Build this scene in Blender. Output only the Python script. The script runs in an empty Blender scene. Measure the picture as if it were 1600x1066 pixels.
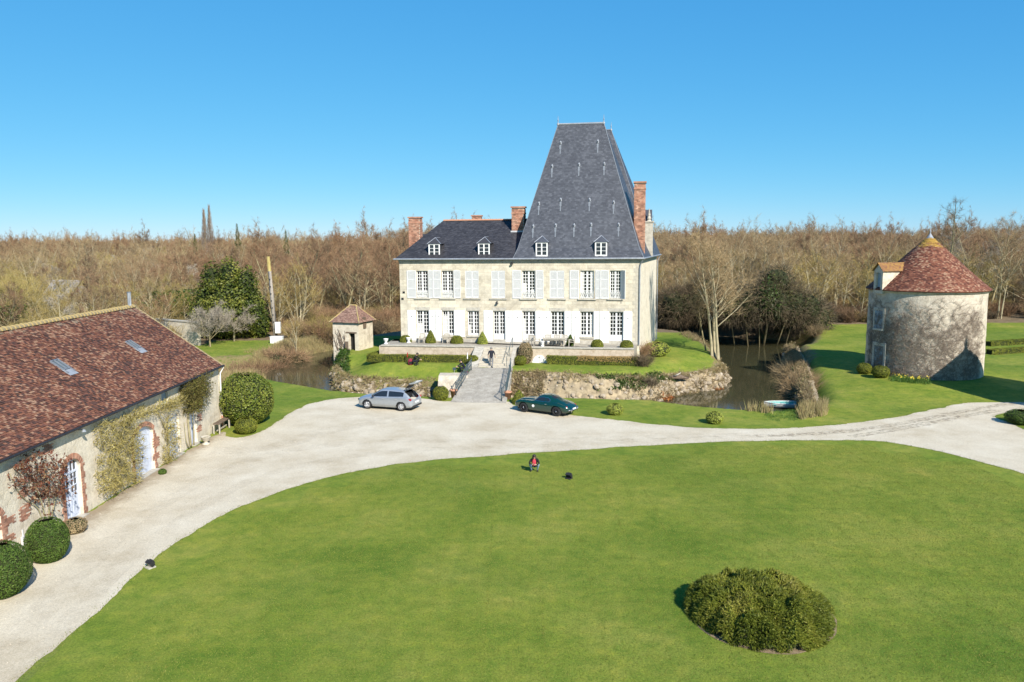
import bpy, bmesh, math, random
import numpy as np
from mathutils import Vector, Matrix, Quaternion

random.seed(7)
rng = np.random.default_rng(11)
S = bpy.context.scene
COL = S.collection
R = math.radians

# ------------------------------------------------------------------ camera, world, sun, exposure
FPX = 1244.0                       # focal length in pixels of the 1600 px wide photograph
PITCH = math.atan(161 / FPX)
ROLL = 0.008
CAMH = 13.4
CAM = np.array([0, 0, CAMH])
_f = np.array([0, math.cos(PITCH), -math.sin(PITCH)])
_u0 = np.array([0, math.sin(PITCH), math.cos(PITCH)])
_r0 = np.array([1.0, 0, 0])
_r = _r0 * math.cos(ROLL) - _u0 * math.sin(ROLL)
_u = _u0 * math.cos(ROLL) + _r0 * math.sin(ROLL)
cam_data = bpy.data.cameras.new('camera')
cam = bpy.data.objects.new('camera', cam_data)
COL.objects.link(cam)
S.camera = cam
cam_data.sensor_width = 36.0
cam_data.lens = FPX / 1600 * 36
cam_data.clip_start = 0.5
cam_data.clip_end = 6000
cam.matrix_world = Matrix(((_r[0], _u[0], -_f[0], 0), (_r[1], _u[1], -_f[1], 0), (_r[2], _u[2], -_f[2], CAMH), (0, 0, 0, 1)))

SUN_AZ, SUN_EL = R(28), R(35)      # behind the camera, to its right
sun_dir = Vector((math.sin(SUN_AZ) * math.cos(SUN_EL), -math.cos(SUN_AZ) * math.cos(SUN_EL), math.sin(SUN_EL)))
world = bpy.data.worlds.new('World')
S.world = world
world.use_nodes = True
wn = world.node_tree
bg = wn.nodes['Background']
sky = wn.nodes.new('ShaderNodeTexSky')
sky.sky_type = 'NISHITA'
sky.sun_disc = False
sky.sun_elevation = SUN_EL
sky.sun_rotation = R(180) - SUN_AZ
sky.altitude = 3000
sky.air_density = 1.0
sky.dust_density = 0.1
sky.ozone_density = 10.0
# the clear spring sky of the photograph is a more even azure: soften the fall-off of green and blue with height
_sep, _cmb = wn.nodes.new('ShaderNodeSeparateColor'), wn.nodes.new('ShaderNodeCombineColor')
wn.links.new(sky.outputs['Color'], _sep.inputs[0])
SK = 0.087
for _i, (_k, _p) in enumerate(((1.08, .98), (.95, .54), (.97, .30))):
    _a = wn.nodes.new('ShaderNodeMath'); _a.operation = 'MULTIPLY'; _a.inputs[1].default_value = SK
    _b = wn.nodes.new('ShaderNodeMath'); _b.operation = 'POWER'; _b.inputs[1].default_value = _p
    _c = wn.nodes.new('ShaderNodeMath'); _c.operation = 'MULTIPLY'; _c.inputs[1].default_value = _k / SK
    wn.links.new(_sep.outputs[_i], _a.inputs[0]); wn.links.new(_a.outputs[0], _b.inputs[0]); wn.links.new(_b.outputs[0], _c.inputs[0]); wn.links.new(_c.outputs[0], _cmb.inputs[_i])
wn.links.new(_cmb.outputs[0], bg.inputs['Color'])
bg.inputs['Strength'].default_value = 0.061
sl = bpy.data.lights.new('sun', 'SUN')
sl.energy = 5.0
sl.angle = R(0.5)
sl.color = (1.0, 0.94, 0.84)
so = bpy.data.objects.new('sun', sl)
COL.objects.link(so)
so.rotation_euler = sun_dir.to_track_quat('Z', 'Y').to_euler()
S.view_settings.view_transform = 'Standard'
S.view_settings.look = 'None'
S.view_settings.exposure = 0.65
S.view_settings.gamma = 1
S.view_settings.use_curve_mapping = False
S.render.engine = 'CYCLES'
S.cycles.max_bounces = 6
S.cycles.diffuse_bounces = 3
S.cycles.glossy_bounces = 3
S.cycles.transparent_max_bounces = 8
S.cycles.use_denoising = True

# ------------------------------------------------------------------ surveying helpers (photo pixel -> place in the world)
def ray(x, y): return _f + (x - 800) / FPX * _r + (533 - y) / FPX * _u
def G(x, y, z=0.0):
    d = ray(x, y)
    return CAM + d * (z - CAMH) / d[2]
def PL(x, y, p0, n):
    d = ray(x, y); p0 = np.array(p0, float); n = np.array(n, float)
    return CAM + d * ((p0 - CAM) @ n) / (d @ n)
def DP(x, y, Y):
    d = ray(x, y)
    return CAM + d * Y / d[1]

# ------------------------------------------------------------------ mesh helpers
class MB:
    def __init__(s): s.V = []; s.n = 0; s.L = []; s.T = []; s.M = []; s.A = []
    def arr(s, V, F, mi=0, rnd=None):
        V = np.asarray(V, float).reshape(-1, 3); F = np.asarray(F, int)
        if len(F) == 0: return s
        s.V.append(V); s.L.append((F + s.n).ravel()); s.T.append(np.full(len(F), F.shape[1])); s.n += len(V)
        s.M.append(np.broadcast_to(np.asarray(mi), (len(F),)).astype(int))
        s.A.append(np.broadcast_to(np.asarray(0.5 if rnd is None else rnd, float), (len(F),)))
        return s
    def add(s, V, F, mi=0, rnd=None):
        V = np.asarray(V, float).reshape(-1, 3); s.V.append(V)
        for f in F:
            s.L.append(np.asarray(f, int) + s.n); s.T.append(np.array([len(f)])); s.M.append(np.array([mi])); s.A.append(np.array([0.5 if rnd is None else rnd]))
        s.n += len(V); return s
    def box(s, x0, x1, y0, y1, z0, z1, mi=0, rnd=None):
        V = [(x, y, z) for z in (z0, z1) for y in (y0, y1) for x in (x0, x1)]
        return s.arr(V, [(0, 2, 3, 1), (4, 5, 7, 6), (0, 1, 5, 4), (2, 6, 7, 3), (0, 4, 6, 2), (1, 3, 7, 5)], mi, rnd)
    def obox(s, c, sx, sy, sz, rot=None, mi=0, rnd=None):
        V = np.array([(x, y, z) for z in (-sz / 2, sz / 2) for y in (-sy / 2, sy / 2) for x in (-sx / 2, sx / 2)])
        if rot is not None:
            V = V @ np.array(rot.to_matrix() if not isinstance(rot, Matrix) else rot).T
        return s.arr(V + np.array(c), [(0, 2, 3, 1), (4, 5, 7, 6), (0, 1, 5, 4), (2, 6, 7, 3), (0, 4, 6, 2), (1, 3, 7, 5)], mi, rnd)
    def beam(s, p0, p1, w, h, mi=0, up=(0, 0, 1)):
        p0 = Vector(p0); p1 = Vector(p1); d = p1 - p0; L = d.length; d.normalize()
        up = Vector(up)
        if abs(d.dot(up)) > .98: up = Vector((1, 0, 0))
        side = d.cross(up).normalized(); u2 = side.cross(d).normalized()
        m = Matrix((d, side, u2)).transposed()
        return s.obox((p0 + p1) / 2, L, w, h, m, mi)
    def tube(s, pts, radii, n=6, mi=0, cap=True):
        pts = [Vector(p) for p in pts]
        if not hasattr(radii, '__len__'): radii = [radii] * len(pts)
        V = []; ref = None
        for i, p in enumerate(pts):
            d = (pts[min(i + 1, len(pts) - 1)] - pts[max(i - 1, 0)]).normalized()
            if ref is None:
                ref = Vector((0, 0, 1)) if abs(d.z) < .9 else Vector((1, 0, 0))
            a = d.cross(ref)
            if a.length < 1e-4: a = d.cross(Vector((0, 1, 0)))
            a.normalize(); b = d.cross(a).normalized(); ref = b.cross(d) * 1.0
            ref = -ref if False else ref
            for k in range(n):
                t = 2 * math.pi * k / n
                V.append(p + (a * math.cos(t) + b * math.sin(t)) * radii[i])
        F = []
        for i in range(len(pts) - 1):
            for k in range(n):
                F.append((i * n + k, i * n + (k + 1) % n, (i + 1) * n + (k + 1) % n, (i + 1) * n + k))
        s.arr([tuple(v) for v in V], F, mi)
        if cap and n > 2:
            o = s.n - len(V)
            s.L.append(np.arange(n)[::-1] + o); s.T.append(np.array([n])); s.M.append(np.array([mi])); s.A.append(np.array([.5]))
            s.L.append(np.arange(n) + o + (len(pts) - 1) * n); s.T.append(np.array([n])); s.M.append(np.array([mi])); s.A.append(np.array([.5]))
        return s
    def lathe(s, prof, n=24, c=(0, 0, 0), mi=0, a0=0.0, a1=2 * math.pi):
        full = abs(a1 - a0 - 2 * math.pi) < 1e-6
        m = n if full else n + 1
        V = []
        for r_, z in prof:
            for k in range(m):
                t = a0 + (a1 - a0) * k / n
                V.append((c[0] + r_ * math.cos(t), c[1] + r_ * math.sin(t), c[2] + z))
        F = []
        for i in range(len(prof) - 1):
            for k in range(n):
                k2 = (k + 1) % m
                F.append((i * m + k, i * m + k2, (i + 1) * m + k2, (i + 1) * m + k))
        return s.arr(V, F, mi)
    def ell(s, c, rx, ry, rz, nu=12, nv=8, mi=0, rot=None):
        V = []; F = []
        for j in range(nv + 1):
            ph = -math.pi / 2 + math.pi * j / nv
            for i in range(nu):
                t = 2 * math.pi * i / nu
                V.append((rx * math.cos(ph) * math.cos(t), ry * math.cos(ph) * math.sin(t), rz * math.sin(ph)))
        for j in range(nv):
            for i in range(nu):
                F.append((j * nu + i, j * nu + (i + 1) % nu, (j + 1) * nu + (i + 1) % nu, (j + 1) * nu + i))
        V = np.array(V)
        if rot is not None: V = V @ np.array(rot.to_matrix() if not isinstance(rot, Matrix) else rot).T
        return s.arr(V + np.array(c, float), F, mi)
    def prism(s, poly, z0, z1, mi=0):
        n = len(poly)
        V = [(p[0], p[1], z0) for p in poly] + [(p[0], p[1], z1) for p in poly]
        F = [tuple(range(n - 1, -1, -1)), tuple(range(n, 2 * n))] + [(i, (i + 1) % n, n + (i + 1) % n, n + i) for i in range(n)]
        return s.add(V, F, mi)
    def xform(s, m):
        m = np.array(m); s.V = [v @ m[:3, :3].T + m[:3, 3] for v in s.V]; return s
    def mesh(s, name, mats, smooth=False):
        me = bpy.data.meshes.new(name)
        if s.n:
            V = np.concatenate(s.V); L = np.concatenate(s.L); T = np.concatenate(s.T); M = np.concatenate(s.M); A = np.concatenate(s.A)
            me.vertices.add(len(V)); me.vertices.foreach_set('co', V.astype(np.float32).ravel())
            me.loops.add(len(L)); me.loops.foreach_set('vertex_index', L.astype(np.int32))
            me.polygons.add(len(T))
            me.polygons.foreach_set('loop_start', np.concatenate([[0], np.cumsum(T)[:-1]]).astype(np.int32))
            me.polygons.foreach_set('loop_total', T.astype(np.int32))
            me.polygons.foreach_set('material_index', M.astype(np.int32))
            me.polygons.foreach_set('use_smooth', np.full(len(T), bool(smooth)))
            at = me.attributes.new('rnd', 'FLOAT', 'FACE'); at.data.foreach_set('value', A.astype(np.float32))
            me.update(calc_edges=True); me.validate()
        for m in (mats if isinstance(mats, (list, tuple)) else [mats]): me.materials.append(m)
        return me
    def build(s, name, mats, parent=None, smooth=False, kind=None):
        return link(name, s.mesh(name, mats, smooth), parent, kind)

def link(name, me, parent=None, kind=None, loc=None, rz=None):
    o = bpy.data.objects.new(name, me); COL.objects.link(o)
    if parent is not None: o.parent = parent
    if kind: o['kind'] = kind
    if loc is not None: o.location = loc
    if rz is not None: o.rotation_euler = (0, 0, rz)
    return o
def tag(o, label, cat, group=None):
    o['label'] = label; o['category'] = cat
    if group: o['group'] = group
    return o
def thing(name, label, cat, loc=(0, 0, 0), rz=0.0, group=None):
    o = link(name, None, None, None, tuple(float(v) for v in loc), rz)
    o.empty_display_size = .3
    return tag(o, label, cat, group)
def copy_tree(o, parent=None):
    c = o.copy(); COL.objects.link(c)
    if parent is not None: c.parent = parent
    for ch in list(o.children): copy_tree(ch, c)
    return c

def spikes(P, D, L, w, seed=0):
    """tapering three-sided twigs / blades from P along unit D"""
    P = np.asarray(P, float); D = np.asarray(D, float); N = len(P)
    g = np.random.default_rng(seed)
    a = np.cross(D, g.normal(size=(N, 3))); a /= np.linalg.norm(a, axis=1)[:, None] + 1e-9
    b = np.cross(D, a)
    L = np.broadcast_to(L, (N,))[:, None]; w = np.broadcast_to(w, (N,))[:, None] / 2
    V = np.stack([P + a * w, P - .5 * a * w + .87 * b * w, P - .5 * a * w - .87 * b * w, P + D * L], 1).reshape(-1, 3)
    i = np.arange(N)[:, None] * 4
    F = np.stack([i + [0, 1, 3], i + [1, 2, 3], i + [2, 0, 3]], 1).reshape(-1, 3)
    return V, F
def leaves(P, Nn, size, tilt=.6, seed=0, aspect=1.0):
    """small four-cornered leaves at P facing about Nn"""
    g = np.random.default_rng(seed); P = np.asarray(P, float); N = len(P)
    n = np.asarray(Nn, float) + g.normal(size=(N, 3)) * tilt
    n /= np.linalg.norm(n, axis=1)[:, None] + 1e-9
    a = np.cross(n, g.normal(size=(N, 3))); a /= np.linalg.norm(a, axis=1)[:, None] + 1e-9
    b = np.cross(n, a)
    sz = (np.broadcast_to(size, (N,)) * g.uniform(.6, 1.3, N))[:, None] / 2
    V = np.stack([P - a * sz * aspect, P - b * sz * .7 + n * sz * .15, P + a * sz * aspect, P + b * sz * .7 + n * sz * .15], 1).reshape(-1, 3)
    i = np.arange(N)[:, None] * 4
    return V, i + [0, 1, 2, 3]
def unit(N, seed=0):
    g = np.random.default_rng(seed); d = g.normal(size=(N, 3)); return d / np.linalg.norm(d, axis=1)[:, None]
def vnoise(x, y, seed=0):
    x = np.asarray(x, float); y = np.asarray(y, float)
    xi = np.floor(x).astype(np.int64); yi = np.floor(y).astype(np.int64); xf = x - xi; yf = y - yi
    xf = xf * xf * (3 - 2 * xf); yf = yf * yf * (3 - 2 * yf)
    def h(i, j):
        n = (i * 374761393 + j * 668265263 + seed * 974634777) & 0xffffffff
        n = ((n ^ (n >> 13)) * 1274126177) & 0xffffffff
        return ((n ^ (n >> 16)) & 0xffff) / 65535.0
    return (h(xi, yi) * (1 - xf) + h(xi + 1, yi) * xf) * (1 - yf) + (h(xi, yi + 1) * (1 - xf) + h(xi + 1, yi + 1) * xf) * yf
def fbm(x, y, seed=0, o=4):
    s = 0; a = .5; t = 0
    for k in range(o):
        s = s + a * vnoise(np.asarray(x) * 2 ** k, np.asarray(y) * 2 ** k, seed + k); t += a; a *= .5
    return s / t
def smooth01(t): t = np.clip(t, 0, 1); return t * t * (3 - 2 * t)
def sdist(px, py, poly):
    """signed distance to a polygon, negative inside"""
    d = np.full(px.shape, 1e9); ins = np.zeros(px.shape, bool); n = len(poly)
    for i in range(n):
        x0, y0 = poly[i]; x1, y1 = poly[(i + 1) % n]; ex, ey = x1 - x0, y1 - y0
        t = np.clip(((px - x0) * ex + (py - y0) * ey) / (ex * ex + ey * ey + 1e-12), 0, 1)
        d = np.minimum(d, np.hypot(px - x0 - t * ex, py - y0 - t * ey))
        c = (y0 > py) != (y1 > py)
        ins ^= c & (px < ex * (py - y0) / (ey if abs(ey) > 1e-9 else 1e-9) + x0)
    return np.where(ins, -d, d)
def smoothline(pts, step=.5, closed=False):
    """Catmull-Rom through pts, resampled"""
    P = [np.array(p, float) for p in pts]; n = len(P); out = []
    for i in range(n if closed else n - 1):
        p1, p2 = P[i], P[(i + 1) % n]
        p0 = P[i - 1] if (i > 0 or closed) else 2 * p1 - p2
        p3 = P[(i + 2) % n] if (i + 2 < n or closed) else 2 * p2 - p1
        m = max(2, int(np.linalg.norm(p2 - p1) / step))
        for k in range(m):
            t = k / m
            out.append(.5 * ((2 * p1) + (p2 - p0) * t + (2 * p0 - 5 * p1 + 4 * p2 - p3) * t * t + (3 * p1 - p0 - 3 * p2 + p3) * t ** 3))
    if not closed: out.append(P[-1])
    return np.array(out)
def tile_face(mb, P0, P1, P2, P3, tw, th, thick=.02, seed=0, mi=0, skip=None, lift=.4):
    """courses of overlapping tiles over the quad P0 P1 (eave) P2 P3 (ridge)"""
    g = np.random.default_rng(seed)
    P0, P1, P2, P3 = [np.array(p, float) for p in (P0, P1, P2, P3)]
    nrm = np.cross(P1 - P0, (P3 + P2) / 2 - (P0 + P1) / 2); nrm /= np.linalg.norm(nrm)
    if nrm[2] < 0: nrm = -nrm
    sl_ = np.linalg.norm((P3 + P2) / 2 - (P0 + P1) / 2); n = max(1, int(sl_ / th))
    for j in range(n):
        v0 = j / n; v1 = min(1, (j + 1.25) / n)
        L0 = P0 + (P3 - P0) * v0; R0 = P1 + (P2 - P1) * v0; L1 = P0 + (P3 - P0) * v1; R1 = P1 + (P2 - P1) * v1
        w = np.linalg.norm(R0 - L0); m = max(1, int(round(w / tw)))
        off = (.5 if j % 2 else 0) + g.uniform(-.1, .1)
        u0 = np.clip((np.arange(-1, m + 1) + off) / m, 0, 1); u1 = np.clip((np.arange(-1, m + 1) + off + .97) / m, 0, 1)
        ok = u1 - u0 > .12 / m
        u0 = u0[ok][:, None]; u1 = u1[ok][:, None]; k = len(u0)
        li = thick * (1 + lift * g.uniform(-1, 1, (k, 1))); li2 = li + thick * lift * .5 * g.uniform(-1, 1, (k, 1))
        dn = (L0 - L1) / (np.linalg.norm(L0 - L1) + 1e-9) * th * .08 * g.uniform(-1, 1, (k, 1))
        a = L0 + (R0 - L0) * u0 + nrm * li + dn; b = L0 + (R0 - L0) * u1 + nrm * li2 + dn
        c = L1 + (R1 - L1) * u1 + nrm * .004; d = L1 + (R1 - L1) * u0 + nrm * .004
        e = a - nrm * li; f = b - nrm * li2
        V = np.stack([a, b, c, d, e, f], 1)
        rn = g.uniform(0, 1, k)
        if skip is not None:
            ctr = V[:, :4].mean(1); keep = ~skip(ctr); V = V[keep]; rn = rn[keep]; k = len(V)
            if k == 0: continue
        i = np.arange(k)[:, None] * 6
        mb.arr(V.reshape(-1, 3), np.stack([i + [0, 1, 2, 3], i + [4, 5, 1, 0]], 1).reshape(-1, 4), mi, np.repeat(rn, 2))
    return mb
def wall_open(mb, W, H, ops, depth=.28, mi=0, out=-1, x0=0.0, z0=0.0, mir=None):
    """wall in local xz, front at y=0, with recessed openings (xa,xb,za,zb)"""
    xs = sorted({x0, W} | {v for o in ops for v in o[:2]}); zs = sorted({z0, H} | {v for o in ops for v in o[2:4]})
    mir = mi if mir is None else mir
    for i in range(len(xs) - 1):
        for j in range(len(zs) - 1):
            cx, cz = (xs[i] + xs[i + 1]) / 2, (zs[j] + zs[j + 1]) / 2
            if any(o[0] < cx < o[1] and o[2] < cz < o[3] for o in ops): continue
            mb.arr([(xs[i], 0, zs[j]), (xs[i + 1], 0, zs[j]), (xs[i + 1], 0, zs[j + 1]), (xs[i], 0, zs[j + 1])], [(0, 1, 2, 3)] if out < 0 else [(3, 2, 1, 0)], mi)
    y = -out * depth
    for a, b, c, d in [o[:4] for o in ops]:
        mb.arr([(a, 0, c), (a, y, c), (a, y, d), (a, 0, d), (b, 0, c), (b, y, c), (b, y, d), (b, 0, d)], [(0, 1, 2, 3), (4, 7, 6, 5), (0, 4, 5, 1), (3, 2, 6, 7)], mir)
    return mb

# ------------------------------------------------------------------ materials
def newmat(name):
    m = bpy.data.materials.new(name); m.use_nodes = True
    return m, m.node_tree, m.node_tree.nodes['Principled BSDF']
def node(nt, t, **k):
    n = nt.nodes.new(t)
    for a, b in k.items():
        if a in n.inputs: n.inputs[a].default_value = b
        else: setattr(n, a, b)
    return n
def ramp(nt, fac, stops):
    r = nt.nodes.new('ShaderNodeValToRGB'); e = r.color_ramp.elements
    while len(e) < len(stops): e.new(.5)
    for i, (p, c) in enumerate(stops): e[i].position = p; e[i].color = (*c, 1) if len(c) == 3 else c
    nt.links.new(fac, r.inputs[0]); return r.outputs['Color']
def mix(nt, fac, a, b, mode='MIX'):
    m = nt.nodes.new('ShaderNodeMix'); m.data_type = 'RGBA'; m.blend_type = mode; m.clamp_result = False
    for s_, v in ((m.inputs[0], fac), (m.inputs[6], a), (m.inputs[7], b)):
        if hasattr(v, 'is_linked'): nt.links.new(v, s_)
        elif hasattr(v, '__len__'): s_.default_value = (*v, 1) if len(v) == 3 else v
        else: s_.default_value = v
    return m.outputs[2]
def coords(nt, which='Object'):
    return nt.nodes.new('ShaderNodeTexCoord').outputs[which]
def noise(nt, vec, scale, detail=4, rough=.6, dist=0.0):
    n = node(nt, 'ShaderNodeTexNoise', Scale=scale, Detail=detail, Roughness=rough, Distortion=dist)
    if vec is not None: nt.links.new(vec, n.inputs['Vector'])
    return n.outputs['Fac']
def bump(nt, bs, h, strength, dist):
    b = node(nt, 'ShaderNodeBump', Strength=strength, Distance=dist)
    nt.links.new(h, b.inputs['Height']); nt.links.new(b.outputs['Normal'], bs.inputs['Normal'])
def nmat(name, stops, scale=3.0, rough=.8, bstr=.0, bscale=30.0, bdist=.02, spec=.3, detail=5, obj=False, rnd=0.0, metal=0.0, fine=0.0, sss=0.0):
    """noise-graded colour; rnd adds per-face change, obj per-object change"""
    m, nt, bs = newmat(name); c = coords(nt)
    col = ramp(nt, noise(nt, c, scale, detail), [(.28 + .44 * i / max(1, len(stops) - 1), s_) for i, s_ in enumerate(stops)])
    if fine:
        f = noise(nt, c, scale * 9, 3)
        col = mix(nt, fine, col, ramp(nt, f, [(.3, (.35, .35, .35)), (.7, (1.6, 1.6, 1.6))]), 'MULTIPLY')
    if rnd:
        at = node(nt, 'ShaderNodeAttribute', attribute_name='rnd')
        col = mix(nt, rnd, col, ramp(nt, at.outputs['Fac'], [(0, (.35, .35, .35)), (1, (1.65, 1.65, 1.65))]), 'MULTIPLY')
    if obj:
        oi = nt.nodes.new('ShaderNodeObjectInfo')
        col = mix(nt, obj, col, ramp(nt, oi.outputs['Random'], [(0, (.55, .55, .55)), (.5, (1.15, 1.0, .85)), (1, (1.4, 1.4, 1.3))]), 'MULTIPLY')
    nt.links.new(col, bs.inputs['Base Color'])
    bs.inputs['Roughness'].default_value = rough; bs.inputs['Metallic'].default_value = metal
    bs.inputs['Specular IOR Level'].default_value = spec
    if bstr: bump(nt, bs, noise(nt, c, bscale, 4), bstr, bdist)
    return m
def leafmat(name, stops, rough=.55, trans=.25, obj=0.0, spec=.25, scale=1.2):
    m, nt, bs = newmat(name)
    at = node(nt, 'ShaderNodeAttribute', attribute_name='rnd')
    col = ramp(nt, at.outputs['Fac'], [(i / max(1, len(stops) - 1), s_) for i, s_ in enumerate(stops)])
    col = mix(nt, .6, col, ramp(nt, noise(nt, coords(nt), scale, 3), [(.3, (.6, .6, .6)), (.7, (1.35, 1.35, 1.2))]), 'MULTIPLY')
    if obj:
        oi = nt.nodes.new('ShaderNodeObjectInfo')
        col = mix(nt, obj, col, ramp(nt, oi.outputs['Random'], [(0, (.6, .6, .6)), (.5, (1.1, 1.0, .9)), (1, (1.35, 1.35, 1.25))]), 'MULTIPLY')
    nt.links.new(col, bs.inputs['Base Color']); bs.inputs['Roughness'].default_value = rough; bs.inputs['Specular IOR Level'].default_value = spec
    if trans:
        t = nt.nodes.new('ShaderNodeBsdfTranslucent'); nt.links.new(col, t.inputs['Color'])
        a = node(nt, 'ShaderNodeMixShader'); a.inputs[0].default_value = trans
        nt.links.new(bs.outputs[0], a.inputs[1]); nt.links.new(t.outputs[0], a.inputs[2])
        nt.links.new(a.outputs[0], nt.nodes['Material Output'].inputs['Surface'])
    return m
def flat(name, c, rough=.5, metal=0.0, spec=.5, coat=0.0):
    m, nt, bs = newmat(name)
    n = noise(nt, coords(nt), 6, 4)
    col = mix(nt, .25, c, ramp(nt, n, [(.3, (.75, .75, .75)), (.7, (1.2, 1.2, 1.2))]), 'MULTIPLY')
    nt.links.new(col, bs.inputs['Base Color']); bs.inputs['Roughness'].default_value = rough; bs.inputs['Metallic'].default_value = metal
    bs.inputs['Specular IOR Level'].default_value = spec; bs.inputs['Coat Weight'].default_value = coat
    return m

def stone_mat(name, light, dark, mortar, bw, bh, blocks=.5, stain=.6, staincol=(.16, .14, .11), bstr=.5, sscale=.7, voron=False):
    """coursed or rubble masonry with weathering"""
    m, nt, bs = newmat(name); c = coords(nt)
    sx = nt.nodes.new('ShaderNodeSeparateXYZ'); nt.links.new(c, sx.inputs[0])
    ad = node(nt, 'ShaderNodeMath', operation='ADD'); nt.links.new(sx.outputs[0], ad.inputs[0]); nt.links.new(sx.outputs[1], ad.inputs[1])
    cb = nt.nodes.new('ShaderNodeCombineXYZ'); nt.links.new(ad.outputs[0], cb.inputs[0]); nt.links.new(sx.outputs[2], cb.inputs[1])
    base = ramp(nt, noise(nt, c, sscale * 2.3, 6, .65), [(.3, dark), (.5, light), (.75, tuple(min(1, v * 1.1) for v in light))])
    if voron:
        v = node(nt, 'ShaderNodeTexVoronoi', Scale=1 / bw, feature='F1'); nt.links.new(c, v.inputs['Vector'])
        blk = ramp(nt, v.outputs['Color'], [(0, (.6, .55, .5)), (.5, (1, 1, 1)), (1, (1.25, 1.2, 1.1))])
        v2 = node(nt, 'ShaderNodeTexVoronoi', Scale=1 / bw, feature='DISTANCE_TO_EDGE'); nt.links.new(c, v2.inputs['Vector'])
        h = ramp(nt, v2.outputs['Distance'], [(0, (0, 0, 0)), (.12, (1, 1, 1))])
    else:
        b = node(nt, 'ShaderNodeTexBrick', Scale=1.0); b.inputs['Brick Width'].default_value = bw; b.inputs['Row Height'].default_value = bh
        b.inputs['Mortar Size'].default_value = .012; b.inputs['Color1'].default_value = (.8, .8, .8, 1); b.inputs['Color2'].default_value = (1.12, 1.1, 1.06, 1); b.inputs['Mortar'].default_value = (*mortar, 1)
        b.inputs['Bias'].default_value = 0.2
        nt.links.new(cb.outputs[0], b.inputs['Vector']); blk = b.outputs['Color']; h = b.outputs['Fac']
        inv = node(nt, 'ShaderNodeMath', operation='SUBTRACT'); inv.inputs[0].default_value = 1; nt.links.new(h, inv.inputs[1]); h = inv.outputs[0]
    col = mix(nt, blocks, base, blk, 'MULTIPLY')
    st = ramp(nt, noise(nt, c, sscale, 7, .72, .6), [(.47, (0, 0, 0)), (.70, (1, 1, 1))])
    f = node(nt, 'ShaderNodeMath', operation='MULTIPLY'); nt.links.new(st, f.inputs[0]); f.inputs[1].default_value = stain
    col = mix(nt, f.outputs[0], col, staincol)
    fine = ramp(nt, noise(nt, c, 14, 4, .7), [(.3, (.75, .75, .75)), (.7, (1.2, 1.2, 1.2))])
    col = mix(nt, .6, col, fine, 'MULTIPLY')
    nt.links.new(col, bs.inputs['Base Color']); bs.inputs['Roughness'].default_value = .9; bs.inputs['Specular IOR Level'].default_value = .2
    a = mix(nt, .5, h, noise(nt, c, 9, 5))
    bump(nt, bs, a, bstr, .03)
    return m
def tile_mat(name, stops, lichen=None, lz=None, rough=.8, bigscale=.35, metal=0):
    """clay tiles / slates: tone per piece, weathering in bands, lichen above height lz (object space)"""
    m, nt, bs = newmat(name); c = coords(nt)
    at = node(nt, 'ShaderNodeAttribute', attribute_name='rnd')
    n1 = noise(nt, c, bigscale, 5, .65)
    f = node(nt, 'ShaderNodeMath', operation='MULTIPLY_ADD'); nt.links.new(n1, f.inputs[0]); f.inputs[1].default_value = 1.3; f.inputs[2].default_value = -.65
    s_ = node(nt, 'ShaderNodeMath', operation='ADD'); nt.links.new(at.outputs['Fac'], s_.inputs[0]); nt.links.new(f.outputs[0], s_.inputs[1])
    col = ramp(nt, s_.outputs[0], [(i / (len(stops) - 1), v) for i, v in enumerate(stops)])
    if lichen:
        sx = nt.nodes.new('ShaderNodeSeparateXYZ'); nt.links.new(c, sx.inputs[0])
        mr = node(nt, 'ShaderNodeMapRange'); nt.links.new(sx.outputs[2], mr.inputs[0]); mr.inputs[1].default_value = lz[0]; mr.inputs[2].default_value = lz[1]
        mm = node(nt, 'ShaderNodeMath', operation='MULTIPLY_ADD'); nt.links.new(noise(nt, c, 1.6, 6, .75), mm.inputs[0]); mm.inputs[1].default_value = 1.6; mm.inputs[2].default_value = -.8
        a2 = node(nt, 'ShaderNodeMath', operation='ADD'); nt.links.new(mm.outputs[0], a2.inputs[0]); nt.links.new(mr.outputs[0], a2.inputs[1])
        col = mix(nt, ramp(nt, a2.outputs[0], [(.55, (0, 0, 0)), (.75, (.9, .9, .9))]), col, lichen)
    sp = ramp(nt, noise(nt, c, 7, 5, .8), [(.62, (0, 0, 0)), (.72, (.6, .6, .6))])
    col = mix(nt, sp, col, tuple(min(.6, v * 1.7 + .04) for v in stops[len(stops) // 2]))
    nt.links.new(col, bs.inputs['Base Color']); bs.inputs['Roughness'].default_value = rough
    bs.inputs['Specular IOR Level'].default_value = .35
    return m

M = {}
M['lime'] = stone_mat('limestone', (.57, .52, .42), (.41, .365, .285), (.70, .68, .62), .75, .36, .75, .72, (.29, .25, .19), .45, .42)
M['render'] = stone_mat('pale_render', (.68, .62, .50), (.56, .50, .39), (.9, .9, .9), 1.4, .5, .05, .3, (.3, .25, .18), .4, .8)
M['terrwall'] = stone_mat('stained_render', (.50, .42, .325), (.36, .285, .20), (.9, .9, .9), 1.2, .5, .15, .6, (.26, .21, .15), .5, 1.1)
M['hut'] = stone_mat('old_plaster', (.62, .55, .44), (.44, .37, .28), (.8, .8, .8), .22, .2, .2, .45, (.25, .20, .14), .5, 1.0, True)
M['rubble'] = stone_mat('rubble_masonry', (.66, .59, .47), (.50, .43, .32), (.8, .8, .8), .19, .2, .28, .32, (.34, .27, .19), .5, .6, True)
M['tower'] = stone_mat('tower_masonry', (.54, .48, .39), (.42, .37, .295), (.8, .8, .8), .2, .2, .40, .45, (.25, .21, .17), .7, .8, True)
M['bank'] = stone_mat('earth_bank', (.36, .29, .19), (.22, .17, .11), (.8, .8, .8), .45, .2, .75, .5, (.10, .09, .05), 1.0, .8, True)
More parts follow.
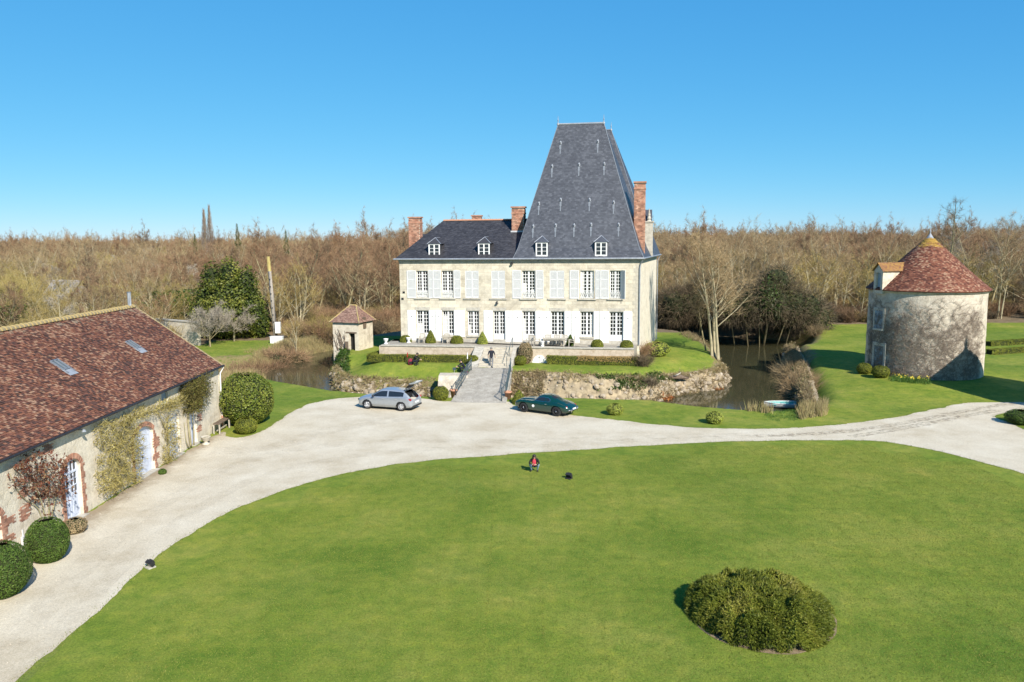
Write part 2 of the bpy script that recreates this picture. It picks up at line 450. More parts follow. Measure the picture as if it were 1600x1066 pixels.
M['coping'] = nmat('coping_stone', [(.28, .26, .22), (.42, .39, .33), (.5, .47, .4)], 3, .9, .4, 20)
M['brick'] = nmat('clay_brick', [(.28, .13, .085), (.37, .19, .125), (.45, .28, .20)], 2.2, .85, .3, 60, .01, rnd=.55)
M['mortar'] = nmat('lime_mortar', [(.42, .37, .29), (.55, .50, .41)], 4, .95, .3, 40)
M['slate'] = tile_mat('slate', [(.046, .050, .063), (.056, .061, .075), (.066, .071, .087), (.088, .094, .112)], None, None, .5, .8)
M['slate2'] = tile_mat('dark_slate', [(.028, .027, .030), (.036, .035, .039), (.044, .043, .048), (.060, .059, .065)], None, None, .5, .5)
M['tile'] = tile_mat('clay_tile', [(.058, .034, .027), (.105, .046, .032), (.155, .062, .039), (.22, .090, .050), (.32, .19, .12)], (.36, .30, .21), (6.9, 10.2), .85, .5)
M['tile2'] = tile_mat('tower_tile', [(.10, .040, .028), (.16, .058, .037), (.205, .076, .046), (.26, .108, .064), (.36, .22, .14)], (.40, .25, .05), (11.0, 12.9), .85, .5)
M['tile3'] = tile_mat('old_tile', [(.14, .08, .06), (.21, .12, .09), (.27, .16, .12), (.33, .22, .16)], (.42, .33, .14), (3.6, 5.8), .85, .8)
M['ridge'] = nmat('lichened_ridge', [(.24, .19, .14), (.34, .27, .15), (.40, .29, .10), (.36, .33, .28)], 1.6, .9, .5, 25)
M['white'] = flat('white_paint', (.74, .735, .71), .45)
M['shutter'] = flat('weathered_white_paint', (.64, .635, .625), .5)
M['shaded_white'] = nmat('shaded_white_paint', [(.52, .56, .66), (.62, .66, .74)], 3, .5)  # white barn doors, with the blue of their shade mixed into the colour
M['bluegrey'] = nmat('blue_grey_paint', [(.22, .30, .36), (.34, .42, .48)], 3, .6)
M['zinc'] = nmat('zinc', [(.30, .32, .35), (.45, .47, .50)], 3, .45, metal=.5)
M['lead'] = nmat('pale_lead', [(.42, .43, .45), (.58, .58, .58)], 4, .6)
M['oldlead'] = nmat('weathered_lead', [(.20, .22, .25), (.32, .34, .37)], 4, .6)
M['leadstain'] = nmat('lead_apron', [(.13, .145, .17), (.19, .21, .24)], 4, .6)
M['glass'] = flat('window_glass', (.018, .020, .024), .06, 0, .8)
M['iron'] = nmat('blue_grey_iron', [(.035, .055, .065), (.07, .10, .115)], 5, .5)
M['dark'] = nmat('dark_metal', [(.015, .015, .017), (.035, .035, .038)], 8, .5)
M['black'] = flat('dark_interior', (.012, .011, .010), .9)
M['wood'] = nmat('weathered_teak', [(.28, .25, .20), (.42, .38, .31), (.5, .46, .39)], 6, .8, .3, 40)
M['oldwood'] = nmat('old_timber', [(.10, .07, .05), (.19, .14, .10)], 6, .85, .3, 40)
M['pole'] = nmat('lichened_pole', [(.25, .22, .19), (.36, .32, .27)], 3, .9, .3, 30)
M['poletop'] = nmat('yellow_pole_cap', [(.38, .30, .10), (.48, .39, .16)], 3, .9)
M['terra'] = nmat('terracotta', [(.42, .20, .12), (.52, .28, .18)], 4, .85, .2, 30)
M['terrace'] = stone_mat('terrace_paving', (.34, .31, .26), (.26, .23, .19), (.6, .6, .6), .7, .5, .5, .4, (.15, .14, .11), .4, .6)
M['step'] = nmat('worn_step', [(.36, .31, .24), (.46, .42, .34), (.52, .47, .38)], 3, .9, .4, 22)
M['rock'] = nmat('limestone_rock', [(.20, .155, .105), (.32, .26, .185), (.44, .38, .30)], 2, .92, .7, 14, .04)
M['bark'] = nmat('lichened_bark', [(.17, .15, .09), (.26, .23, .13), (.31, .27, .17)], 3, .9, .5, 20, obj=.5)
M['barkp'] = nmat('pale_bark', [(.26, .23, .16), (.36, .31, .19), (.42, .37, .25)], 2, .9, .4, 20)
M['twig_red'] = nmat('reddish_twigs', [(.180, .112, .068), (.255, .166, .098)], .5, .9, obj=.7, rnd=.5)
M['twig_tan'] = nmat('tan_twigs', [(.215, .158, .088), (.305, .232, .132)], .5, .9, obj=.6, rnd=.5)
M['twig_olive'] = nmat('olive_twigs', [(.23, .183, .066), (.32, .262, .098)], .5, .9, obj=.6, rnd=.5)
M['twig_grey'] = nmat('grey_twigs', [(.25, .22, .175), (.35, .31, .25)], .5, .9, obj=.3, rnd=.5)
M['twig_creep'] = nmat('creeper_stems', [(.18, .14, .11), (.27, .215, .165)], .5, .9, rnd=.5)
M['twig_dark'] = nmat('dark_twigs', [(.09, .07, .045), (.14, .11, .07)], .5, .9, obj=.5, rnd=.5)
M['box'] = leafmat('box_leaf', [(.085, .11, .012), (.15, .175, .02), (.22, .23, .03), (.31, .29, .045)])
M['boxd'] = leafmat('dark_box_leaf', [(.035, .075, .012), (.065, .12, .018), (.10, .16, .026), (.16, .21, .045)])
M['yew'] = leafmat('yew_needle', [(.07, .095, .012), (.13, .155, .018), (.20, .215, .028), (.30, .28, .06)])
M['laurel'] = leafmat('laurel_leaf', [(.06, .095, .014), (.115, .155, .022), (.18, .205, .034), (.28, .28, .055)], .4)
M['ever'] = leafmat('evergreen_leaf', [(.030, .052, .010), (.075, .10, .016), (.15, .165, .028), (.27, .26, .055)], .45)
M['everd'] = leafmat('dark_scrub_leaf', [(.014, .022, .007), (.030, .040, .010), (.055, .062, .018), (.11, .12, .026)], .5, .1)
M['ivy'] = leafmat('ivy_leaf', [(.02, .05, .010), (.04, .085, .015), (.07, .13, .02), (.11, .17, .04)], .35)
M['core'] = nmat('inner_growth', [(.018, .024, .008), (.035, .042, .014)], 4, .95)
M['redleaf'] = leafmat('red_young_leaf', [(.10, .03, .022), (.17, .055, .035), (.22, .10, .06), (.26, .17, .09)], .5)
M['wist'] = leafmat('dry_creeper', [(.20, .165, .05), (.32, .26, .085), (.44, .37, .14), (.50, .44, .2)], .8)
M['creepd'] = leafmat('brown_green_creeper', [(.06, .055, .015), (.12, .10, .03), (.19, .15, .05), (.15, .17, .03)], .7)
M['reed'] = leafmat('dry_reed', [(.26, .19, .09), (.38, .29, .15), (.46, .38, .21), (.30, .27, .10)], .9)
M['bramble'] = leafmat('dry_bramble', [(.17, .115, .06), (.28, .205, .12), (.40, .31, .19), (.20, .19, .07)], .9)
M['limeleaf'] = leafmat('yellow_green_leaf', [(.20, .24, .03), (.32, .36, .06), (.42, .44, .12)], .5)
M['orange'] = leafmat('orange_leaf', [(.30, .09, .02), (.42, .14, .03), (.36, .18, .08)], .7)
M['rusty'] = leafmat('rusty_hedge_leaf', [(.30, .19, .06), (.40, .27, .10), (.46, .33, .15)], .7)
M['daff'] = flat('daffodil_yellow', (.75, .58, .05), .6)
M['turf'] = leafmat('turf_blade', [(.095, .145, .018), (.16, .205, .030), (.23, .255, .048), (.34, .32, .09)], .7, .3)
M['gleaf'] = leafmat('green_blade', [(.05, .11, .02), (.09, .18, .03), (.14, .22, .05)], .6)
M['skin'] = nmat('skin', [(.45, .28, .20), (.52, .33, .24)], 8, .55)

# ------------------------------------------------------------------ ground, moat, drive
WZ = -1.2                          # water level
def g2(x, y, z=0.0): p = G(x, y, z); return (p[0], p[1])
near_shore = [g2(x, y, WZ) for x, y in [(330, 596), (380, 598), (425, 600), (450, 607), (500, 616), (540, 623), (600, 629), (680, 633), (720, 634), (790, 634), (850, 634), (905, 635), (960, 637), (1010, 638), (1035, 640), (1085, 647), (1122, 651), (1160, 654), (1200, 656), (1240, 651)]]
right_shore = [g2(x, y, WZ) for x, y in [(1256, 640), (1250, 622), (1244, 606), (1238, 590), (1236, 575), (1228, 560)]] + [(35, 97), (38.5, 106), (36, 113), (22, 119), (0, 121), (-14, 118)]
far_left = [g2(x, y, WZ) for x, y in [(535, 545), (520, 547), (480, 554), (440, 563), (415, 572), (375, 576), (335, 578)]] + [(-37, 84), (-37, 78)]
MOAT = smoothline(near_shore + right_shore + far_left, .8, True)
isl_px = [(521, 552), (520, 575), (521, 602), (528, 611), (560, 617), (640, 620), (700, 623), (800, 625), (850, 629), (910, 632), (970, 631), (1035, 627), (1060, 619), (1097, 612), (1130, 606), (1139, 592), (1138, 578)]
ISLE = smoothline([g2(x, y, WZ) for x, y in isl_px] + [(22.6, 83), (23.5, 93), (23.5, 101), (19, 107.5), (0, 110), (-14, 108), (-19.8, 101)], .8, True)
drive_out = [(-420, 1180), (-120, 960), (0, 884), (120, 812), (228, 746), (300, 702), (346, 676), (356, 682), (375, 684), (400, 679), (420, 668), (440, 656), (455, 645), (470, 637), (485, 631), (505, 626), (530, 623), (560, 621), (610, 620), (660, 623), (690, 627), (706, 627), (790, 628), (805, 634), (850, 643), (905, 650), (960, 656), (1020, 663), (1100, 669), (1200, 670), (1300, 665), (1370, 657), (1420, 648), (1460, 640), (1500, 632), (1600, 617), (1700, 602), (1800, 590)]
drive_in = [(1800, 613), (1680, 628), (1600, 640), (1570, 646), (1556, 652), (1575, 660), (1600, 671), (1680, 700), (1800, 760), (1800, 830), (1700, 775), (1600, 740), (1550, 727), (1500, 714), (1450, 702), (1400, 693), (1350, 689), (1200, 689), (1050, 694), (920, 702), (830, 708), (750, 714), (650, 722), (550, 738), (450, 765), (370, 795), (300, 832), (235, 880), (180, 930), (100, 1000), (25, 1066), (-60, 1150), (-120, 1220)]
def jag(pts, step, amp, seed):
    P = smoothline([g2(x, y) for x, y in pts], step); g = np.random.default_rng(seed)
    t = np.arange(len(P)) * step
    d = np.gradient(P, axis=0); nrm = np.stack([-d[:, 1], d[:, 0]], 1); nrm /= np.linalg.norm(nrm, axis=1)[:, None] + 1e-9
    k = (fbm(t * .8, t * 0, seed, 4) - .5) * 2 * amp + g.normal(0, amp * .12, len(P))
    return P + nrm * k[:, None]
DRIVE = np.concatenate([jag(drive_out, .22, .22, 3), jag(drive_in, .22, .16, 4)])
DRIVE_LO = np.array([g2(x, y) for x, y in drive_out + drive_in])
TOWER_C = np.array([40.7, 75.6])

def land_h(x, y):
    h = .55 * smooth01((x - 25) / 10) * smooth01((y - 62) / 8) + .5 * smooth01((y - 100) / 40)
    return h + .25 * (fbm(x * .05, y * .05, 5) - .5) * smooth01((y - 90) / 25)
def ground_z(x, y):
    x = np.asarray(x, float); y = np.asarray(y, float)
    sm = sdist(x, y, MOAT); si = sdist(x, y, ISLE)
    h = land_h(x, y)
    w = np.where(y > 85, 2.2, np.where(x > 22, 2.6, 2.4))
    out = np.where(sm > 0, WZ - .1 + (h - WZ + .1) * smooth01(sm / w), np.maximum(WZ - 1.2, WZ - .1 + sm * .7))
    back = smooth01(-si / 1.3) ** .6 * (1.2 - WZ + .1)
    old = smooth01((-si - .5) / 2.6) ** 1.3 * (1.2 - WZ + .1)
    def two(h1): return (h1 - WZ + .1) * smooth01((-si - .3) / 1.1) + (1.2 - h1) * smooth01((-si - 1.0) / 4.2)
    wl, wr = smooth01((-3 - x) / 2), smooth01((x - 12) / 3); wb = smooth01((y - 81) / 4)
    isl = WZ - .1 + (old * (1 - wl - wr) + two(.05) * wl + two(.35) * wr) * (1 - wb) + back * wb
    return np.where(si < 0, isl, out)
def gz(x, y): return float(ground_z(np.array([x]), np.array([y]))[0])
xs = np.concatenate([[-3000, -1500, -800, -450, -280, -180, -120, -85], np.arange(-62, 75, .42), [85, 110, 160, 240, 400, 800, 1500, 3000]])
ys = np.concatenate([[-400, -150, -60, -20, 0], np.arange(10, 55, 2.0), np.arange(55, 124, .36), np.arange(125, 160, 4), [175, 210, 260, 340, 500, 800, 1400, 2500, 5000]])
X, Y = np.meshgrid(xs, ys)
Z = ground_z(X, Y)
ins = (Y > 58) & (Y < 122) & (sdist(X, Y, DRIVE_LO) > .5)
Z = Z + np.where(ins, .10 * (fbm(X * 1.3, Y * 1.3, 9) - .5), 0)
ny, nx = X.shape
idx = np.arange(nx * ny).reshape(ny, nx)
F = np.stack([idx[:-1, :-1], idx[:-1, 1:], idx[1:, 1:], idx[1:, :-1]], -1).reshape(-1, 4)
gm = MB().arr(np.stack([X, Y, Z], -1).reshape(-1, 3), F)

# ground material: lawn, rough bank and woodland floor by zone
m, nt, bs = newmat('lawn_and_banks'); c = coords(nt)
a = node(nt, 'ShaderNodeAttribute', attribute_name='zone')
sp = nt.nodes.new('ShaderNodeSeparateColor'); nt.links.new(a.outputs['Color'], sp.inputs[0])
def nmask(src, scale, amp, lo, hi):
    n = noise(nt, c, scale, 5, .7)
    k = node(nt, 'ShaderNodeMath', operation='MULTIPLY_ADD'); nt.links.new(n, k.inputs[0]); k.inputs[1].default_value = amp; k.inputs[2].default_value = -amp / 2
    s_ = node(nt, 'ShaderNodeMath', operation='ADD'); nt.links.new(src, s_.inputs[0]); nt.links.new(k.outputs[0], s_.inputs[1])
    return ramp(nt, s_.outputs[0], [(lo, (0, 0, 0)), (hi, (1, 1, 1))])
g1 = ramp(nt, noise(nt, c, .22, 6, .62), [(.30, (.122, .178, .021)), (.5, (.168, .212, .031)), (.70, (.224, .242, .048))])
g2c = ramp(nt, noise(nt, c, 1.7, 5, .7), [(.3, (.72, .80, .7)), (.5, (1, 1, 1)), (.72, (1.3, 1.18, 1.05))])
g3 = ramp(nt, noise(nt, c, 13, 4, .75), [(.25, (.50, .56, .5)), (.5, (1, 1, 1)), (.75, (1.5, 1.42, 1.3))])
lawn = mix(nt, 1, mix(nt, 1, g1, g2c, 'MULTIPLY'), g3, 'MULTIPLY')
lawn = mix(nt, 1, lawn, ramp(nt, noise(nt, c, .07, 4, .6), [(.32, (.58, .74, .62)), (.5, (1, 1, 1)), (.68, (1.14, 1.05, 1.1))]), 'MULTIPLY')
lawn = mix(nt, 1, lawn, ramp(nt, noise(nt, c, .75, 6, .72, .8), [(.34, (.76, .88, .80)), (.5, (1, 1, 1)), (.70, (1.20, 1.06, 1.15))]), 'MULTIPLY')
dryp = ramp(nt, noise(nt, c, 3.1, 6, .8), [(.66, (0, 0, 0)), (.80, (.55, .55, .55))])
lawn = mix(nt, dryp, lawn, (.26, .25, .09))
bank = ramp(nt, noise(nt, c, 2.2, 7, .75), [(.25, (.07, .085, .02)), (.42, (.13, .14, .04)), (.55, (.22, .17, .08)), (.64, (.13, .09, .05)), (.80, (.38, .30, .19))])
floor = ramp(nt, noise(nt, c, .8, 7, .75), [(.3, (.11, .08, .05)), (.55, (.20, .15, .09)), (.75, (.27, .21, .12))])
col = mix(nt, nmask(sp.outputs[1], 1.1, .9, .45, .6), lawn, bank)
col = mix(nt, nmask(sp.outputs[0], .5, .8, .45, .6), col, floor)
nt.links.new(col, bs.inputs['Base Color']); bs.inputs['Roughness'].default_value = .9; bs.inputs['Specular IOR Level'].default_value = .12
bump(nt, bs, mix(nt, .5, noise(nt, c, 22, 4, .8), noise(nt, c, 3, 5, .7)), .7, .06)
M['lawn'] = m
gme = gm.mesh('ground', M['lawn'], True)
SM = sdist(X, Y, MOAT); SI = sdist(X, Y, ISLE)
forest_w = smooth01((Y - (97 + 5 * fbm(X * .07, Y * .07, 3))) / 4) * (1 - smooth01((X - 33) / 3) * (1 - smooth01((Y - 112) / 4)))
forest_w = np.maximum(forest_w, smooth01((-34 - X) / 4) * smooth01((Y - 40) / 5) * (1 - smooth01((Y - 88) / 4) * (1 - smooth01((Y - 106) / 3))))
forest_w = np.where((X < -20) & (X > -40) & (Y < 107), np.minimum(forest_w, smooth01((Y - 104) / 4)), forest_w)
bank_w = np.where((SM < 0) & (SI > 0), 1, 0) + 0 * X + np.where(SM >= 0, (1 - smooth01((SM - .2) / np.where(Y > 84, 5.0, 1.5))), 0) + np.where(SI < 0, 1 - smooth01((-SI - 1.0) / 1.4), 0)
bank_w = np.clip(bank_w, 0, 1) * np.where((SM > 0) & (Y < 76) & (X < 20), .55, 1)
zc = np.stack([forest_w * .95, bank_w * .9, 0 * X, 1 + 0 * X], -1).reshape(-1, 4)
at = gme.attributes.new('zone', 'FLOAT_COLOR', 'POINT'); at.data.foreach_set('color', zc.astype(np.float32).ravel())
ground = link('ground', gme, None, 'structure')

# water
m, nt, bs = newmat('moat_water'); c = coords(nt)
bs.inputs['Base Color'].default_value = (.050, .047, .024, 1); bs.inputs['Roughness'].default_value = .04; bs.inputs['IOR'].default_value = 1.33; bs.inputs['Specular IOR Level'].default_value = .5
bump(nt, bs, noise(nt, c, 1.6, 3, .6), .035, .1)
wat = MB().add([(x, y, WZ) for x, y in MOAT], [])
bmw = bmesh.new(); vs = [bmw.verts.new((x, y, WZ)) for x, y in MOAT]
es = [bmw.edges.new((vs[i], vs[(i + 1) % len(vs)])) for i in range(len(vs))]
bmesh.ops.triangle_fill(bmw, edges=es, use_beauty=True, normal=(0, 0, 1))
bmesh.ops.recalc_face_normals(bmw, faces=bmw.faces)
wm = bpy.data.meshes.new('moat_water'); bmw.to_mesh(wm); bmw.free(); wm.materials.append(m)
link('moat_water', wm, None, 'structure')

# gravel drive
m, nt, bs = newmat('pale_gravel'); c = coords(nt)
b1 = ramp(nt, noise(nt, c, .35, 6, .65), [(.3, (.48, .41, .295)), (.5, (.57, .505, .385)), (.7, (.635, .575, .455))])
b2 = ramp(nt, noise(nt, c, 11, 5, .8), [(.25, (.66, .64, .62)), (.5, (1, 1, 1)), (.75, (1.22, 1.2, 1.18))])
b3 = ramp(nt, noise(nt, c, 38, 3, .8), [(.3, (.72, .71, .70)), (.6, (1.1, 1.1, 1.1))])
gcol = mix(nt, 1, mix(nt, .8, b1, b2, 'MULTIPLY'), b3, 'MULTIPLY')
sx = nt.nodes.new('ShaderNodeSeparateXYZ'); nt.links.new(c, sx.inputs[0])
mr = node(nt, 'ShaderNodeMapRange'); nt.links.new(sx.outputs[0], mr.inputs[0])
for i, v in ((1, -19.2), (2, -21.2), (3, 0), (4, 1)): mr.inputs[i].default_value = v
k = node(nt, 'ShaderNodeMath', operation='MULTIPLY_ADD'); nt.links.new(noise(nt, c, .9, 6, .75), k.inputs[0]); k.inputs[1].default_value = 1.4; k.inputs[2].default_value = -.7
s_ = node(nt, 'ShaderNodeMath', operation='ADD'); nt.links.new(mr.outputs[0], s_.inputs[0]); nt.links.new(k.outputs[0], s_.inputs[1])
gcol = mix(nt, ramp(nt, s_.outputs[0], [(.3, (0, 0, 0)), (.75, (.85, .85, .85))]), gcol, (.27, .21, .14))
wd = ramp(nt, noise(nt, c, 1.3, 7, .85), [(.66, (0, 0, 0)), (.76, (.7, .7, .7))])
gcol = mix(nt, wd, gcol, (.30, .25, .17))
wk = ramp(nt, noise(nt, c, 14, 3, .9), [(.70, (0, 0, 0)), (.74, (.8, .8, .8))])
gcol = mix(nt, wk, gcol, (.16, .13, .09))
nt.links.new(gcol, bs.inputs['Base Color']); bs.inputs['Roughness'].default_value = .95; bs.inputs['Specular IOR Level'].default_value = .1
bump(nt, bs, noise(nt, c, 24, 5, .8), .55, .04)
M['gravel'] = m
def sheet(name, poly, z, mat_):
    b = bmesh.new(); vs = [b.verts.new((p[0], p[1], z)) for p in poly]
    es = [b.edges.new((vs[i], vs[(i + 1) % len(vs)])) for i in range(len(vs))]
    bmesh.ops.triangle_fill(b, edges=es, use_beauty=False, normal=(0, 0, 1))
    for f in b.faces:
        f.normal_update()
        if f.normal.z < 0: f.normal_flip()
    me = bpy.data.meshes.new(name); b.to_mesh(me); b.free(); me.materials.append(mat_)
    return link(name, me, None, 'structure')
sheet('gravel_drive', DRIVE, .012, M['gravel'])
# two worn wheel tracks curving towards the right-hand road
m, nt, bs = newmat('worn_track'); c = coords(nt)
bs.inputs['Base Color'].default_value = (.27, .22, .15, 1); bs.inputs['Roughness'].default_value = .95
tr = nt.nodes.new('ShaderNodeBsdfTransparent'); mx = nt.nodes.new('ShaderNodeMixShader')
nt.links.new(ramp(nt, noise(nt, c, 2.2, 7, .85), [(.46, (0, 0, 0)), (.66, (.8, .8, .8))]), mx.inputs[0])
nt.links.new(tr.outputs[0], mx.inputs[1]); nt.links.new(bs.outputs[0], mx.inputs[2]); nt.links.new(mx.outputs[0], nt.nodes['Material Output'].inputs['Surface'])
for pts in ([(1180, 682), (1260, 679), (1350, 671), (1420, 660), (1480, 648), (1560, 634), (1640, 622)], [(1330, 683), (1400, 671), (1460, 660), (1510, 650), (1560, 641)]):
    P = smoothline([g2(x, y) for x, y in pts], .5); d = np.gradient(P, axis=0); nn = np.stack([-d[:, 1], d[:, 0]], 1); nn /= np.linalg.norm(nn, axis=1)[:, None]
    w = (.25 + .25 * fbm(np.arange(len(P)) * .3, np.zeros(len(P)), 8))[:, None]
    L_, R_ = P + nn * w, P - nn * w; n = len(P)
    V = np.concatenate([np.c_[L_, np.full(n, .017)], np.c_[R_, np.full(n, .017)]])
    i = np.arange(n - 1); MB().arr(V, np.stack([i, i + 1, i + 1 + n, i + n], 1)).build('wheel_track', m, None, False, 'structure')

m2, nt, bs = newmat('faint_ruts'); c = coords(nt)
bs.inputs['Base Color'].default_value = (.31, .24, .15, 1); bs.inputs['Roughness'].default_value = .95
tr = nt.nodes.new('ShaderNodeBsdfTransparent'); mx = nt.nodes.new('ShaderNodeMixShader')
nt.links.new(ramp(nt, noise(nt, c, .9, 8, .8), [(.44, (0, 0, 0)), (.78, (.24, .24, .24))]), mx.inputs[0])
nt.links.new(tr.outputs[0], mx.inputs[1]); nt.links.new(bs.outputs[0], mx.inputs[2]); nt.links.new(mx.outputs[0], nt.nodes['Material Output'].inputs['Surface'])
for pts, ww in (([(-160, 1190), (60, 960), (170, 850), (260, 785), (350, 735), (450, 705), (600, 690), (800, 690), (1000, 684), (1180, 679)], .55), ([(-80, 1190), (120, 960), (215, 860), (310, 795), (400, 748), (500, 722), (640, 704), (820, 698), (1010, 689), (1190, 682)], .45), ([(330, 705), (420, 700), (520, 672), (620, 655), (720, 650)], .9)):
    P = smoothline([g2(x, y) for x, y in pts], .5); d = np.gradient(P, axis=0); nn = np.stack([-d[:, 1], d[:, 0]], 1); nn /= np.linalg.norm(nn, axis=1)[:, None]
    w = (ww * (.5 + .9 * fbm(np.arange(len(P)) * .15, np.zeros(len(P)), 8)))[:, None]; L_, R_ = P + nn * w, P - nn * w; n = len(P); zz = .0165 + ww * .002
    V = np.concatenate([np.c_[L_, np.full(n, zz)], np.c_[R_, np.full(n, zz)]]); i = np.arange(n - 1); MB().arr(V, np.stack([i, i + 1, i + 1 + n, i + n], 1)).build('wheel_track', m2, None, False, 'structure')
# scattered stones and weeds on the gravel
gs_ = np.random.default_rng(88); Q = gs_.uniform([-24, 24], [40, 66], (4500, 2)); Q = Q[sdist(Q[:, 0], Q[:, 1], DRIVE_LO) < -.15]; st_m = MB()
a_ = gs_.uniform(0, 6.28, len(Q)); r_ = gs_.uniform(.015, .04, len(Q)); V = np.stack([np.c_[Q[:, 0] + r_ * np.cos(a_ + k), Q[:, 1] + r_ * np.sin(a_ + k), np.full(len(Q), .012)] for k in (0, 2.1, 4.2)] + [np.c_[Q, .012 + r_ * .8]], 1).reshape(-1, 3)
i = np.arange(len(Q))[:, None] * 4; st_m.arr(V, np.stack([i + [0, 1, 3], i + [1, 2, 3], i + [2, 0, 3]], 1).reshape(-1, 3), 0, np.repeat(gs_.uniform(0, 1, len(Q)), 3))
st_m.build('loose_gravel', nmat('loose_stones', [(.34, .29, .22), (.50, .45, .37)], 3, .95, rnd=.7), None, False, 'stuff')
# real grass blades: edge tufts along the drive and blades over the near lawn
P1 = jag(drive_in, .22, .16, 4)[::1]
P0 = jag(drive_out, .22, .22, 3)[160:]
g = np.random.default_rng(21)
mb = MB()
for P in (P0, P1):
    P = P[(P[:, 1] > 15) & (np.abs(P[:, 0]) < 65)]
    Q = np.repeat(P, 9, 0) + g.normal(0, .10, (len(P) * 9, 2)); n = len(Q)
    D = unit(n, 5) * .5 + [0, 0, 1]; D /= np.linalg.norm(D, axis=1)[:, None]
    V, F = spikes(np.c_[Q, np.zeros(n)], D, g.uniform(.03, .09, n), .022, 6); mb.arr(V, F, 0, np.repeat(g.uniform(0, 1, n), 3))
mb.build('edge_grass', M['turf'], None, False, 'stuff')

# ------------------------------------------------------------------ the chateau
HA = np.array([-11.65, 83.1, 2.7]); HB = np.array([12.75, 79.1, 2.7])
e1 = (HB - HA); HW = float(np.linalg.norm(e1)); e1 = e1 / HW; e2 = np.array([-e1[1], e1[0], 0])
HROT = math.atan2(e1[1], e1[0])
def hl(px, py, ly=0.0):
    """photo pixel -> (local x, local z) on the plane at local depth ly of the house"""
    p = PL(px, py, HA + e2 * ly, e2) - HA
    return float(p @ e1), float(p[2])
house = thing('country_house', 'large pale stone house with tall steep slate roof and white shutters on the moated island', 'house', HA, HROT)
EZ = hl(800, 404)[1]                                   # eave height
HBR = (HW + 16 * math.sin(R(6.7)), 16 * math.cos(R(6.7)))   # back right corner
XP = hl(803, 400, -.35)[0]                             # where the pavilion roof begins
# openings measured from the photograph: (left px, right px) and rows
upper_open = [(651, 668.5), (690.5, 708), (816, 836), (907, 928), (953, 970)]
upper_shut = [(727, 748), (768, 789), (859, 881.5)]
lower_open = [(651.5, 670), (691.5, 709), (731, 748.5), (771, 789), (816.5, 836), (861, 881.5), (907, 927), (952.5, 973.5)]
long_door = [0, 3, 4, 5, 7]
def span(a, b, y): return hl(a, y)[0], hl(b, y)[0]
UT, UB = hl(812, 423)[1], hl(812, 466)[1]
LT, LS = hl(812, 486.5)[1], hl(812, 523)[1]
ops = []; wins = []
for a, b in upper_open + upper_shut:
    x0, x1 = span(a, b, 445); ops.append((x0, x1, UB, UT))
    if (a, b) in upper_open: wins.append((x0, x1, UB, UT, 'up'))
for i, (a, b) in enumerate(lower_open):
    x0, x1 = span(a, b, 505); zb = .06 if i in long_door else LS - .15
    ops.append((x0, x1, zb, LT)); wins.append((x0, x1, zb, LT, 'low'))
w = MB(); wall_open(w, HW, EZ, ops, .3)
bl = (0.0, 10.5)
# side walls, back walls
w.arr([(HW, 0, -1.6), (HBR[0], HBR[1], -1.6), (HBR[0], HBR[1], EZ), (HW, 0, EZ)], [(0, 1, 2, 3)], 1)
w.arr([(HBR[0], HBR[1], -1.6), (XP, HBR[1], -1.6), (XP, HBR[1], EZ), (HBR[0], HBR[1], EZ)], [(0, 1, 2, 3)], 1)
w.arr([(XP, HBR[1], -1.6), (XP, 10.5, -1.6), (XP, 10.5, EZ), (XP, HBR[1], EZ)], [(0, 1, 2, 3)], 1)
w.arr([(XP, 10.5, -1.6), (0, 10.5, -1.6), (0, 10.5, EZ), (XP, 10.5, EZ)], [(0, 1, 2, 3)], 1)
w.arr([(0, 10.5, -1.6), (0, 0, -1.6), (0, 0, EZ), (0, 10.5, EZ)], [(0, 1, 2, 3)], 0)
w.arr([(0, 0, -1.6), (HW, 0, -1.6), (HW, 0, 0), (0, 0, 0)], [(0, 1, 2, 3)], 0)
w.build('wall', [M['lime'], M['render']], house)
# band course and cornice
MB().box(-.04, HW + .04, -.05, -.004, EZ - .38, EZ - .28).box(-.08, HW + .08, -.12, -.004, EZ - .28, EZ - .06).build('cornice', M['coping'], house)
MB().box(0.02, HW - .02, -.03, -.003, -.02, .35).build('plinth', M['coping'], house)
# quoins up the right-hand corner, each a stone of its own
qn = MB().box(0, .62, -.018, -.004, 0, .39).mesh('quoin', M['step']); qn2 = MB().box(0, .42, -.018, -.004, 0, .39).mesh('quoin', M['step'])
for i in range(20):
    z = .36 + i * .405
    if z > EZ - .8: break
    lw = .62 if i % 2 else .42
    o = link('quoin', qn if i % 2 else qn2, house); o.location = (HW - lw, 0, z)
# black upright panel inside, standing in for the shade of the rooms
MB().box(.3, HW - .3, 1.2, 1.25, 0, EZ).build('room_shade_panel', M['black'], house)

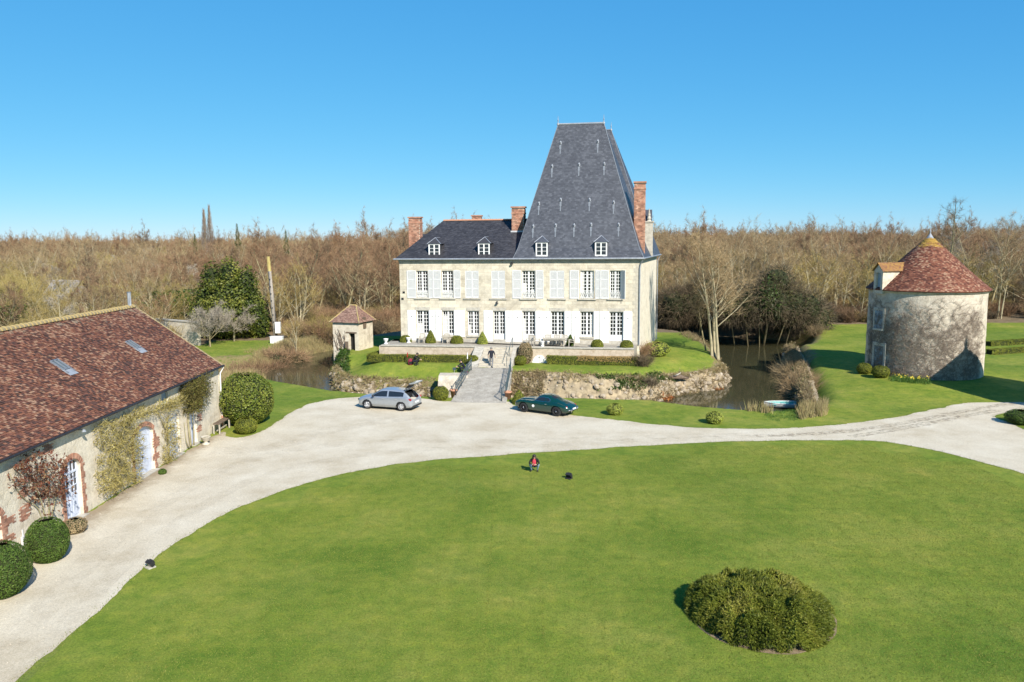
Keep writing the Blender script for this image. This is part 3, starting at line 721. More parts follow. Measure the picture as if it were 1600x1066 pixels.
# casement windows: frame, glazing, railing
def casement(x0, x1, z0, z1, kind):
    W_, H_ = x1 - x0, z1 - z0
    y0, y1 = .17, .24
    f = MB(); t = .075
    f.box(x0, x0 + t, y0, y1, z0, z1).box(x1 - t, x1, y0, y1, z0, z1).box(x0 + t, x1 - t, y0, y1, z1 - t, z1)
    cx = (x0 + x1) / 2
    f.box(cx - .085, cx + .085, y0 - .02, y1, z0, z1 - t)
    pz = LS + .06 if kind == 'low' else z0 + .10
    f.box(x0 + t, x1 - t, y0 + .01, y1 - .005, z0, pz)
    rows = 6 if kind == 'low' else 8
    gh = (z1 - t - pz) / rows
    for i in range(1, rows):
        z = pz + i * gh; f.box(x0 + t, cx - .085, y0 + .012, y1 - .01, z - .026, z + .026); f.box(cx + .085, x1 - t, y0 + .012, y1 - .01, z - .026, z + .026)
    for a, b in ((x0 + t, cx - .085), (cx + .085, x1 - t)):
        q = (a + b) / 2; f.box(q - .024, q + .024, y0 + .008, y1 - .012, pz, z1 - t)
    o = f.build('window', M['white'], house)
    MB().box(x0 + .02, x1 - .02, y1 - .02, y1 - .012, z0 + .02, z1 - .02).build('glazing', M['glass'], o)
    cu = CURT.get(len(CDONE)); CDONE.append(1)
    if cu:
        q = MB()
        for a, b, zt_ in cu:
            xa, xb = x0 + t + (W_ - 2 * t) * a, x0 + t + (W_ - 2 * t) * b; nf = 10
            for k in range(nf): q.obox((xa + (xb - xa) * (k + .5) / nf, y1 - .027, (pz + pz + (z1 - t - pz) * zt_) / 2), (xb - xa) / nf * 1.05, .006, (z1 - t - pz) * zt_, Matrix.Rotation(.35 * (-1) ** k, 3, 'Z'))
        q.build('curtain', M['linen'], o)
    if kind == 'up':
        r_ = MB(); zt = z0 + .62
        r_.box(x0, x1, .03, .07, zt, zt + .04).box(x0, x1, .03, .07, z0 + .06, z0 + .09)
        n = 7
        for i in range(n):
            a = x0 + (i + .0) * W_ / n; b = x0 + (i + 1) * W_ / n
            r_.beam((a, .05, z0 + .09), (b, .05, zt), .025, .03); r_.beam((b, .05, z0 + .09), (a, .05, zt), .025, .03)
        r_.build('railing', M['white'], o)
        MB().box(x0 - .25, x1 + .25, -.14, .165, z0 - .15, z0 - .02).build('sill', M['coping'], o)
    return o
M['linen'] = flat('linen', (.55, .53, .49), .8); CDONE = []
CURT = {0: [(0, .45, .22), (.55, 1, .22)], 1: [(0, .45, .25), (.55, 1, .2)], 2: [(0, .3, .55), (.7, 1, .3)], 3: [(0, .2, 1), (.8, 1, 1)], 5: [(0, .42, .45)], 6: [(0, .45, .8)], 7: [(0, .2, .4)], 9: [(0, .22, .7)], 11: [(.8, 1, .9)]}
for wv in wins: casement(*wv)
for a, b in upper_shut:
    x0, x1 = span(a, b, 445); MB().box(x0 - .2, x1 + .2, -.12, .2, UB - .15, UB - .02).build('sill', M['coping'], house)
for i, (a, b) in enumerate(lower_open):
    x0, x1 = span(a, b, 505)
    MB().box(x0, x1, .0, .45, -.05, .05).build('door_step', M['coping'], house) if i in long_door else MB().box(x0 - .1, x1 + .1, -.1, .16, LS - .32, LS - .16).build('sill', M['coping'], house)
    MB().box(x0 - .15, x1 + .15, -.028, -.005, LT + .02, LT + .36).build('lintel', M['coping'], house)

# louvred shutters (unit mesh 0.68 x 2.8) and boarded shutters
def louvred():
    mb = MB(); W_, H_ = .68, 2.8
    mb.box(0, .055, -.05, 0, 0, H_).box(W_ - .055, W_, -.05, 0, 0, H_).box(.05, W_ - .05, -.012, -.006, 0, H_)
    for z0, z1 in ((0, .10), (.94, 1.0), (1.86, 1.92), (H_ - .08, H_)): mb.box(.07, W_ - .07, -.048, -.002, z0, z1)
    for lo, hi in ((.10, .94), (1.0, 1.86), (1.92, 2.72)):
        n = 12
        for i in range(n):
            z = lo + (i + .5) * (hi - lo) / n
            mb.obox((W_ / 2, -.024, z), W_ - .11, .012, .062, Matrix.Rotation(R(22), 3, 'X'))
    return mb.mesh('shutter', M['shutter'])
def boarded():
    mb = MB(); W_, H_ = .68, 2.8; n = 4
    for i in range(5):
        z0 = i * H_ / 5; mb.box(0, W_, -.045, -.002, z0 + .006, z0 + H_ / 5 - .006)
    mb.box(0, W_, -.03, -.001, 0, H_)
    mb.box(W_ / 2 - .05, W_ / 2 + .05, -.055, -.045, H_ * .78, H_ * .80, 1)
    return mb.mesh('shutter', [M['white'], M['dark']])
lv, bd = louvred(), boarded()
def shutter(me, a, b, y, z0, z1, rot=0, lx=None):
    x0, x1 = span(a, b, y)
    o = link('shutter', me, house); o.location = (x0 + .01, -.012, z0); o.scale = ((x1 - x0 - .02) / .68, 1, (z1 - z0) / 2.8)
    if rot: o.rotation_euler = (0, 0, rot)
    return o
for a, b in [(636, 650.5), (669.5, 676.3), (676.5, 689.5), (709, 719.7), (800.5, 814.8), (837, 849.3), (890, 904.5), (930, 937.5), (937.7, 951.5)]: shutter(lv, a, b, 445, UB - .03, UT + .03)
for a, b in upper_shut:
    mdl = (a + b) / 2
    for p, q in ((a - .3, mdl), (mdl, b + .3)):
        o = shutter(lv, p, q, 445, UB + .01, UT - .01); o.location.y = .06
o = shutter(lv, 970, 978, 445, UB - .03, UT + .03); o.location = (hl(971, 445)[0], -.02, UB - .03); o.scale.x = .95; o.rotation_euler = (0, 0, R(-52)); o['label'] = 'half-open louvred shutter at the right-hand upper window'
for k_, (a, b) in enumerate([(637, 650.5), (670.5, 680.7), (681, 690.8), (709.6, 717.8), (718, 726.8), (755.8, 770.3), (789.6, 801.3), (801.8, 815.8), (836.6, 848.5), (848.8, 860.3), (882, 893), (893.3, 906.3), (927.6, 936.8), (937.2, 951.8), (974, 988)]):
    shutter(bd, a, b, 505, (LS - .3) if k_ in (3, 4) else .12, LT + .05)
# small wall lamps and vents
for px, py in ((800, 412), (777, 473)):
    x, z = hl(px, py); MB().box(x - .06, x + .06, -.2, -.01, z + .1, z + .16).lathe([(.04, .1), (.15, -.05), (.15, -.1), (0.02, -.1)], 8, (x, -.2, z)).build('wall_lamp', M['dark'], house)
for px, py in ((631, 457), (629, 467)):
    x, z = hl(px, py); MB().box(x - .12, x + .12, -.04, -.005, z - .1, z + .1).box(x - .08, x + .08, -.06, -.04, z - .06, z + .06).build('wall_vent', M['dark'], house)

# ---- roofs
OV = .38
def roof_face(mb, tb, P0, P1, P2, P3, tw=.26, th=.15, seed=1, skip=None, lift=.35, thick=.014):
    mb.arr([P0, P1, P2, P3], [(0, 1, 2, 3)])
    if tb is not None: tile_face(tb, P0, P1, P2, P3, tw, th, thick, seed, 0, skip, lift)
# left wing: ridge along x at depth 5
rz_ = hl(757, 344, 5.2)[1]; rx0 = hl(693, 345, 5.2)[0]; RXE = XP + 4.6
lr = MB(); lt = MB()
A0, A1 = (-OV, -OV, EZ), (XP + .3, -OV, EZ); R0_, R1_ = (rx0, 5.2, rz_), (RXE, 5.2, rz_)
roof_face(lr, lt, A0, (XP + 1.5, -OV, EZ), R1_, R0_, .26, .15, 3)
roof_face(lr, lt, (-OV, 10.9, EZ), A0, R0_, R0_, .26, .15, 4)
lr.arr([(RXE, 10.9, EZ), (-OV, 10.9, EZ), R0_, R1_], [(0, 1, 2, 3)])
o = lr.build('roof', M['slate2'], house); o['label'] = 'dark slate hipped roof over the left wing'
lt.build('roof_slates', M['slate2'], o, False, 'stuff')
# ridge tiles of the left wing, one by one
rt = MB().lathe([(.13, 0), (.15, .42)], 8, (0, 0, 0), 0, 0, math.pi).mesh('ridge_tile', M['terra'])
n_ = int((RXE - rx0 - 1.2) / .42)
for i in range(n_):
    r_ = link('ridge_tile', rt, o); r_.location = (rx0 + i * .42, 5.2, rz_ - .03); r_.rotation_euler = (R(90), 0, R(90))
# pavilion roof(s)
PD = 8.6
yr = PD / 2
Rl = hl(872, 194, yr); Rr = hl(943.5, 192.5, yr); PZ = (Rl[1] + Rr[1]) / 2
pr = MB(); pt = MB()
kz = EZ + 1.15; kk = .62                    # bellcast break
def side_x(y): return HW + y * math.tan(R(6.7)) + OV
B = [(XP - OV * .3, -OV, EZ), (side_x(-OV), -OV, EZ), (side_x(PD), PD, EZ), (XP - OV * .3, PD, EZ)]
Tt = [(Rl[0], yr, PZ), (Rr[0], yr, PZ)]
def lerp(a, b, t): return tuple(a[i] + (b[i] - a[i]) * t for i in range(3))
def brk(p, q): v = lerp(p, q, .11); return (v[0], v[1], EZ + (PZ - EZ) * .075)
K = [brk(B[0], Tt[0]), brk(B[1], Tt[1]), brk(B[2], Tt[1]), brk(B[3], Tt[0])]
roof_face(pr, pt, B[0], B[1], K[1], K[0], .24, .16, 5, None, .5, .018); roof_face(pr, pt, K[0], K[1], Tt[1], Tt[0], .26, .17, 6)
roof_face(pr, pt, B[1], B[2], K[2], K[1], .26, .17, 7); roof_face(pr, pt, K[1], K[2], Tt[1], Tt[1], .26, .17, 8)
pr.arr([B[3], B[0], K[0], K[3]], [(0, 1, 2, 3)]); pr.arr([K[3], K[0], Tt[0]], [(0, 1, 2)])
pr.arr([B[2], B[3], K[3], K[2]], [(0, 1, 2, 3)]); pr.arr([K[2], K[3], Tt[0], Tt[1]], [(0, 1, 2, 3)])
proof = pr.build('roof', M['slate'], house); proof['label'] = 'very tall steep blue-grey slate pavilion roof'
pt.build('roof_slates', M['slate'], proof, False, 'stuff')
MB().tube([K[1], Tt[1]], .05, 5).tube([K[0], Tt[0]], .03, 5).tube([B[1], K[1]], .05, 5).tube([B[0], K[0]], .03, 5).build('hip_flashing', M['leadstain'], proof); MB().tube([Tt[0], Tt[1]], .11, 6).build('ridge_flashing', M['zinc'], proof)
# second pavilion roof behind
yb0 = PD; yb1 = HBR[1] + OV; yrb = yb0 + PD / 2 - .3
Rb = hl(955, 203, yrb)
br = MB(); bt = MB()
Bb = [(XP, yb0, EZ), (side_x(yb0), yb0, EZ), (side_x(yb1), yb1, EZ), (XP, yb1, EZ)]
Tb = [(Rb[0] - 4.6, yrb, Rb[1]), (Rb[0], yrb, Rb[1])]
roof_face(br, bt, Bb[1], Bb[2], Tb[1], Tb[1], .26, .17, 11); roof_face(br, bt, Bb[0], Bb[1], Tb[1], Tb[0], .3, .3, 12)
br.arr([Bb[2], Bb[3], Tb[0], Tb[1]], [(0, 1, 2, 3)]); br.arr([Bb[3], Bb[0], Tb[0]], [(0, 1, 2)])
broof = br.build('roof', M['slate'], house); broof['label'] = 'second steep slate roof just behind the tall one'
bt.build('roof_slates', M['slate'], broof, False, 'stuff')
MB().tube([Bb[1], Tb[1]], .045, 5).tube([Tb[0], Tb[1]], .08, 6).build('ridge_flashing', M['leadstain'], broof)
fin = MB().lathe([(.12, -.1), (.13, .05), (.05, .13), (.035, .32), (.07, .38), (.035, .45), (.012, .85)], 8).mesh('finial', M['oldlead'], True)
for p, par in ((Tt[0], proof), (Tt[1], proof), (Tb[1], broof)):
    link('finial', fin, par).location = p
# rear wing glimpsed behind the left hip
rw = MB(); zz = hl(662, 366, 13)[1]; xa = hl(654, 366, 13)[0]
rw.box(xa - .2, 6, 10.5, 16, -1.6, EZ - .2)
rw.arr([(xa - .5, 10, EZ - .2), (6, 10, EZ - .2), (6, 13, zz), (xa - .5, 13, zz), (6, 16.3, EZ - .2), (xa - .5, 16.3, EZ - .2)], [(0, 1, 2, 3), (3, 2, 4, 5)]); rw.add([(xa - .5, 10, EZ - .2), (xa - .5, 13, zz), (xa - .5, 16.3, EZ - .2)], [(0, 1, 2)])
rw.build('rear_wing', M['slate2'], house)
# vents on the pavilion slope: lead hood and apron running down the slates
vn = MB()
vn.lathe([(.12, 0), (.12, .22), (.08, .36), (.0, .42)], 8, (0, 0, 0), 0, math.pi, 2 * math.pi).box(-.10, .10, -.028, -.005, -.5, 0, 2).box(-.06, .06, -.024, -.005, -1.05, -.5, 2).box(-.045, .045, -.124, -.118, .02, .18, 1)
vm = vn.mesh('roof_vent', [M['oldlead'], M['black'], M['leadstain']])
def on_front_slope(px, py):
    P0, P1, P2 = np.array(K[0]), np.array(K[1]), np.array(Tt[0]); nn = np.cross(P1 - P0, P2 - P0)
    toW = lambda v: HA + e1 * v[0] + e2 * v[1] + np.array([0, 0, v[2]])
    nw = e1 * nn[0] + e2 * nn[1] + np.array([0, 0, nn[2]])
    p = PL(px, py, toW(P0), nw) - HA
    return (float(p @ e1), float(p @ e2), float(p[2]))
slope_a = math.atan2(yr - K[0][1], PZ - K[0][2])
for px, py in [(875.7, 226), (934, 224), (862.6, 262.6), (904.6, 260), (944, 259), (842, 321), (876, 315), (921, 315), (958.7, 319), (833, 356.5), (868, 355), (897, 355), (923.5, 354), (966.5, 354)]:
    v = link('roof_vent', vm, proof); p = on_front_slope(px, py); v.location = (p[0], p[1] - .02, p[2]); v.rotation_euler = (-slope_a, 0, 0)
# dormers
def dormer(pxc, py0, py1, slate):
    cx, zb = hl(pxc, py1, .3); zt = hl(pxc, py0, .3)[1]; cx = float(cx); w_ = .60; zb = EZ + .12
    d = MB(); yf, yb = (.22, 3.4) if slate is M['slate2'] else (-.26, 1.6)
    d.box(cx - w_, cx - w_ + .1, yf + .02, yb, zb, zt).box(cx + w_ - .1, cx + w_, yf + .02, yb, zb, zt)
    o = d.build('dormer', slate, house)
    r_ = MB(); ez = zt - .02; pk = zt + .62; e_ = w_ + .14
    pf = (cx, yf + .55, pk)
    r_.arr([(cx - e_, yf - .1, ez), (cx + e_, yf - .1, ez), pf], [(0, 1, 2)])
    r_.arr([(cx + e_, yf - .1, ez), (cx + e_, yb, ez), (cx, yb, pk), pf], [(0, 1, 2, 3)]); r_.arr([(cx - e_, yb, ez), (cx - e_, yf - .1, ez), pf, (cx, yb, pk)], [(0, 1, 2, 3)])
    r_.arr([(cx - e_, yf - .1, ez), (cx - e_, yb, ez), (cx + e_, yb, ez), (cx + e_, yf - .1, ez)], [(0, 1, 2, 3)])
    r_.tube([(cx + e_, yf - .1, ez), pf], .035, 4, 1).tube([(cx - e_, yf - .1, ez), pf], .035, 4, 1).tube([pf, (cx, yb, pk)], .04, 4, 1)
    r_.build('dormer_roof', [slate, M['zinc']], o)
    f = MB(); x0, x1 = cx - w_, cx + w_
    f.box(x0, x0 + .12, yf - .03, yf + .06, zb, zt).box(x1 - .12, x1, yf - .03, yf + .06, zb, zt).box(x0 + .12, x1 - .12, yf - .03, yf + .06, zt - .12, zt).box(x0 + .12, x1 - .12, yf - .03, yf + .06, zb, zb + .22).box(cx - .06, cx + .06, yf - .035, yf + .055, zb + .22, zt - .12)
    gh = (zt - .34 - zb) / 3
    for i in (1, 2): f.box(x0 + .12, x1 - .12, yf - .02, yf + .05, zb + .22 + gh * i - .02, zb + .22 + gh * i + .02)
    f.box(x0 + .02, x1 - .02, yf + .045, yf + .05, zb + .02, zt - .02, 1)
    f.build('dormer_window', [M['white'], M['glass']], o)
for a in ((679, 381, 401, M['slate2']), (756.5, 380, 400, M['slate2']), (847.5, 378.5, 399, M['slate']), (939.5, 378, 399, M['slate'])): dormer(*a)
# brick chimneys
def chimney(name, x0, x1, y0, y1, z0, z1, label, pots=2):
    b = MB(); g = np.random.default_rng(int(z1 * 100)); nrow = int((z1 - z0) / .14)
    b.box(x0 + .03, x1 - .03, y0 + .03, y1 - .03, z0, z1, 1)
    for j in range(nrow):
        z = z0 + j * .14
        for ax in (0, 1):
            a0, a1 = (x0, x1) if ax == 0 else (y0, y1); n = max(2, int((a1 - a0) / .24)); off = .5 * (j % 2)
            for i in range(n + 1):
                u0 = max(0, (i - off) / n); u1 = min(1, (i + 1 - off) / n)
                if u1 - u0 < .1: continue
                p, q = a0 + (a1 - a0) * u0 + .006, a0 + (a1 - a0) * u1 - .006; k = g.uniform(0, .014); rr = g.uniform(0, 1)
                if ax == 0: b.box(p, q, y0 - k, y0 + .029, z + .006, z + .13, 0, rr)
                else: b.box(x1 - .029, x1 + k, p, q, z + .006, z + .13, 0, rr); b.box(x0 - k, x0 + .029, p, q, z + .006, z + .13, 0, rr)
    o = b.build(name, [M['brick'], M['mortar']], house); o['label'] = label
    c_ = MB(); e = .09
    c_.box(x0 - e, x1 + e, y0 - e, y1 + e, z1 + .003, z1 + .16).box(x0 - e * .5, x1 + e * .5, y0 - e * .5, y1 + e * .5, z1 - .62, z1 - .48)
    c_.build('chimney_cap', M['brick'], o)
    pot = MB().lathe([(.14, 0), (.12, .1), (.11, .34), (.13, .36), (.10, .37)], 10).mesh('chimney_pot', M['terra'])
    for i in range(pots): link('chimney_pot', pot, o).location = (x0 + (i + .5) * (x1 - x0) / pots, (y0 + y1) / 2, z1 + .16)
    return o
def cz(px, py, d): return hl(px, py, d)
a, b = hl(638.5, 360, 9.3)[0], hl(656.5, 360, 9.3)[0]
chimney('chimney', a, b, 9.3, 10.3, EZ, hl(647, 341, 9.3)[1], 'brick chimney at the left end of the house', 0)
a, b = hl(799.5, 350, 3.4)[0], hl(819, 350, 3.4)[0]
chimney('chimney', a, b, 3.4, 4.6, EZ + 2.0, hl(808, 325, 3.4)[1], 'brick chimney on the left wing slope beside the tall roof', 0)
MB().box(a - .1, b + .1, 3.32, 3.36, hl(808, 363, 3.3)[1] - .05, hl(808, 363, 3.3)[1] + .16).build('chimney_flashing', M['lead'], house)
cyd = 1.9; a, b = hl(990.7, 330, cyd)[0], hl(1008.3, 330, cyd)[0]
chimney('chimney', a, b, cyd, cyd + 1.3, EZ + .2, hl(1000, 286, cyd)[1], 'tallest brick chimney on the right-hand slope', 0)
a, b = hl(737, 338, 8.5)[0], hl(751, 338, 8.5)[0]
chimney('chimney', a, b, 8.5, 9.3, EZ + 1.5, hl(744, 338.5, 8.5)[1], 'low brick chimney behind the left ridge', 0)
# stone dormer gable with pinnacle on the right-hand side of the rear roof
sdy = 6.6; x1_, _z = hl(1020.5, 345, sdy); x0_ = hl(1008, 345, sdy)[0]; zt = hl(1014, 348, sdy)[1]
sd = MB().box(x0_ - .6, x1_, sdy, sdy + .55, EZ - .05, zt).box(x0_ - .6, x1_ + .1, sdy - .08, sdy + .63, zt + .003, zt + .16).box(x0_ - .6, x1_, sdy + 2.2, sdy + 2.7, EZ - .05, zt).box(x0_ - .6, x1_ + .1, sdy + 2.15, sdy + 2.75, zt + .003, zt + .16)
sdo = sd.build('stone_dormer', M['coping'], house)
MB().lathe([(.26, .16), (.16, .3), (.24, .42), (.12, .7), (.15, .8), (.02, 1.5)], 8, ((x0_ + x1_) / 2, sdy + .3, zt)).lathe([(.26, .16), (.16, .3), (.24, .42), (.12, .7), (.15, .8), (.02, 1.5)], 8, ((x0_ + x1_) / 2, sdy + 2.45, zt)).build('pinnacle', M['coping'], sdo)
MB().arr([(x0_ - 1.5, sdy + .2, zt), (x1_ - .1, sdy + .2, zt), (x1_ - .1, sdy + 1.35, zt + 1.4), (x0_ - 2, sdy + 1.35, zt + 1.4), (x1_ - .1, sdy + 2.5, zt), (x0_ - 1.5, sdy + 2.5, zt)], [(0, 1, 2, 3), (3, 2, 4, 5)]).add([(x1_ - .1, sdy + .2, zt), (x1_ - .1, sdy + 2.5, zt), (x1_ - .1, sdy + 1.35, zt + 1.4)], [(0, 1, 2)]).build('dormer_roof', M['slate'], sdo)
# gutters and downpipes
gt = MB().tube([(-OV - .06, -OV - .06, EZ - .03), (side_x(-OV) + .06, -OV - .06, EZ - .03)], .085, 8).tube([(side_x(-OV) + .06, -OV - .06, EZ - .03), (side_x(yb1) + .06, yb1, EZ - .03)], .085, 8).tube([(-OV - .06, -OV - .06, EZ - .03), (-OV - .06, 10.9, EZ - .03)], .085, 8)
gt.build('gutter', M['zinc'], house)
def pipe(pts, r_=.06): return MB().tube(pts, r_, 8).build('downpipe', M['zinc'], house)
pipe([(HW + .3, -.35, EZ - .1), (HW + .05, -.14, EZ - .6), (HW - .02, -.12, EZ - 1), (HW - .02, -.12, 0)])
pipe([(HBR[0] + .4, HBR[1], EZ - .1), (HBR[0] + .12, HBR[1] - .1, EZ - .7), (HBR[0] + .12, HBR[1] - .1, -1.4)])

# ------------------------------------------------------------------ terrace, stairs, bridge
def hw(lx, ly, lz=0.0): return HA + e1 * lx + e2 * ly + np.array([0, 0, lz])
def hx(px, py, ly): return hl(px, py, ly)[0]
TY = -3.1
tx0, tx1, txa, txb = hx(596, 543, TY), hx(991, 545, TY), hx(757, 543, TY), hx(803, 543, TY)
twl = hx(743, 543, TY)
def hobj(mb, name, mats, kind=None, parent=None):
    o = mb.build(name, mats, parent, False, kind)
    if parent is None: o.location = HA; o.rotation_euler = (0, 0, HROT)
    return o
t = MB(); t.prism([(tx0, TY), (tx1, TY), (tx1 + .3, .5), (tx0 - .2, .5), (tx0 - .2, 2)], -1.6, -.02)
hobj(t, 'terrace', M['terrace'], 'structure')
tw_ = thing('terrace_wall', 'pale retaining wall under the house terrace, stained below the coping', 'wall', HA, HROT)
b = MB()
for x0, x1 in ((tx0, twl), (txb, tx1)):
    g = np.random.default_rng(int(x1 * 7)); n = int((x1 - x0) / .5)
    b.box(x0, x1, TY - .12, TY - .003, -1.7, -.06)
b.box(tx0 - .2, tx0 - .003, TY - .12, 2.0, -1.7, -.06)
b.build('wall', M['terrwall'], tw_)
cp = MB().box(0, 1.0, TY - .2, TY + .3, -.057, .05).mesh('coping_stone', M['coping'])
for x0, x1 in ((tx0, twl), (txb, tx1)):
    n = max(1, round((x1 - x0) / 1.0)); L = (x1 - x0) / n
    for i in range(n):
        o = link('coping_stone', cp, tw_); o.location = (x0 + i * L + .006, random.uniform(-.02, .01), random.uniform(-.008, .008)); o.scale = (L - .012, 1, 1)
# white half-round cellar doors set in the wall
cdx = hx(843, 560, TY - .15); zc = hl(843, 570, TY - .15)[1]; rr = (hx(855, 560, TY - .15) - hx(831, 560, TY - .15)) / 2
cd = tag(link('cellar_door', None, None, None, tuple(hw(cdx, TY - .16, zc)), HROT), 'white half-round double door at the foot of the terrace wall', 'door')
for s_ in (-1, 1):
    pts = [(0, 0)] + [(s_ * (rr - .02) * math.cos(a_), (rr * 1.25) * math.sin(a_)) for a_ in np.linspace(0, math.pi / 2, 12)]
    q = [(s_ * .012 + x, y) for x, y in pts]
    mb = MB(); V = [(x, -.06, z) for x, z in q] + [(x, 0.03, z) for x, z in q]; k = len(q)
    mb.add(V, [tuple(range(k)), tuple(range(2 * k - 1, k - 1, -1))] + [(i, k + i, k + (i + 1) % k, (i + 1) % k) for i in range(k)])
    mb.box(s_ * .06 - .02, s_ * .06 + .02, -.09, -.06, .7, .8, 1)
    mb.build('door_leaf', [M['white'], M['dark']], cd)
MB().box(-rr - .1, rr + .1, -.03, .05, -.12, -.003).build('door_sill', M['coping'], cd)
# stairs
st = thing('stone_stairs', 'broad worn stone steps climbing from the bridge to the terrace', 'stairs', HA, HROT)
NS = 9; run = .40
for i in range(NS):
    z1 = -.0 - i * 1.5 / NS
    MB().box(txa + .05 + random.uniform(-.03, .03), txb - .05, TY - (i + 1) * run - .02, TY - i * run - .004 if i else TY + .2, z1 - .36, z1 - .01 + random.uniform(-.01, .01)).build('step', M['step'], st)
for x0, x1 in ((twl - .02, txa + .03), (txb - .03, txb + .35)):
    ck = MB(); ye = TY - NS * run
    ck.add([(x0, TY - .13, -1.7), (x1, TY - .13, -1.7), (x1, ye, -1.7), (x0, ye, -1.7), (x0, TY - .13, .02), (x1, TY - .13, .02), (x1, ye, -1.42), (x0, ye, -1.42)], [(0, 1, 2, 3), (7, 6, 5, 4), (0, 4, 5, 1), (1, 5, 6, 2), (2, 6, 7, 3), (3, 7, 4, 0)])
    ck.build('cheek_wall', M['coping'], st)
hr = MB(); ye = TY - NS * run
hr.tube([(txb - .12, TY - .2, .95), (txb - .12, ye, -.5)], .03, 6)
for y_ in (TY - .2, (TY + ye) / 2, ye): hr.tube([(txb - .12, y_, -1.5 * (TY - y_) / (NS * run) - .1), (txb - .12, y_, .95 - 1.45 * (TY - .2 - y_) / (TY - .2 - ye))], .03, 6)
hr.build('handrail', M['iron'], st)
# bridge
BL0, BR0 = G(704, 629, 0)[:2], G(791, 630, 0)[:2]
BL1, BR1 = hw(hx(739, 576, ye), ye + .02)[:2], hw(hx(801.5, 576, ye), ye + .02)[:2]
bd_ = MB(); N = 16; V = []
for i in range(N + 1):
    t_ = i / N; a_ = BL0 + (BL1 - BL0) * t_; c_ = BR0 + (BR1 - BR0) * t_; z = .02 + 1.19 * smooth01(.12 + .88 * t_) ** .9 if i else .018
    for p in (a_, c_): V += [(p[0], p[1], z), (p[0], p[1], min(z - .55, .3) if 0 < t_ else -.3)]
Fq = []
for i in range(N):
    a_ = i * 4; Fq += [(a_, a_ + 2, a_ + 6, a_ + 4), (a_ + 1, a_ + 5, a_ + 7, a_ + 3), (a_, a_ + 4, a_ + 5, a_ + 1), (a_ + 2, a_ + 3, a_ + 7, a_ + 6)]
bd_.arr(V, Fq)
mbd = nmat('bridge_surface', [(.25, .225, .185), (.35, .32, .265), (.43, .395, .335)], 1.4, .95, .5, 26, .02, fine=.6)
br_ = tag(bd_.build('bridge', mbd), 'grey gravelled bridge deck rising over the moat to the stone steps', 'bridge')
ab = MB()
for f0, f1 in ((.02, .30), (.62, 1.0)):
    for A_, B_ in ((BL0, BL1), (BR0, BR1)):
        pass
    a0, a1, c0, c1 = BL0 + (BL1 - BL0) * f0, BL0 + (BL1 - BL0) * f1, BR0 + (BR1 - BR0) * f0, BR0 + (BR1 - BR0) * f1
    h_ = .3 if f0 > .3 else -.05
    ab.prism([(a0[0] + .05, a0[1]), (c0[0] - .05, c0[1]), (c1[0] - .05, c1[1]), (a1[0] + .05, a1[1])], -2.4, h_ - .26)
ab.build('abutment', M['rubble'], br_)
def bridge_z(t_): return .02 + 1.19 * smooth01(.12 + .88 * t_) ** .9
def railing(name, label, P, zs_, group):
    o = thing(name, label, 'railing', (P[0][0], P[0][1], 0), 0, group)
    P = [Vector((p[0] - P[0][0], p[1] - P[0][1], z)) for p, z in zip(P, zs_)]
    up = Vector((0, 0, 1))
    for p in P[::3]: MB().tube([p, p + up * 1.12], .035, 6).ell(p + up * 1.15, .055, .055, .055, 8, 6).build('post', M['iron'], o, True)
    MB().tube([p + up * 1.02 for p in P], .03, 6).build('top_rail', M['iron'], o)
    MB().tube([p + up * .12 for p in P], .022, 6).build('bottom_rail', M['iron'], o)
    b_ = MB()
    for i in range(len(P) - 1):
        L = (P[i + 1] - P[i]).length; n = max(1, int(L / .2))
        for k in range(n):
            q = P[i].lerp(P[i + 1], (k + .5) / n); d_ = (P[i + 1] - P[i]).normalized()
            b_.tube([q + up * .12, q + up * 1.02], .011, 4, 0, False)
            rc = .09
            b_.tube([q + up * .57 + (d_ * math.cos(a_) + up * math.sin(a_)) * rc for a_ in np.linspace(0, 2 * math.pi, 9)], .010, 3, 0, False)
            b_.tube([q + up * .86 + (d_ * math.cos(a_) + up * math.sin(a_)) * .07 for a_ in np.linspace(0, 2 * math.pi, 9)], .010, 3, 0, False)
    b_.build('balusters', M['iron'], o)
ts = np.linspace(.16, .86, 10)
railing('bridge_railing', 'blue-grey iron railing on the left side of the bridge', [BL0 + (BL1 - BL0) * t_ + np.array([.12, 0]) for t_ in ts], [bridge_z(t_) for t_ in ts], 'railings of the bridge')
Pr = [BR0 + (BR1 - BR0) * t_ + np.array([-.12, 0]) for t_ in ts]
Pr = [Pr[0] + np.array([-.35, -1.3]), Pr[0] + np.array([-.42, -.8]), Pr[0] + np.array([-.22, -.35])] + Pr
railing('bridge_railing', 'blue-grey iron railing with a flared end on the right side of the bridge', Pr, [.03, .06, .1] + [bridge_z(t_) for t_ in ts], 'railings of the bridge')

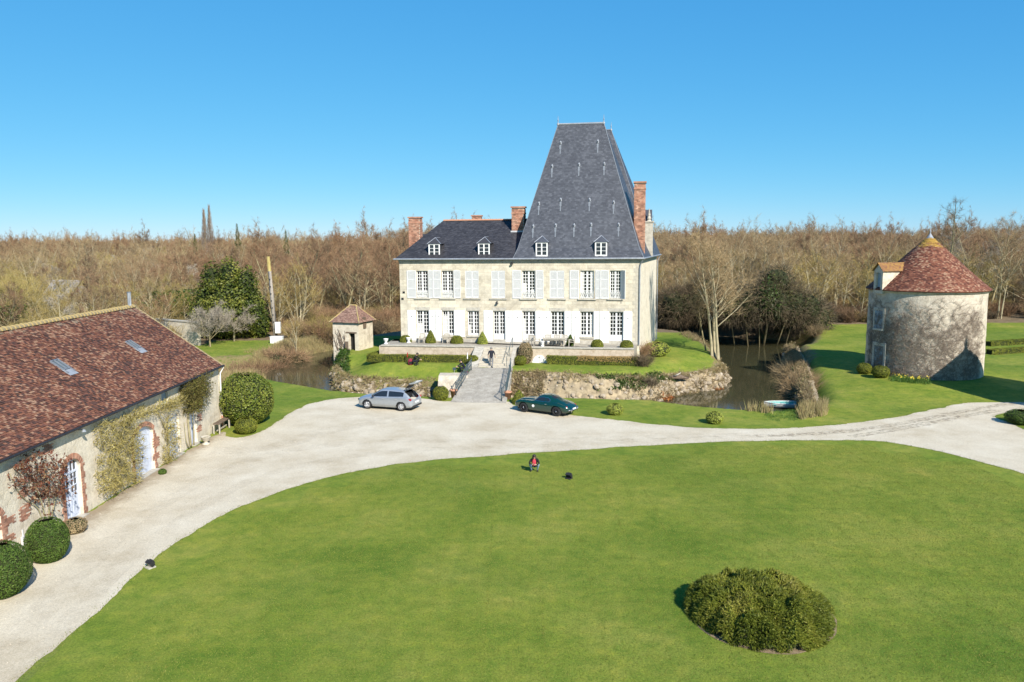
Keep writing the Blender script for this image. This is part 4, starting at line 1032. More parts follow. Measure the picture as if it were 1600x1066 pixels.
# ------------------------------------------------------------------ rough retaining walls and rocks of the island
def rough_wall(name, label, px_base, px_top, zb, zt, mat_, amp=.35, seed=1, cat='wall', bulge=.25, kindrocks=90, rockz=(.1, .9), rs=(.12, .38)):
    Bp = smoothline([g2(x, y, zb) for x, y in px_base], .16); px_top = [q if len(q) == 3 else (*q, zt) for q in px_top]; Tp = smoothline([tuple(G(*q)) for q in px_top], .16)
    n = max(len(Bp), len(Tp)); ii = np.linspace(0, 1, n)
    Bp = np.stack([np.interp(ii, np.linspace(0, 1, len(Bp)), Bp[:, k]) for k in (0, 1)], 1); Tp = np.stack([np.interp(ii, np.linspace(0, 1, len(Tp)), Tp[:, k]) for k in (0, 1, 2)], 1); ZT = Tp[:, 2]; Tp = Tp[:, :2]
    d = np.gradient(Bp, axis=0); nn = np.stack([d[:, 1], -d[:, 0]], 1); nn /= np.linalg.norm(nn, axis=1)[:, None] + 1e-9
    s_ = np.cumsum(np.r_[0, np.linalg.norm(np.diff(Bp, axis=0), axis=1)]); rows = 18; V = []
    for j in range(rows + 3):
        v = min(1.0, j / rows); back = max(0, j - rows)
        nz = (fbm(s_ * 1.1, np.full(n, v * 2.2), seed, 4) - .5) * 2 * amp + (vnoise(s_ * 3.1, np.full(n, v * 8.0), seed + 9) - .5) * amp * .8
        p = Bp + (Tp - Bp) * v + nn * (nz * (1 if back == 0 else .3) + bulge * math.sin(v * math.pi))[:, None] - nn * back * .35
        z = zb - .25 + (ZT - zb + .25) * v + (fbm(s_ * .8, s_ * 0 + j, seed + 4) - .5) * .12 - back * .08
        V.append(np.c_[p, z])
    idx = np.arange((rows + 3) * n).reshape(rows + 3, n)
    F = np.stack([idx[:-1, :-1], idx[:-1, 1:], idx[1:, 1:], idx[1:, :-1]], -1).reshape(-1, 4)
    o = thing(name, label, cat, (Bp[n // 2][0], Bp[n // 2][1], zb)); off = np.array([Bp[n // 2][0], Bp[n // 2][1], zb])
    W_ = np.concatenate(V); mb = MB().arr(W_ - off, F); mb.build('earth_face', mat_, o, True)
    g = np.random.default_rng(seed + 50); rk = MB(); Vg = np.stack(V)
    for k in range(kindrocks):
        j = int(g.uniform(*rockz) * rows); i = int(g.uniform(0, n - 1)); c = Vg[j, i] - off; r_ = g.uniform(*rs) * (1.1 - .5 * j / rows)
        rk.ell(c, r_ * g.uniform(.8, 1.5), r_ * g.uniform(.6, 1), r_ * g.uniform(.5, .9), 7, 5, 0, Quaternion(Vector(g.normal(size=3)).normalized(), g.uniform(0, 3)))
    if kindrocks: rk.build('stones', M['rock'], o, False, 'stuff')
    return o, Vg
rw_o, RWV = rough_wall('retaining_wall', 'crumbling earth and stone bank of the island right of the bridge', [(800, 624), (850, 629), (910, 632), (970, 631), (1035, 627), (1060, 619), (1097, 612), (1130, 606), (1139, 592)], [(803, 581, 1.15), (850, 581, 1.12), (910, 584, 1.1), (970, 586, .95), (1040, 584, .68), (1070, 582, .58), (1100, 578, .52), (1122, 573, .48), (1128, 566, .48)], -1.25, 1.15, M['bank'], .34, 3, kindrocks=210)
lw_o, LWV = rough_wall('retaining_wall', 'low broken bank of the island behind the silver car', [(521, 590), (523, 603), (534, 613), (560, 618), (610, 620), (690, 624)], [(527, 572), (532, 582), (548, 588), (580, 591), (630, 592), (692, 593)], -1.25, .15, M['bank'], .38, 7, kindrocks=170, rs=(.14, .46))
rb_o, RBV = rough_wall('retaining_wall', 'steep shaded earth bank above the boat on the right shore of the moat', [(1222, 550), (1228, 565), (1235, 585), (1239, 605), (1246, 622), (1253, 640)], [(1238, 540), (1246, 556), (1254, 575), (1259, 595), (1264, 612), (1268, 630)], -1.25, .35, M['bank'], .5, 13, kindrocks=40)
# big masonry block left of the bridge
bl_o = thing('stone_abutment', 'block of pale rough masonry beside the left railing of the bridge', 'wall', tuple(G(706, 600, .2)))
bo = G(706, 600, .2)
cs = [None, None, G(731, 586, 1.1), G(686, 586, 1.1)]; cs[0], cs[1] = cs[3] + [-.15, -.55, -2.4], cs[2] + [.1, -.55, -2.4]
blk = MB(); n = 22; V = []
for j in range(n + 1):
    for i in range(n + 1):
        u_, v_ = i / n, j / n
        p = (cs[0] * (1 - u_) + cs[1] * u_) * (1 - v_) + (cs[3] * (1 - u_) + cs[2] * u_) * v_
        p = p + np.array([0, -.22 * math.sin(v_ * 3.1) - .18 * (vnoise([u_ * 6.0], [v_ * 6.0], 4)[0] - .5) - .4, 0]); V.append(p - bo)
idx = np.arange((n + 1) ** 2).reshape(n + 1, n + 1); blk.arr(V, np.stack([idx[:-1, :-1], idx[:-1, 1:], idx[1:, 1:], idx[1:, :-1]], -1).reshape(-1, 4))
top = [np.array(V[k]) for k in idx[-1]]; left = [np.array(V[k]) for k in idx[:, 0]]; right = [np.array(V[k]) for k in idx[:, -1]]
for ln in (top, left, right):
    L_ = np.array(ln); Bk = L_ + [0, 1.6, 0]; m_ = len(L_); i = np.arange(m_ - 1); blk.arr(np.concatenate([L_, Bk]), np.stack([i, i + 1, i + 1 + m_, i + m_], 1))
blk.build('masonry', M['tower'], bl_o, True)

# ------------------------------------------------------------------ barn on the left
CB = G(346, 668); bd_dir = np.array([.012, 1, 0]); bd_dir /= np.linalg.norm(bd_dir); bout = np.array([bd_dir[1], -bd_dir[0], 0])
BROT = math.atan2(-bd_dir[1], -bd_dir[0])
def bl2(px, py):
    p = PL(px, py, CB, bout) - CB; return float(-p @ bd_dir), float(p[2])
barn = thing('stone_barn', 'long stone barn with a mottled red-brown tiled roof along the left of the drive', 'barn', CB, BROT)
BEZ = bl2(340, 570)[1]
pr_ = PL(208, 482, CB, bd_dir) - CB; RY, RZ = float(pr_ @ bout), float(pr_[2])
BLEN = 47.0
def base_y(x): return 668 + .637 * (346 - x)
def door_rect(xr, xl, ytop, ymid=None):
    a_ = bl2(xr, base_y(xr))[0]; b_ = bl2(xl, base_y(xl))[0]; xm = (xr + xl) / 2 if ymid is None else ymid
    return a_, b_, 0.02, bl2(xm, ytop)[1]
D = [door_rect(131.5, 106, 714), door_rect(243, 213, 662, 234), door_rect(283, 266, 647, 276), door_rect(309, 300, 640), door_rect(8, -17, 795, 2)]
W0 = (bl2(177, 640)[0], bl2(170, 645)[0], bl2(174, 640)[1] - .6, bl2(174, 640)[1] + .1)
loft = (bl2(262, 615)[0], bl2(252, 618)[0], bl2(257, 617)[1] - .7, BEZ - .12)
wl = MB(); wall_open(wl, BLEN, BEZ, D + [loft], .32, 0, 1, 0, -.2)
wl.arr([(0, 0, -.2), (0, 2 * RY, -.2), (0, 2 * RY, BEZ), (0, 0, BEZ)], [(0, 1, 2, 3)]); wl.arr([(0, 0, BEZ), (0, 2 * RY, BEZ), (0, RY, RZ)], [(0, 1, 2)])
wl.arr([(BLEN, 0, -.2), (BLEN, 2 * RY, -.2), (BLEN, 2 * RY, BEZ), (BLEN, 0, BEZ)], [(3, 2, 1, 0)]); wl.arr([(BLEN, 0, BEZ), (BLEN, 2 * RY, BEZ), (BLEN, RY, RZ)], [(0, 1, 2)])
wl.arr([(0, 2 * RY, -.2), (BLEN, 2 * RY, -.2), (BLEN, 2 * RY, BEZ), (0, 2 * RY, BEZ)], [(0, 1, 2, 3)])
wl.build('wall', M['rubble'], barn)
MB().box(-.02 + BLEN * 0, .003, -.7, .02, 0, BEZ - .2).build('corner_render', M['render'], barn)
eo = .26; ed = eo * (RZ - BEZ) / abs(RY)
E0, E1 = (-.16, eo, BEZ - ed + .12), (BLEN + .2, eo, BEZ - ed + .12); Rd0, Rd1 = (-.16, RY, RZ + .12), (BLEN + .2, RY, RZ + .12)
bk0, bk1 = (-.16, 2 * RY - eo, BEZ - ed + .12), (BLEN + .2, 2 * RY - eo, BEZ - ed + .12)
rf = MB(); th_ = .11
dz = lambda p: (p[0], p[1], p[2] - th_)
rf.arr([E0, E1, Rd1, Rd0], [(0, 1, 2, 3)]).arr([bk0, bk1, Rd1, Rd0], [(3, 2, 1, 0)]).arr([dz(E0), dz(E1), dz(Rd1), dz(Rd0)], [(3, 2, 1, 0)]).arr([dz(bk0), dz(bk1), dz(Rd1), dz(Rd0)], [(0, 1, 2, 3)])
for q in ((E0, E1), (E0, Rd0), (bk0, Rd0), (E1, Rd1), (bk1, Rd1), (bk0, bk1)): rf.arr([q[0], q[1], dz(q[1]), dz(q[0])], [(0, 1, 2, 3)])
roofo = rf.build('roof', M['tile'], barn)
# skylights on the roof plane
upv = np.array(Rd0) - np.array(E0); up_len = np.linalg.norm(upv); upv = upv / up_len; nrm_b = np.array([0, (RZ - BEZ) / abs(RY), 1.0]); nrm_b /= np.linalg.norm(nrm_b)
def b2w(v): return CB - bd_dir * v[0] + bout * v[1] + np.array([0, 0, v[2]])
nw_b = -bd_dir * 0 + bout * nrm_b[1] + np.array([0, 0, nrm_b[2]])
def on_barn_roof(px, py):
    p = PL(px, py, b2w(E0), nw_b) - CB; x_ = float(-p @ bd_dir); v_ = float((np.array([x_, p @ bout, p[2]]) - np.array([x_, E0[1], E0[2]])) @ upv); return x_, v_
sk_rects = []
for tp, bt_ in (((86, 563.2), (108, 583.4)), ((202, 533), (218.5, 549.6))):
    xa_, va = on_barn_roof(*tp); xb_, vb = on_barn_roof(*bt_); sk_rects.append(((xa_ + xb_) / 2, min(va, vb), max(va, vb)))
def skskip(c):
    r_ = np.zeros(len(c), bool)
    for x_, v0, v1 in sk_rects:
        vv = (c - np.array(E0)) @ upv; r_ |= (abs(c[:, 0] - x_) < .36) & (vv > v0 - .05) & (vv < v1 + .05)
    return r_
tl = MB(); tile_face(tl, E0, E1, Rd1, Rd0, .19, .115, .03, 31, 0, skskip, .7)
tl.build('roof_tiles', M['tile'], roofo, False, 'stuff')
rotb = Matrix(((1, 0, 0), (0, upv[1], nrm_b[1]), (0, upv[2], nrm_b[2])))
for i, (x_, v0, v1) in enumerate(sk_rects):
    def P_(a_, v_, h_): return np.array([x_ + a_, 0, 0]) + np.array([0, E0[1], E0[2]]) + upv * v_ + nrm_b * h_
    s_ = MB()
    for a0, a1, q0, q1 in ((-.36, -.30, v0, v1), (.30, .36, v0, v1), (-.03, .03, v0 + .3, v1 - .05), (-.30, .30, v1 - .06, v1), (-.30, .30, v0 + .26, v0 + .32)):
        s_.obox(P_((a0 + a1) / 2, (q0 + q1) / 2, .05), a1 - a0, q1 - q0, .09, rotb, 0)
    s_.obox(P_(0, v0 + .05, .035), .78, .5, .03, rotb, 1)
    so_ = s_.build('skylight', [M['leadstain'], M['oldlead']], roofo)
    MB().obox(P_(0, (v0 + v1) / 2 + .1, .04), .60, v1 - v0 - .3, .02, rotb).build('pane', flat('skylight_glass_%d' % i, (.10, .12, .125), .25), so_)
# ridge tiles one by one, verge tiles
rt2 = MB().lathe([(.17, 0), (.215, .34), (.15, .35)], 8, (0, 0, 0), 0, 0, math.pi).mesh('ridge_tile', M['ridge'])
for i in range(int((BLEN + .3) / .38)):
    r_ = link('ridge_tile', rt2, roofo); r_.location = (-.16 + i * .38, RY, RZ + .09 + random.uniform(-.012, .012)); r_.rotation_euler = (R(90), random.uniform(-.03, .03), R(90))
vm_ = MB().box(-.09, .09, 0, .34, 0, .05).mesh('verge_tile', M['ridge'])
va_ = math.atan2(upv[2], upv[1])
for i in range(int(up_len / .32)):
    v_ = link('verge_tile', vm_, roofo); p = np.array(E0) + upv * i * .32 + nrm_b * .035; v_.location = p; v_.rotation_euler = (va_, 0, 0)
fl = MB(); fp = PL(208, 480, b2w((0.6, RY, 0)), bd_dir) - CB
fx = .5; fl.tube([(fx, RY + .02, RZ - .1), (fx, RY + .02, RZ + 1.15)], .13, 10).tube([(fx, RY + .02, RZ + 1.15), (fx, RY + .02, RZ + 1.2)], .15, 10)
fl.build('flue_pipe', M['zinc'], barn)
# gutter + downpipe at the corner
MB().tube([(-.2, eo + .09, E0[2] - .05), (BLEN, eo + .09, E0[2] - .05)], .07, 6).build('gutter', M['dark'], barn)
MB().tube([(-.1, eo + .09, E0[2] - .12), (-.02, .12, E0[2] - .55), (-.02, .1, E0[2] - .8), (-.02, .1, .85)], .05, 8).build('downpipe', M['white'], barn)
MB().tube([(-.02, .1, .88), (-.02, .1, .05)], .065, 8).build('pipe_shoe', M['terra'], barn)
# rafters under the eave
ra = MB()
for i in range(60): ra.beam((.3 + i * .78, .01, BEZ - .02), (.3 + i * .78, eo - .04, E0[2] - .15), .09, .09)
ra.build('rafter_ends', M['oldwood'], barn)
def brick_surround(x0, x1, zt, rise, par):
    g = np.random.default_rng(int(x0 * 13)); b_ = MB(); W_ = x1 - x0; zs_ = zt - rise
    for sgn, xe in ((-1, x0), (1, x1)):
        for j in range(int(zs_ / .075)):
            L = .24 if (j // 4) % 2 else .36; z = .02 + j * .075
            for k in range(2):
                a0 = xe + sgn * (k * L / 2 + .005); a1 = xe + sgn * ((k + 1) * L / 2 - .005)
                b_.box(min(a0, a1), max(a0, a1), -.05, .018 + g.uniform(0, .012), z, z + .064, 0, g.uniform(0, 1))
    cx = (x0 + x1) / 2; rad = (W_ * W_ / 4 + rise * rise) / (2 * rise); cz_ = zt - rad; am = math.asin(min(1, (W_ / 2 + .03) / rad)); n = int(2 * am * rad / .08)
    for i in range(n):
        a_ = -am + (i + .5) * 2 * am / n
        m_ = Matrix.Rotation(a_, 3, 'Y'); c_ = np.array([cx + math.sin(a_) * (rad + .14), -.015, cz_ + math.cos(a_) * (rad + .14)])
        b_.obox(c_, .064, .08, .27, m_, 0, g.uniform(0, 1))
    b_.build('brick_surround', M['brick'], par, False, 'stuff')
    # spandrel filling between the square opening and the arch
    pts = [(cx + math.sin(a_) * rad, cz_ + math.cos(a_) * rad) for a_ in np.linspace(-am, am, 13)]; pts = [(min(max(x, x0), x1), z) for x, z in pts]
    sp_ = MB(); q = pts + [(x1, zt + .01), (x0, zt + .01)]; V = [(x, -.02, z) for x, z in q] + [(x, -.3, z) for x, z in q]; k = len(q)
    sp_.add(V, [tuple(range(k))] + [(i, k + i, k + (i + 1) % k, (i + 1) % k) for i in range(k)]); sp_.build('arch_infill', M['mortar'], par)
def leaf_door(x0, x1, zt, mat_, panes, rows=3, depth=-.16):
    f = MB(); cx = (x0 + x1) / 2; y0, y1 = depth - .05, depth
    if panes:
        t_ = .09; zs_ = zt * .45
        f.box(x0, x0 + t_, y0, y1, .02, zt).box(x1 - t_, x1, y0, y1, .02, zt).box(cx - .07, cx + .07, y0, y1 + .01, .02, zt).box(x0 + t_, x1 - t_, y0, y1 - .01, .02, zs_).box(x0 + t_, x1 - t_, y0, y1 - .005, zt - .06, zt)
        f.box(x0 + t_, x1 - t_, y0, y1 + .012, zt * .78, zt * .78 + .10)
        for a_, b_ in ((x0 + t_, cx - .07), (cx + .07, x1 - t_)):
            q = (a_ + b_) / 2; f.box(q - .02, q + .02, y0, y1 - .008, zs_, zt - .06)
            for i in range(1, rows): z = zs_ + (zt * .78 - zs_) * i / rows; f.box(a_, b_, y0, y1 - .008, z - .02, z + .02)
            f.box(a_ + .08, b_ - .08, y1 - .01, y1 + .01, .18, zs_ - .12)
        o_ = f.build('door', mat_, barn); MB().box(x0 + .03, x1 - .03, y0 - .02, y0 - .005, .1, zt - .02).build('glazing', M['glass'], o_)
    else:
        n = max(3, int((x1 - x0) / .16))
        for i in range(n):
            a_ = x0 + (x1 - x0) * i / n; f.box(a_ + .004, a_ + (x1 - x0) / n - .004, y0, y1 + random.uniform(-.004, .006), .03, zt)
        f.box(x0, x1, y0 - .02, y0 - .001, .02, zt); o_ = f.build('door', mat_, barn)
        MB().box(cx - .04, cx - .01, y1, y1 + .05, 1.0, 1.15).build('handle', M['dark'], o_)
    MB().box(x0 - .05, x1 + .05, -.3, .25, -.05, .055).build('door_step', M['coping'], o_)
leaf_door(D[0][0], D[0][1], D[0][3] - .1, M['shaded_white'], True); brick_surround(D[0][0], D[0][1], D[0][3], .42, barn)
leaf_door(D[1][0], D[1][1], D[1][3] - .1, M['shaded_white'], False); brick_surround(D[1][0], D[1][1], D[1][3], .45, barn)
leaf_door(D[2][0], D[2][1], D[2][3], M['shaded_white'], False)
leaf_door(D[3][0], D[3][1], D[3][3], M['shaded_white'], False)
leaf_door(D[4][0], D[4][1], D[4][3] - .1, M['white'], True); brick_surround(D[4][0], D[4][1], D[4][3], .3, barn)
MB().box(loft[0], loft[1], -.2, -.15, loft[2], loft[3]).build('loft_hatch', M['bluegrey'], barn)
# patches of brick showing in the render
bp = MB(); g = np.random.default_rng(77)
for px, py, nw_, nh_ in ((312, 634, 3, 5), (312, 652, 3, 7), (312, 669, 3, 6), (76, 700, 3, 6), (13, 815, 4, 5), (13, 842, 4, 4), (245, 690, 3, 8), (245, 712, 3, 5), (40, 800, 3, 9), (38, 770, 3, 5)):
    x_, z_ = bl2(px, py)
    for j in range(nh_):
        for i in range(nw_):
            a_ = x_ + (i - nw_ / 2 + .5 * (j % 2)) * .24 + g.uniform(-.02, .02); zz_ = z_ + (j - nh_ / 2) * .075
            if g.random() < .9: bp.box(a_, a_ + .225, -.04, .012 + g.uniform(0, .01), zz_, zz_ + .062, 0, g.uniform(0, 1))
bp.build('exposed_bricks', M['brick'], barn, False, 'stuff')
x_, z_ = bl2(120, 672); MB().box(x_ - .05, x_ + .05, .01, .35, z_, z_ + .05).lathe([(.04, .02), (.11, -.08), (.10, -.1), (.02, -.09)], 10, (x_, .35, z_)).build('wall_lamp', M['oldlead'], barn)
x_, z_ = bl2(33, 842); MB().tube([(x_, .02, z_ - .4), (x_, .1, z_ - .1), (x_ - .05, .05, z_ + .4)], .03, 5).box(x_ - .06, x_ + .06, .02, .12, z_ - .3, z_ + .1).build('boot_scraper', M['lead'], barn)
# lean-to on the far gable
lt_ = MB(); lt_.box(-2.6, -.02, -5.6, -.7, -.1, 2.0); lt_.arr([(-3.0, -5.9, 1.95), (-3.0, -.4, 1.95), (-.02, -.4, 3.3), (-.02, -5.9, 3.3)], [(0, 1, 2, 3)], 1); lt_.add([(-3.0, -.5, 1.95), (-.02, -.5, 1.95), (-.02, -.5, 3.2)], [(0, 1, 2)], 0)
lt_.build('lean_to', [M['render'], M['tile3']], barn)

# ------------------------------------------------------------------ round tower (dovecote)
TF = G(1447, 594, .5); hd = TF[:2] / np.linalg.norm(TF[:2]); TR = .0590 * np.linalg.norm(TF[:2]) / (1 - .0590)
TC = np.array([TF[0] + hd[0] * TR - .42, TF[1] + hd[1] * TR, .25])
TH = DP(1447, 456, TF[1])[2] - TC[2]; TA = DP(1454, 362, TC[1])[2] - TC[2] - .35
tower = thing('round_tower', 'round rubble-stone dovecote with a conical red tile roof, laced with bare creeper', 'tower', TC)
def cyl(px, py, r_=None):
    r_ = r_ or TR; d = ray(px, py); o_ = CAM[:2] - TC[:2]; a_ = d[0] ** 2 + d[1] ** 2; b_ = 2 * (o_ @ d[:2]); c_ = o_ @ o_ - r_ * r_; t_ = (-b_ - math.sqrt(max(0, b_ * b_ - 4 * a_ * c_))) / (2 * a_)
    p = CAM + d * t_; return math.atan2(p[1] - TC[1], p[0] - TC[0]), p[2] - TC[2]
w_ = MB(); n = 96; rows = 24; V = []
for j in range(rows + 1):
    z = -1 + (TH + 1) * j / rows
    for i in range(n):
        a_ = 2 * math.pi * i / n; r_ = TR * (1.0 + .012 * (1 - j / rows)) + .05 * (vnoise([i * .4], [j * .9], 3)[0] - .5) * (1 if 0 < i < n - 1 else 0); V.append((r_ * math.cos(a_), r_ * math.sin(a_), z))
w_.arr(V, [(j * n + i, j * n + (i + 1) % n, (j + 1) * n + (i + 1) % n, (j + 1) * n + i) for j in range(rows) for i in range(n)])
w_.build('wall', M['tower'], tower, True)
MB().lathe([(TR - .1, TH - .22), (TR + .12, TH - .2), (TR + .2, TH - .02), (TR - .2, TH)], 72).build('cornice', M['coping'], tower, True)
ER = TR * 1.055
def coner(t_): return ER * (1 - t_) ** .97 * (1 - .035 * math.sin(t_ * math.pi))
cn = MB().lathe([(coner(t_), TH + (TA - TH) * t_) for t_ in np.linspace(0, .97, 14)], 72).lathe([(ER, TH), (ER - .02, TH - .07), (TR - .1, TH - .06)], 72)
croof = cn.build('roof', M['tile2'], tower, True)
ct = MB(); g = np.random.default_rng(9); slen = math.hypot(ER, TA - TH); nr = int(slen / .125)
for j in range(nr):
    t0 = j / nr; t1 = min(.985, (j + 1.25) / nr); r0, r1 = coner(t0), coner(t1); z0, z1 = TH + (TA - TH) * t0, TH + (TA - TH) * t1
    m_ = max(8, int(2 * math.pi * r0 / .19)); a0 = (np.arange(m_) + g.uniform(0, 1)) * 2 * math.pi / m_; a1 = a0 + 2 * math.pi / m_ * .96
    li = .028 * g.uniform(.4, 1.7, m_); li2 = li * g.uniform(.7, 1.3, m_)
    def cc(a_, r_, z): return np.stack([r_ * np.cos(a_), r_ * np.sin(a_), np.broadcast_to(z, a_.shape)], 1)
    V = np.stack([cc(a0, r0 + li, z0 + li * .9), cc(a1, r0 + li2, z0 + li2 * .9), cc(a1, r1 + .004, z1), cc(a0, r1 + .004, z1), cc(a0, r0, z0), cc(a1, r0, z0)], 1)
    i = np.arange(m_)[:, None] * 6; ct.arr(V.reshape(-1, 3), np.stack([i + [0, 1, 2, 3], i + [4, 5, 1, 0]], 1).reshape(-1, 4), 0, np.repeat(g.uniform(0, 1, m_), 2))
ct.build('roof_tiles', M['tile2'], croof, False, 'stuff')
MB().lathe([(.62, TA - .62), (.35, TA - .3), (.16, TA + .0), (.07, TA + .15), (.05, TA + .3), (.09, TA + .38), (.05, TA + .46), (.01, TA + .75)], 16).build('roof_cap', M['oldlead'], tower, True)
def on_tower(px, py): return cyl(px, py)
def tower_local(a_, z): return (TR * math.cos(a_), TR * math.sin(a_), z)
def tower_part(name, mb, mats, a_, z, par=tower):
    o_ = mb.build(name, mats, par); o_.location = tower_local(a_, z); o_.rotation_euler = (0, 0, a_ + math.pi / 2); return o_   # local -y points outward
aw, zw = cyl(1374, 499); hh = abs(cyl(1374, 485)[1] - cyl(1374, 513)[1]); AF = aw
def outy(mb): return mb
wm_ = MB(); wd_ = .55
wm_.box(-wd_ - .2, -wd_, -.1, .15, -hh / 2 - .2, hh / 2 + .25).box(wd_, wd_ + .2, -.1, .15, -hh / 2 - .2, hh / 2 + .25).box(-wd_, wd_, -.1, .15, hh / 2, hh / 2 + .25).box(-wd_ - .1, wd_ + .1, -.18, .15, -hh / 2 - .2, -hh / 2)
wo = tower_part('window', wm_, M['coping'], aw, zw)
sh_ = MB()
for i in range(5): sh_.box(-wd_ + i * 2 * wd_ / 5 + .005, -wd_ + (i + 1) * 2 * wd_ / 5 - .005, -.06, .1, -hh / 2, hh / 2)
for z in (-.4, .4): sh_.box(-wd_, wd_, -.08, -.06, hh * z - .05, hh * z + .05)
sh_.build('shutter', M['bluegrey'], wo)
ad_, zd0 = cyl(1373, 572); zd1 = cyl(1373, 540)[1]; dh = zd1 - zd0
dm = MB(); dw = .6
dm.box(-dw - .25, -dw, -.1, .15, -.1, dh + .3).box(dw, dw + .25, -.1, .15, -.1, dh + .3).box(-dw, dw, -.1, .15, dh, dh + .3)
do_ = tower_part('door', dm, M['coping'], ad_, zd0)
dl = MB()
for s_ in (-1, 1):
    for i in range(3): dl.box(s_ * dw * (i / 3) + .004 * s_, s_ * dw * ((i + 1) / 3) - .004 * s_, -.05, .1, 0, dh) if s_ > 0 else dl.box(-dw * (i + 1) / 3 + .004, -dw * i / 3 - .004, -.05, .1, 0, dh)
dl.build('door_leaf', M['bluegrey'], do_)
# dormer on the cone
dma = aw - .02; dmb = MB(); zb_ = TH - .35; zt_ = TH + 1.75; w2 = .62; yo = -.25; yi = 3.0
dmb.box(-w2, -w2 + .28, yo, yi, zb_ - .0, zt_).box(w2 - .28, w2, yo, yi, zb_, zt_).box(-w2 + .28, w2 - .28, yo, yo + .3, zb_, zb_ + .3).box(-w2 + .28, w2 - .28, yo, yo + .3, zt_ - .2, zt_)
dmb.add([(-w2, yo, zt_), (w2, yo, zt_), (0, yo, zt_ + .55)], [(0, 1, 2)])
dob = tower_part('dormer', dmb, M['hut'], dma, 0)
dr_ = MB(); ev = w2 + .18; zr = zt_ + .72
dr_.arr([(-ev, yo - .15, zt_ - .06), (-ev, yi, zt_ - .06), (0, yi + .4, zr), (0, yo - .15, zr), (ev, yi, zt_ - .06), (ev, yo - .15, zt_ - .06)], [(0, 1, 2, 3), (3, 2, 4, 5)])
tile_face(dr_, (-ev, yo - .15, zt_ - .06), (-ev, yi, zt_ - .06), (0, yi, zr), (0, yo - .15, zr), .18, .12, .025, 3); tile_face(dr_, (ev, yo - .15, zt_ - .06), (ev, yi, zt_ - .06), (0, yi, zr), (0, yo - .15, zr), .18, .12, .025, 4)
m_lich = tile_mat('lichened_tile', [(.19, .09, .05), (.27, .14, .05), (.33, .19, .055), (.25, .12, .065)], None, None, .9, .8)
dr_.build('dormer_roof', m_lich, dob)
MB().box(-w2 + .28, w2 - .28, yo + .22, yo + .26, zb_ + .3, zt_ - .2).build('dormer_window', M['bluegrey'], dob)
# bare creeper clinging to the tower
cr = thing('bare_creeper', 'leafless brown creeper spreading over the sunlit side of the round tower', 'creeper', TC)
g = np.random.default_rng(44); PA = []; PB = []
front = math.atan2(-TC[1], -TC[0])
for k in range(1500):
    a_ = front + g.uniform(-1.15, 1.05); z = max(.1, g.uniform(-.4, TH - .9) * g.uniform(.6, 1)); dirn = g.normal(math.pi / 2 + (.5 if g.random() < .5 else -.5), .5)
    for s_ in range(int(g.uniform(4, 13))):
        dirn += g.normal(0, .5); L = .16
        a2 = a_ + math.cos(dirn) * L / TR; z2 = z + math.sin(dirn) * L * .8
        if z2 > TH - .35 or z2 < .02: break
        PA.append((a_, z)); PB.append((a2, z2)); a_, z = a2, z2
PA, PB = np.array(PA), np.array(PB)
off_ = TR * 1.012 + .04
def cw(q): return np.stack([off_ * np.cos(q[:, 0]), off_ * np.sin(q[:, 0]), q[:, 1]], 1)
A_, B_ = cw(PA), cw(PB); dd = B_ - A_; LL = np.linalg.norm(dd, axis=1); V, F = spikes(A_, dd / LL[:, None], LL * 1.7, .018, 4)
cb_ = MB().arr(V, F, 0, np.repeat(g.uniform(0, 1, len(A_)), 3))
sel = g.integers(0, len(A_), 16000); A2 = A_[sel]; rad = A2 * [1, 1, 0]; rad /= np.linalg.norm(rad, axis=1)[:, None]; D2 = unit(len(sel), 8); D2 = D2 - rad * (D2 * rad).sum(1)[:, None] * .8; D2 /= np.linalg.norm(D2, axis=1)[:, None]
V, F = spikes(A2, D2, g.uniform(.15, .55, len(sel)), .015, 5); cb_.arr(V, F, 0, np.repeat(g.uniform(0, 1, len(sel)), 3))
cb_.build('stems', M['twig_creep'], cr)
# the pointed-roofed building beyond the right edge whose shadow falls on the tower
sa, sz = cyl(1508, 545); sp_pt = np.array([TC[0] + TR * math.cos(sa), TC[1] + TR * math.sin(sa), TC[2] + sz]); ap = sp_pt + np.array(sun_dir) * 16.5
pv = thing('garden_pavilion', 'pointed-roofed stone pavilion beyond the right edge, shading the round tower', 'pavilion', (ap[0], ap[1], 0), R(24))
pw, eh, ph = 3.5, ap[2] - 5.0, ap[2]
q = MB()
for s_ in ((-1, -1, 1, -1), (1, -1, 1, 1), (1, 1, -1, 1), (-1, 1, -1, -1)): q.arr([(s_[0] * pw, s_[1] * pw, -.3), (s_[2] * pw, s_[3] * pw, -.3), (s_[2] * pw, s_[3] * pw, eh), (s_[0] * pw, s_[1] * pw, eh)], [(0, 1, 2, 3)])
q.build('wall', M['rubble'], pv)
q = MB(); er = pw + .35; c4 = [(-er, -er, eh - .1), (er, -er, eh - .1), (er, er, eh - .1), (-er, er, eh - .1)]
for i in range(4): q.arr([c4[i], c4[(i + 1) % 4], (0, 0, ph)], [(0, 1, 2)])
q.arr(c4, [(3, 2, 1, 0)]); q.lathe([(.25, -.4), (.1, 0), (.08, .3), (.14, .42), (.02, .9)], 8, (0, 0, ph - .1)); q.lathe([(.3, 0), (.12, .3), (.2, .5), (.03, 1.3)], 8, (0, 0, ph - .2)); q.build('roof', M['tile2'], pv)

# ------------------------------------------------------------------ little hip-roofed well house at the island's tip
WF = G(561, 549, 1.15); wr = math.atan2(.34, .94)
wh = thing('well_house', 'small square plastered hut with a hipped tile roof at the left tip of the island', 'hut', WF, math.atan2(-.34, -.94) )
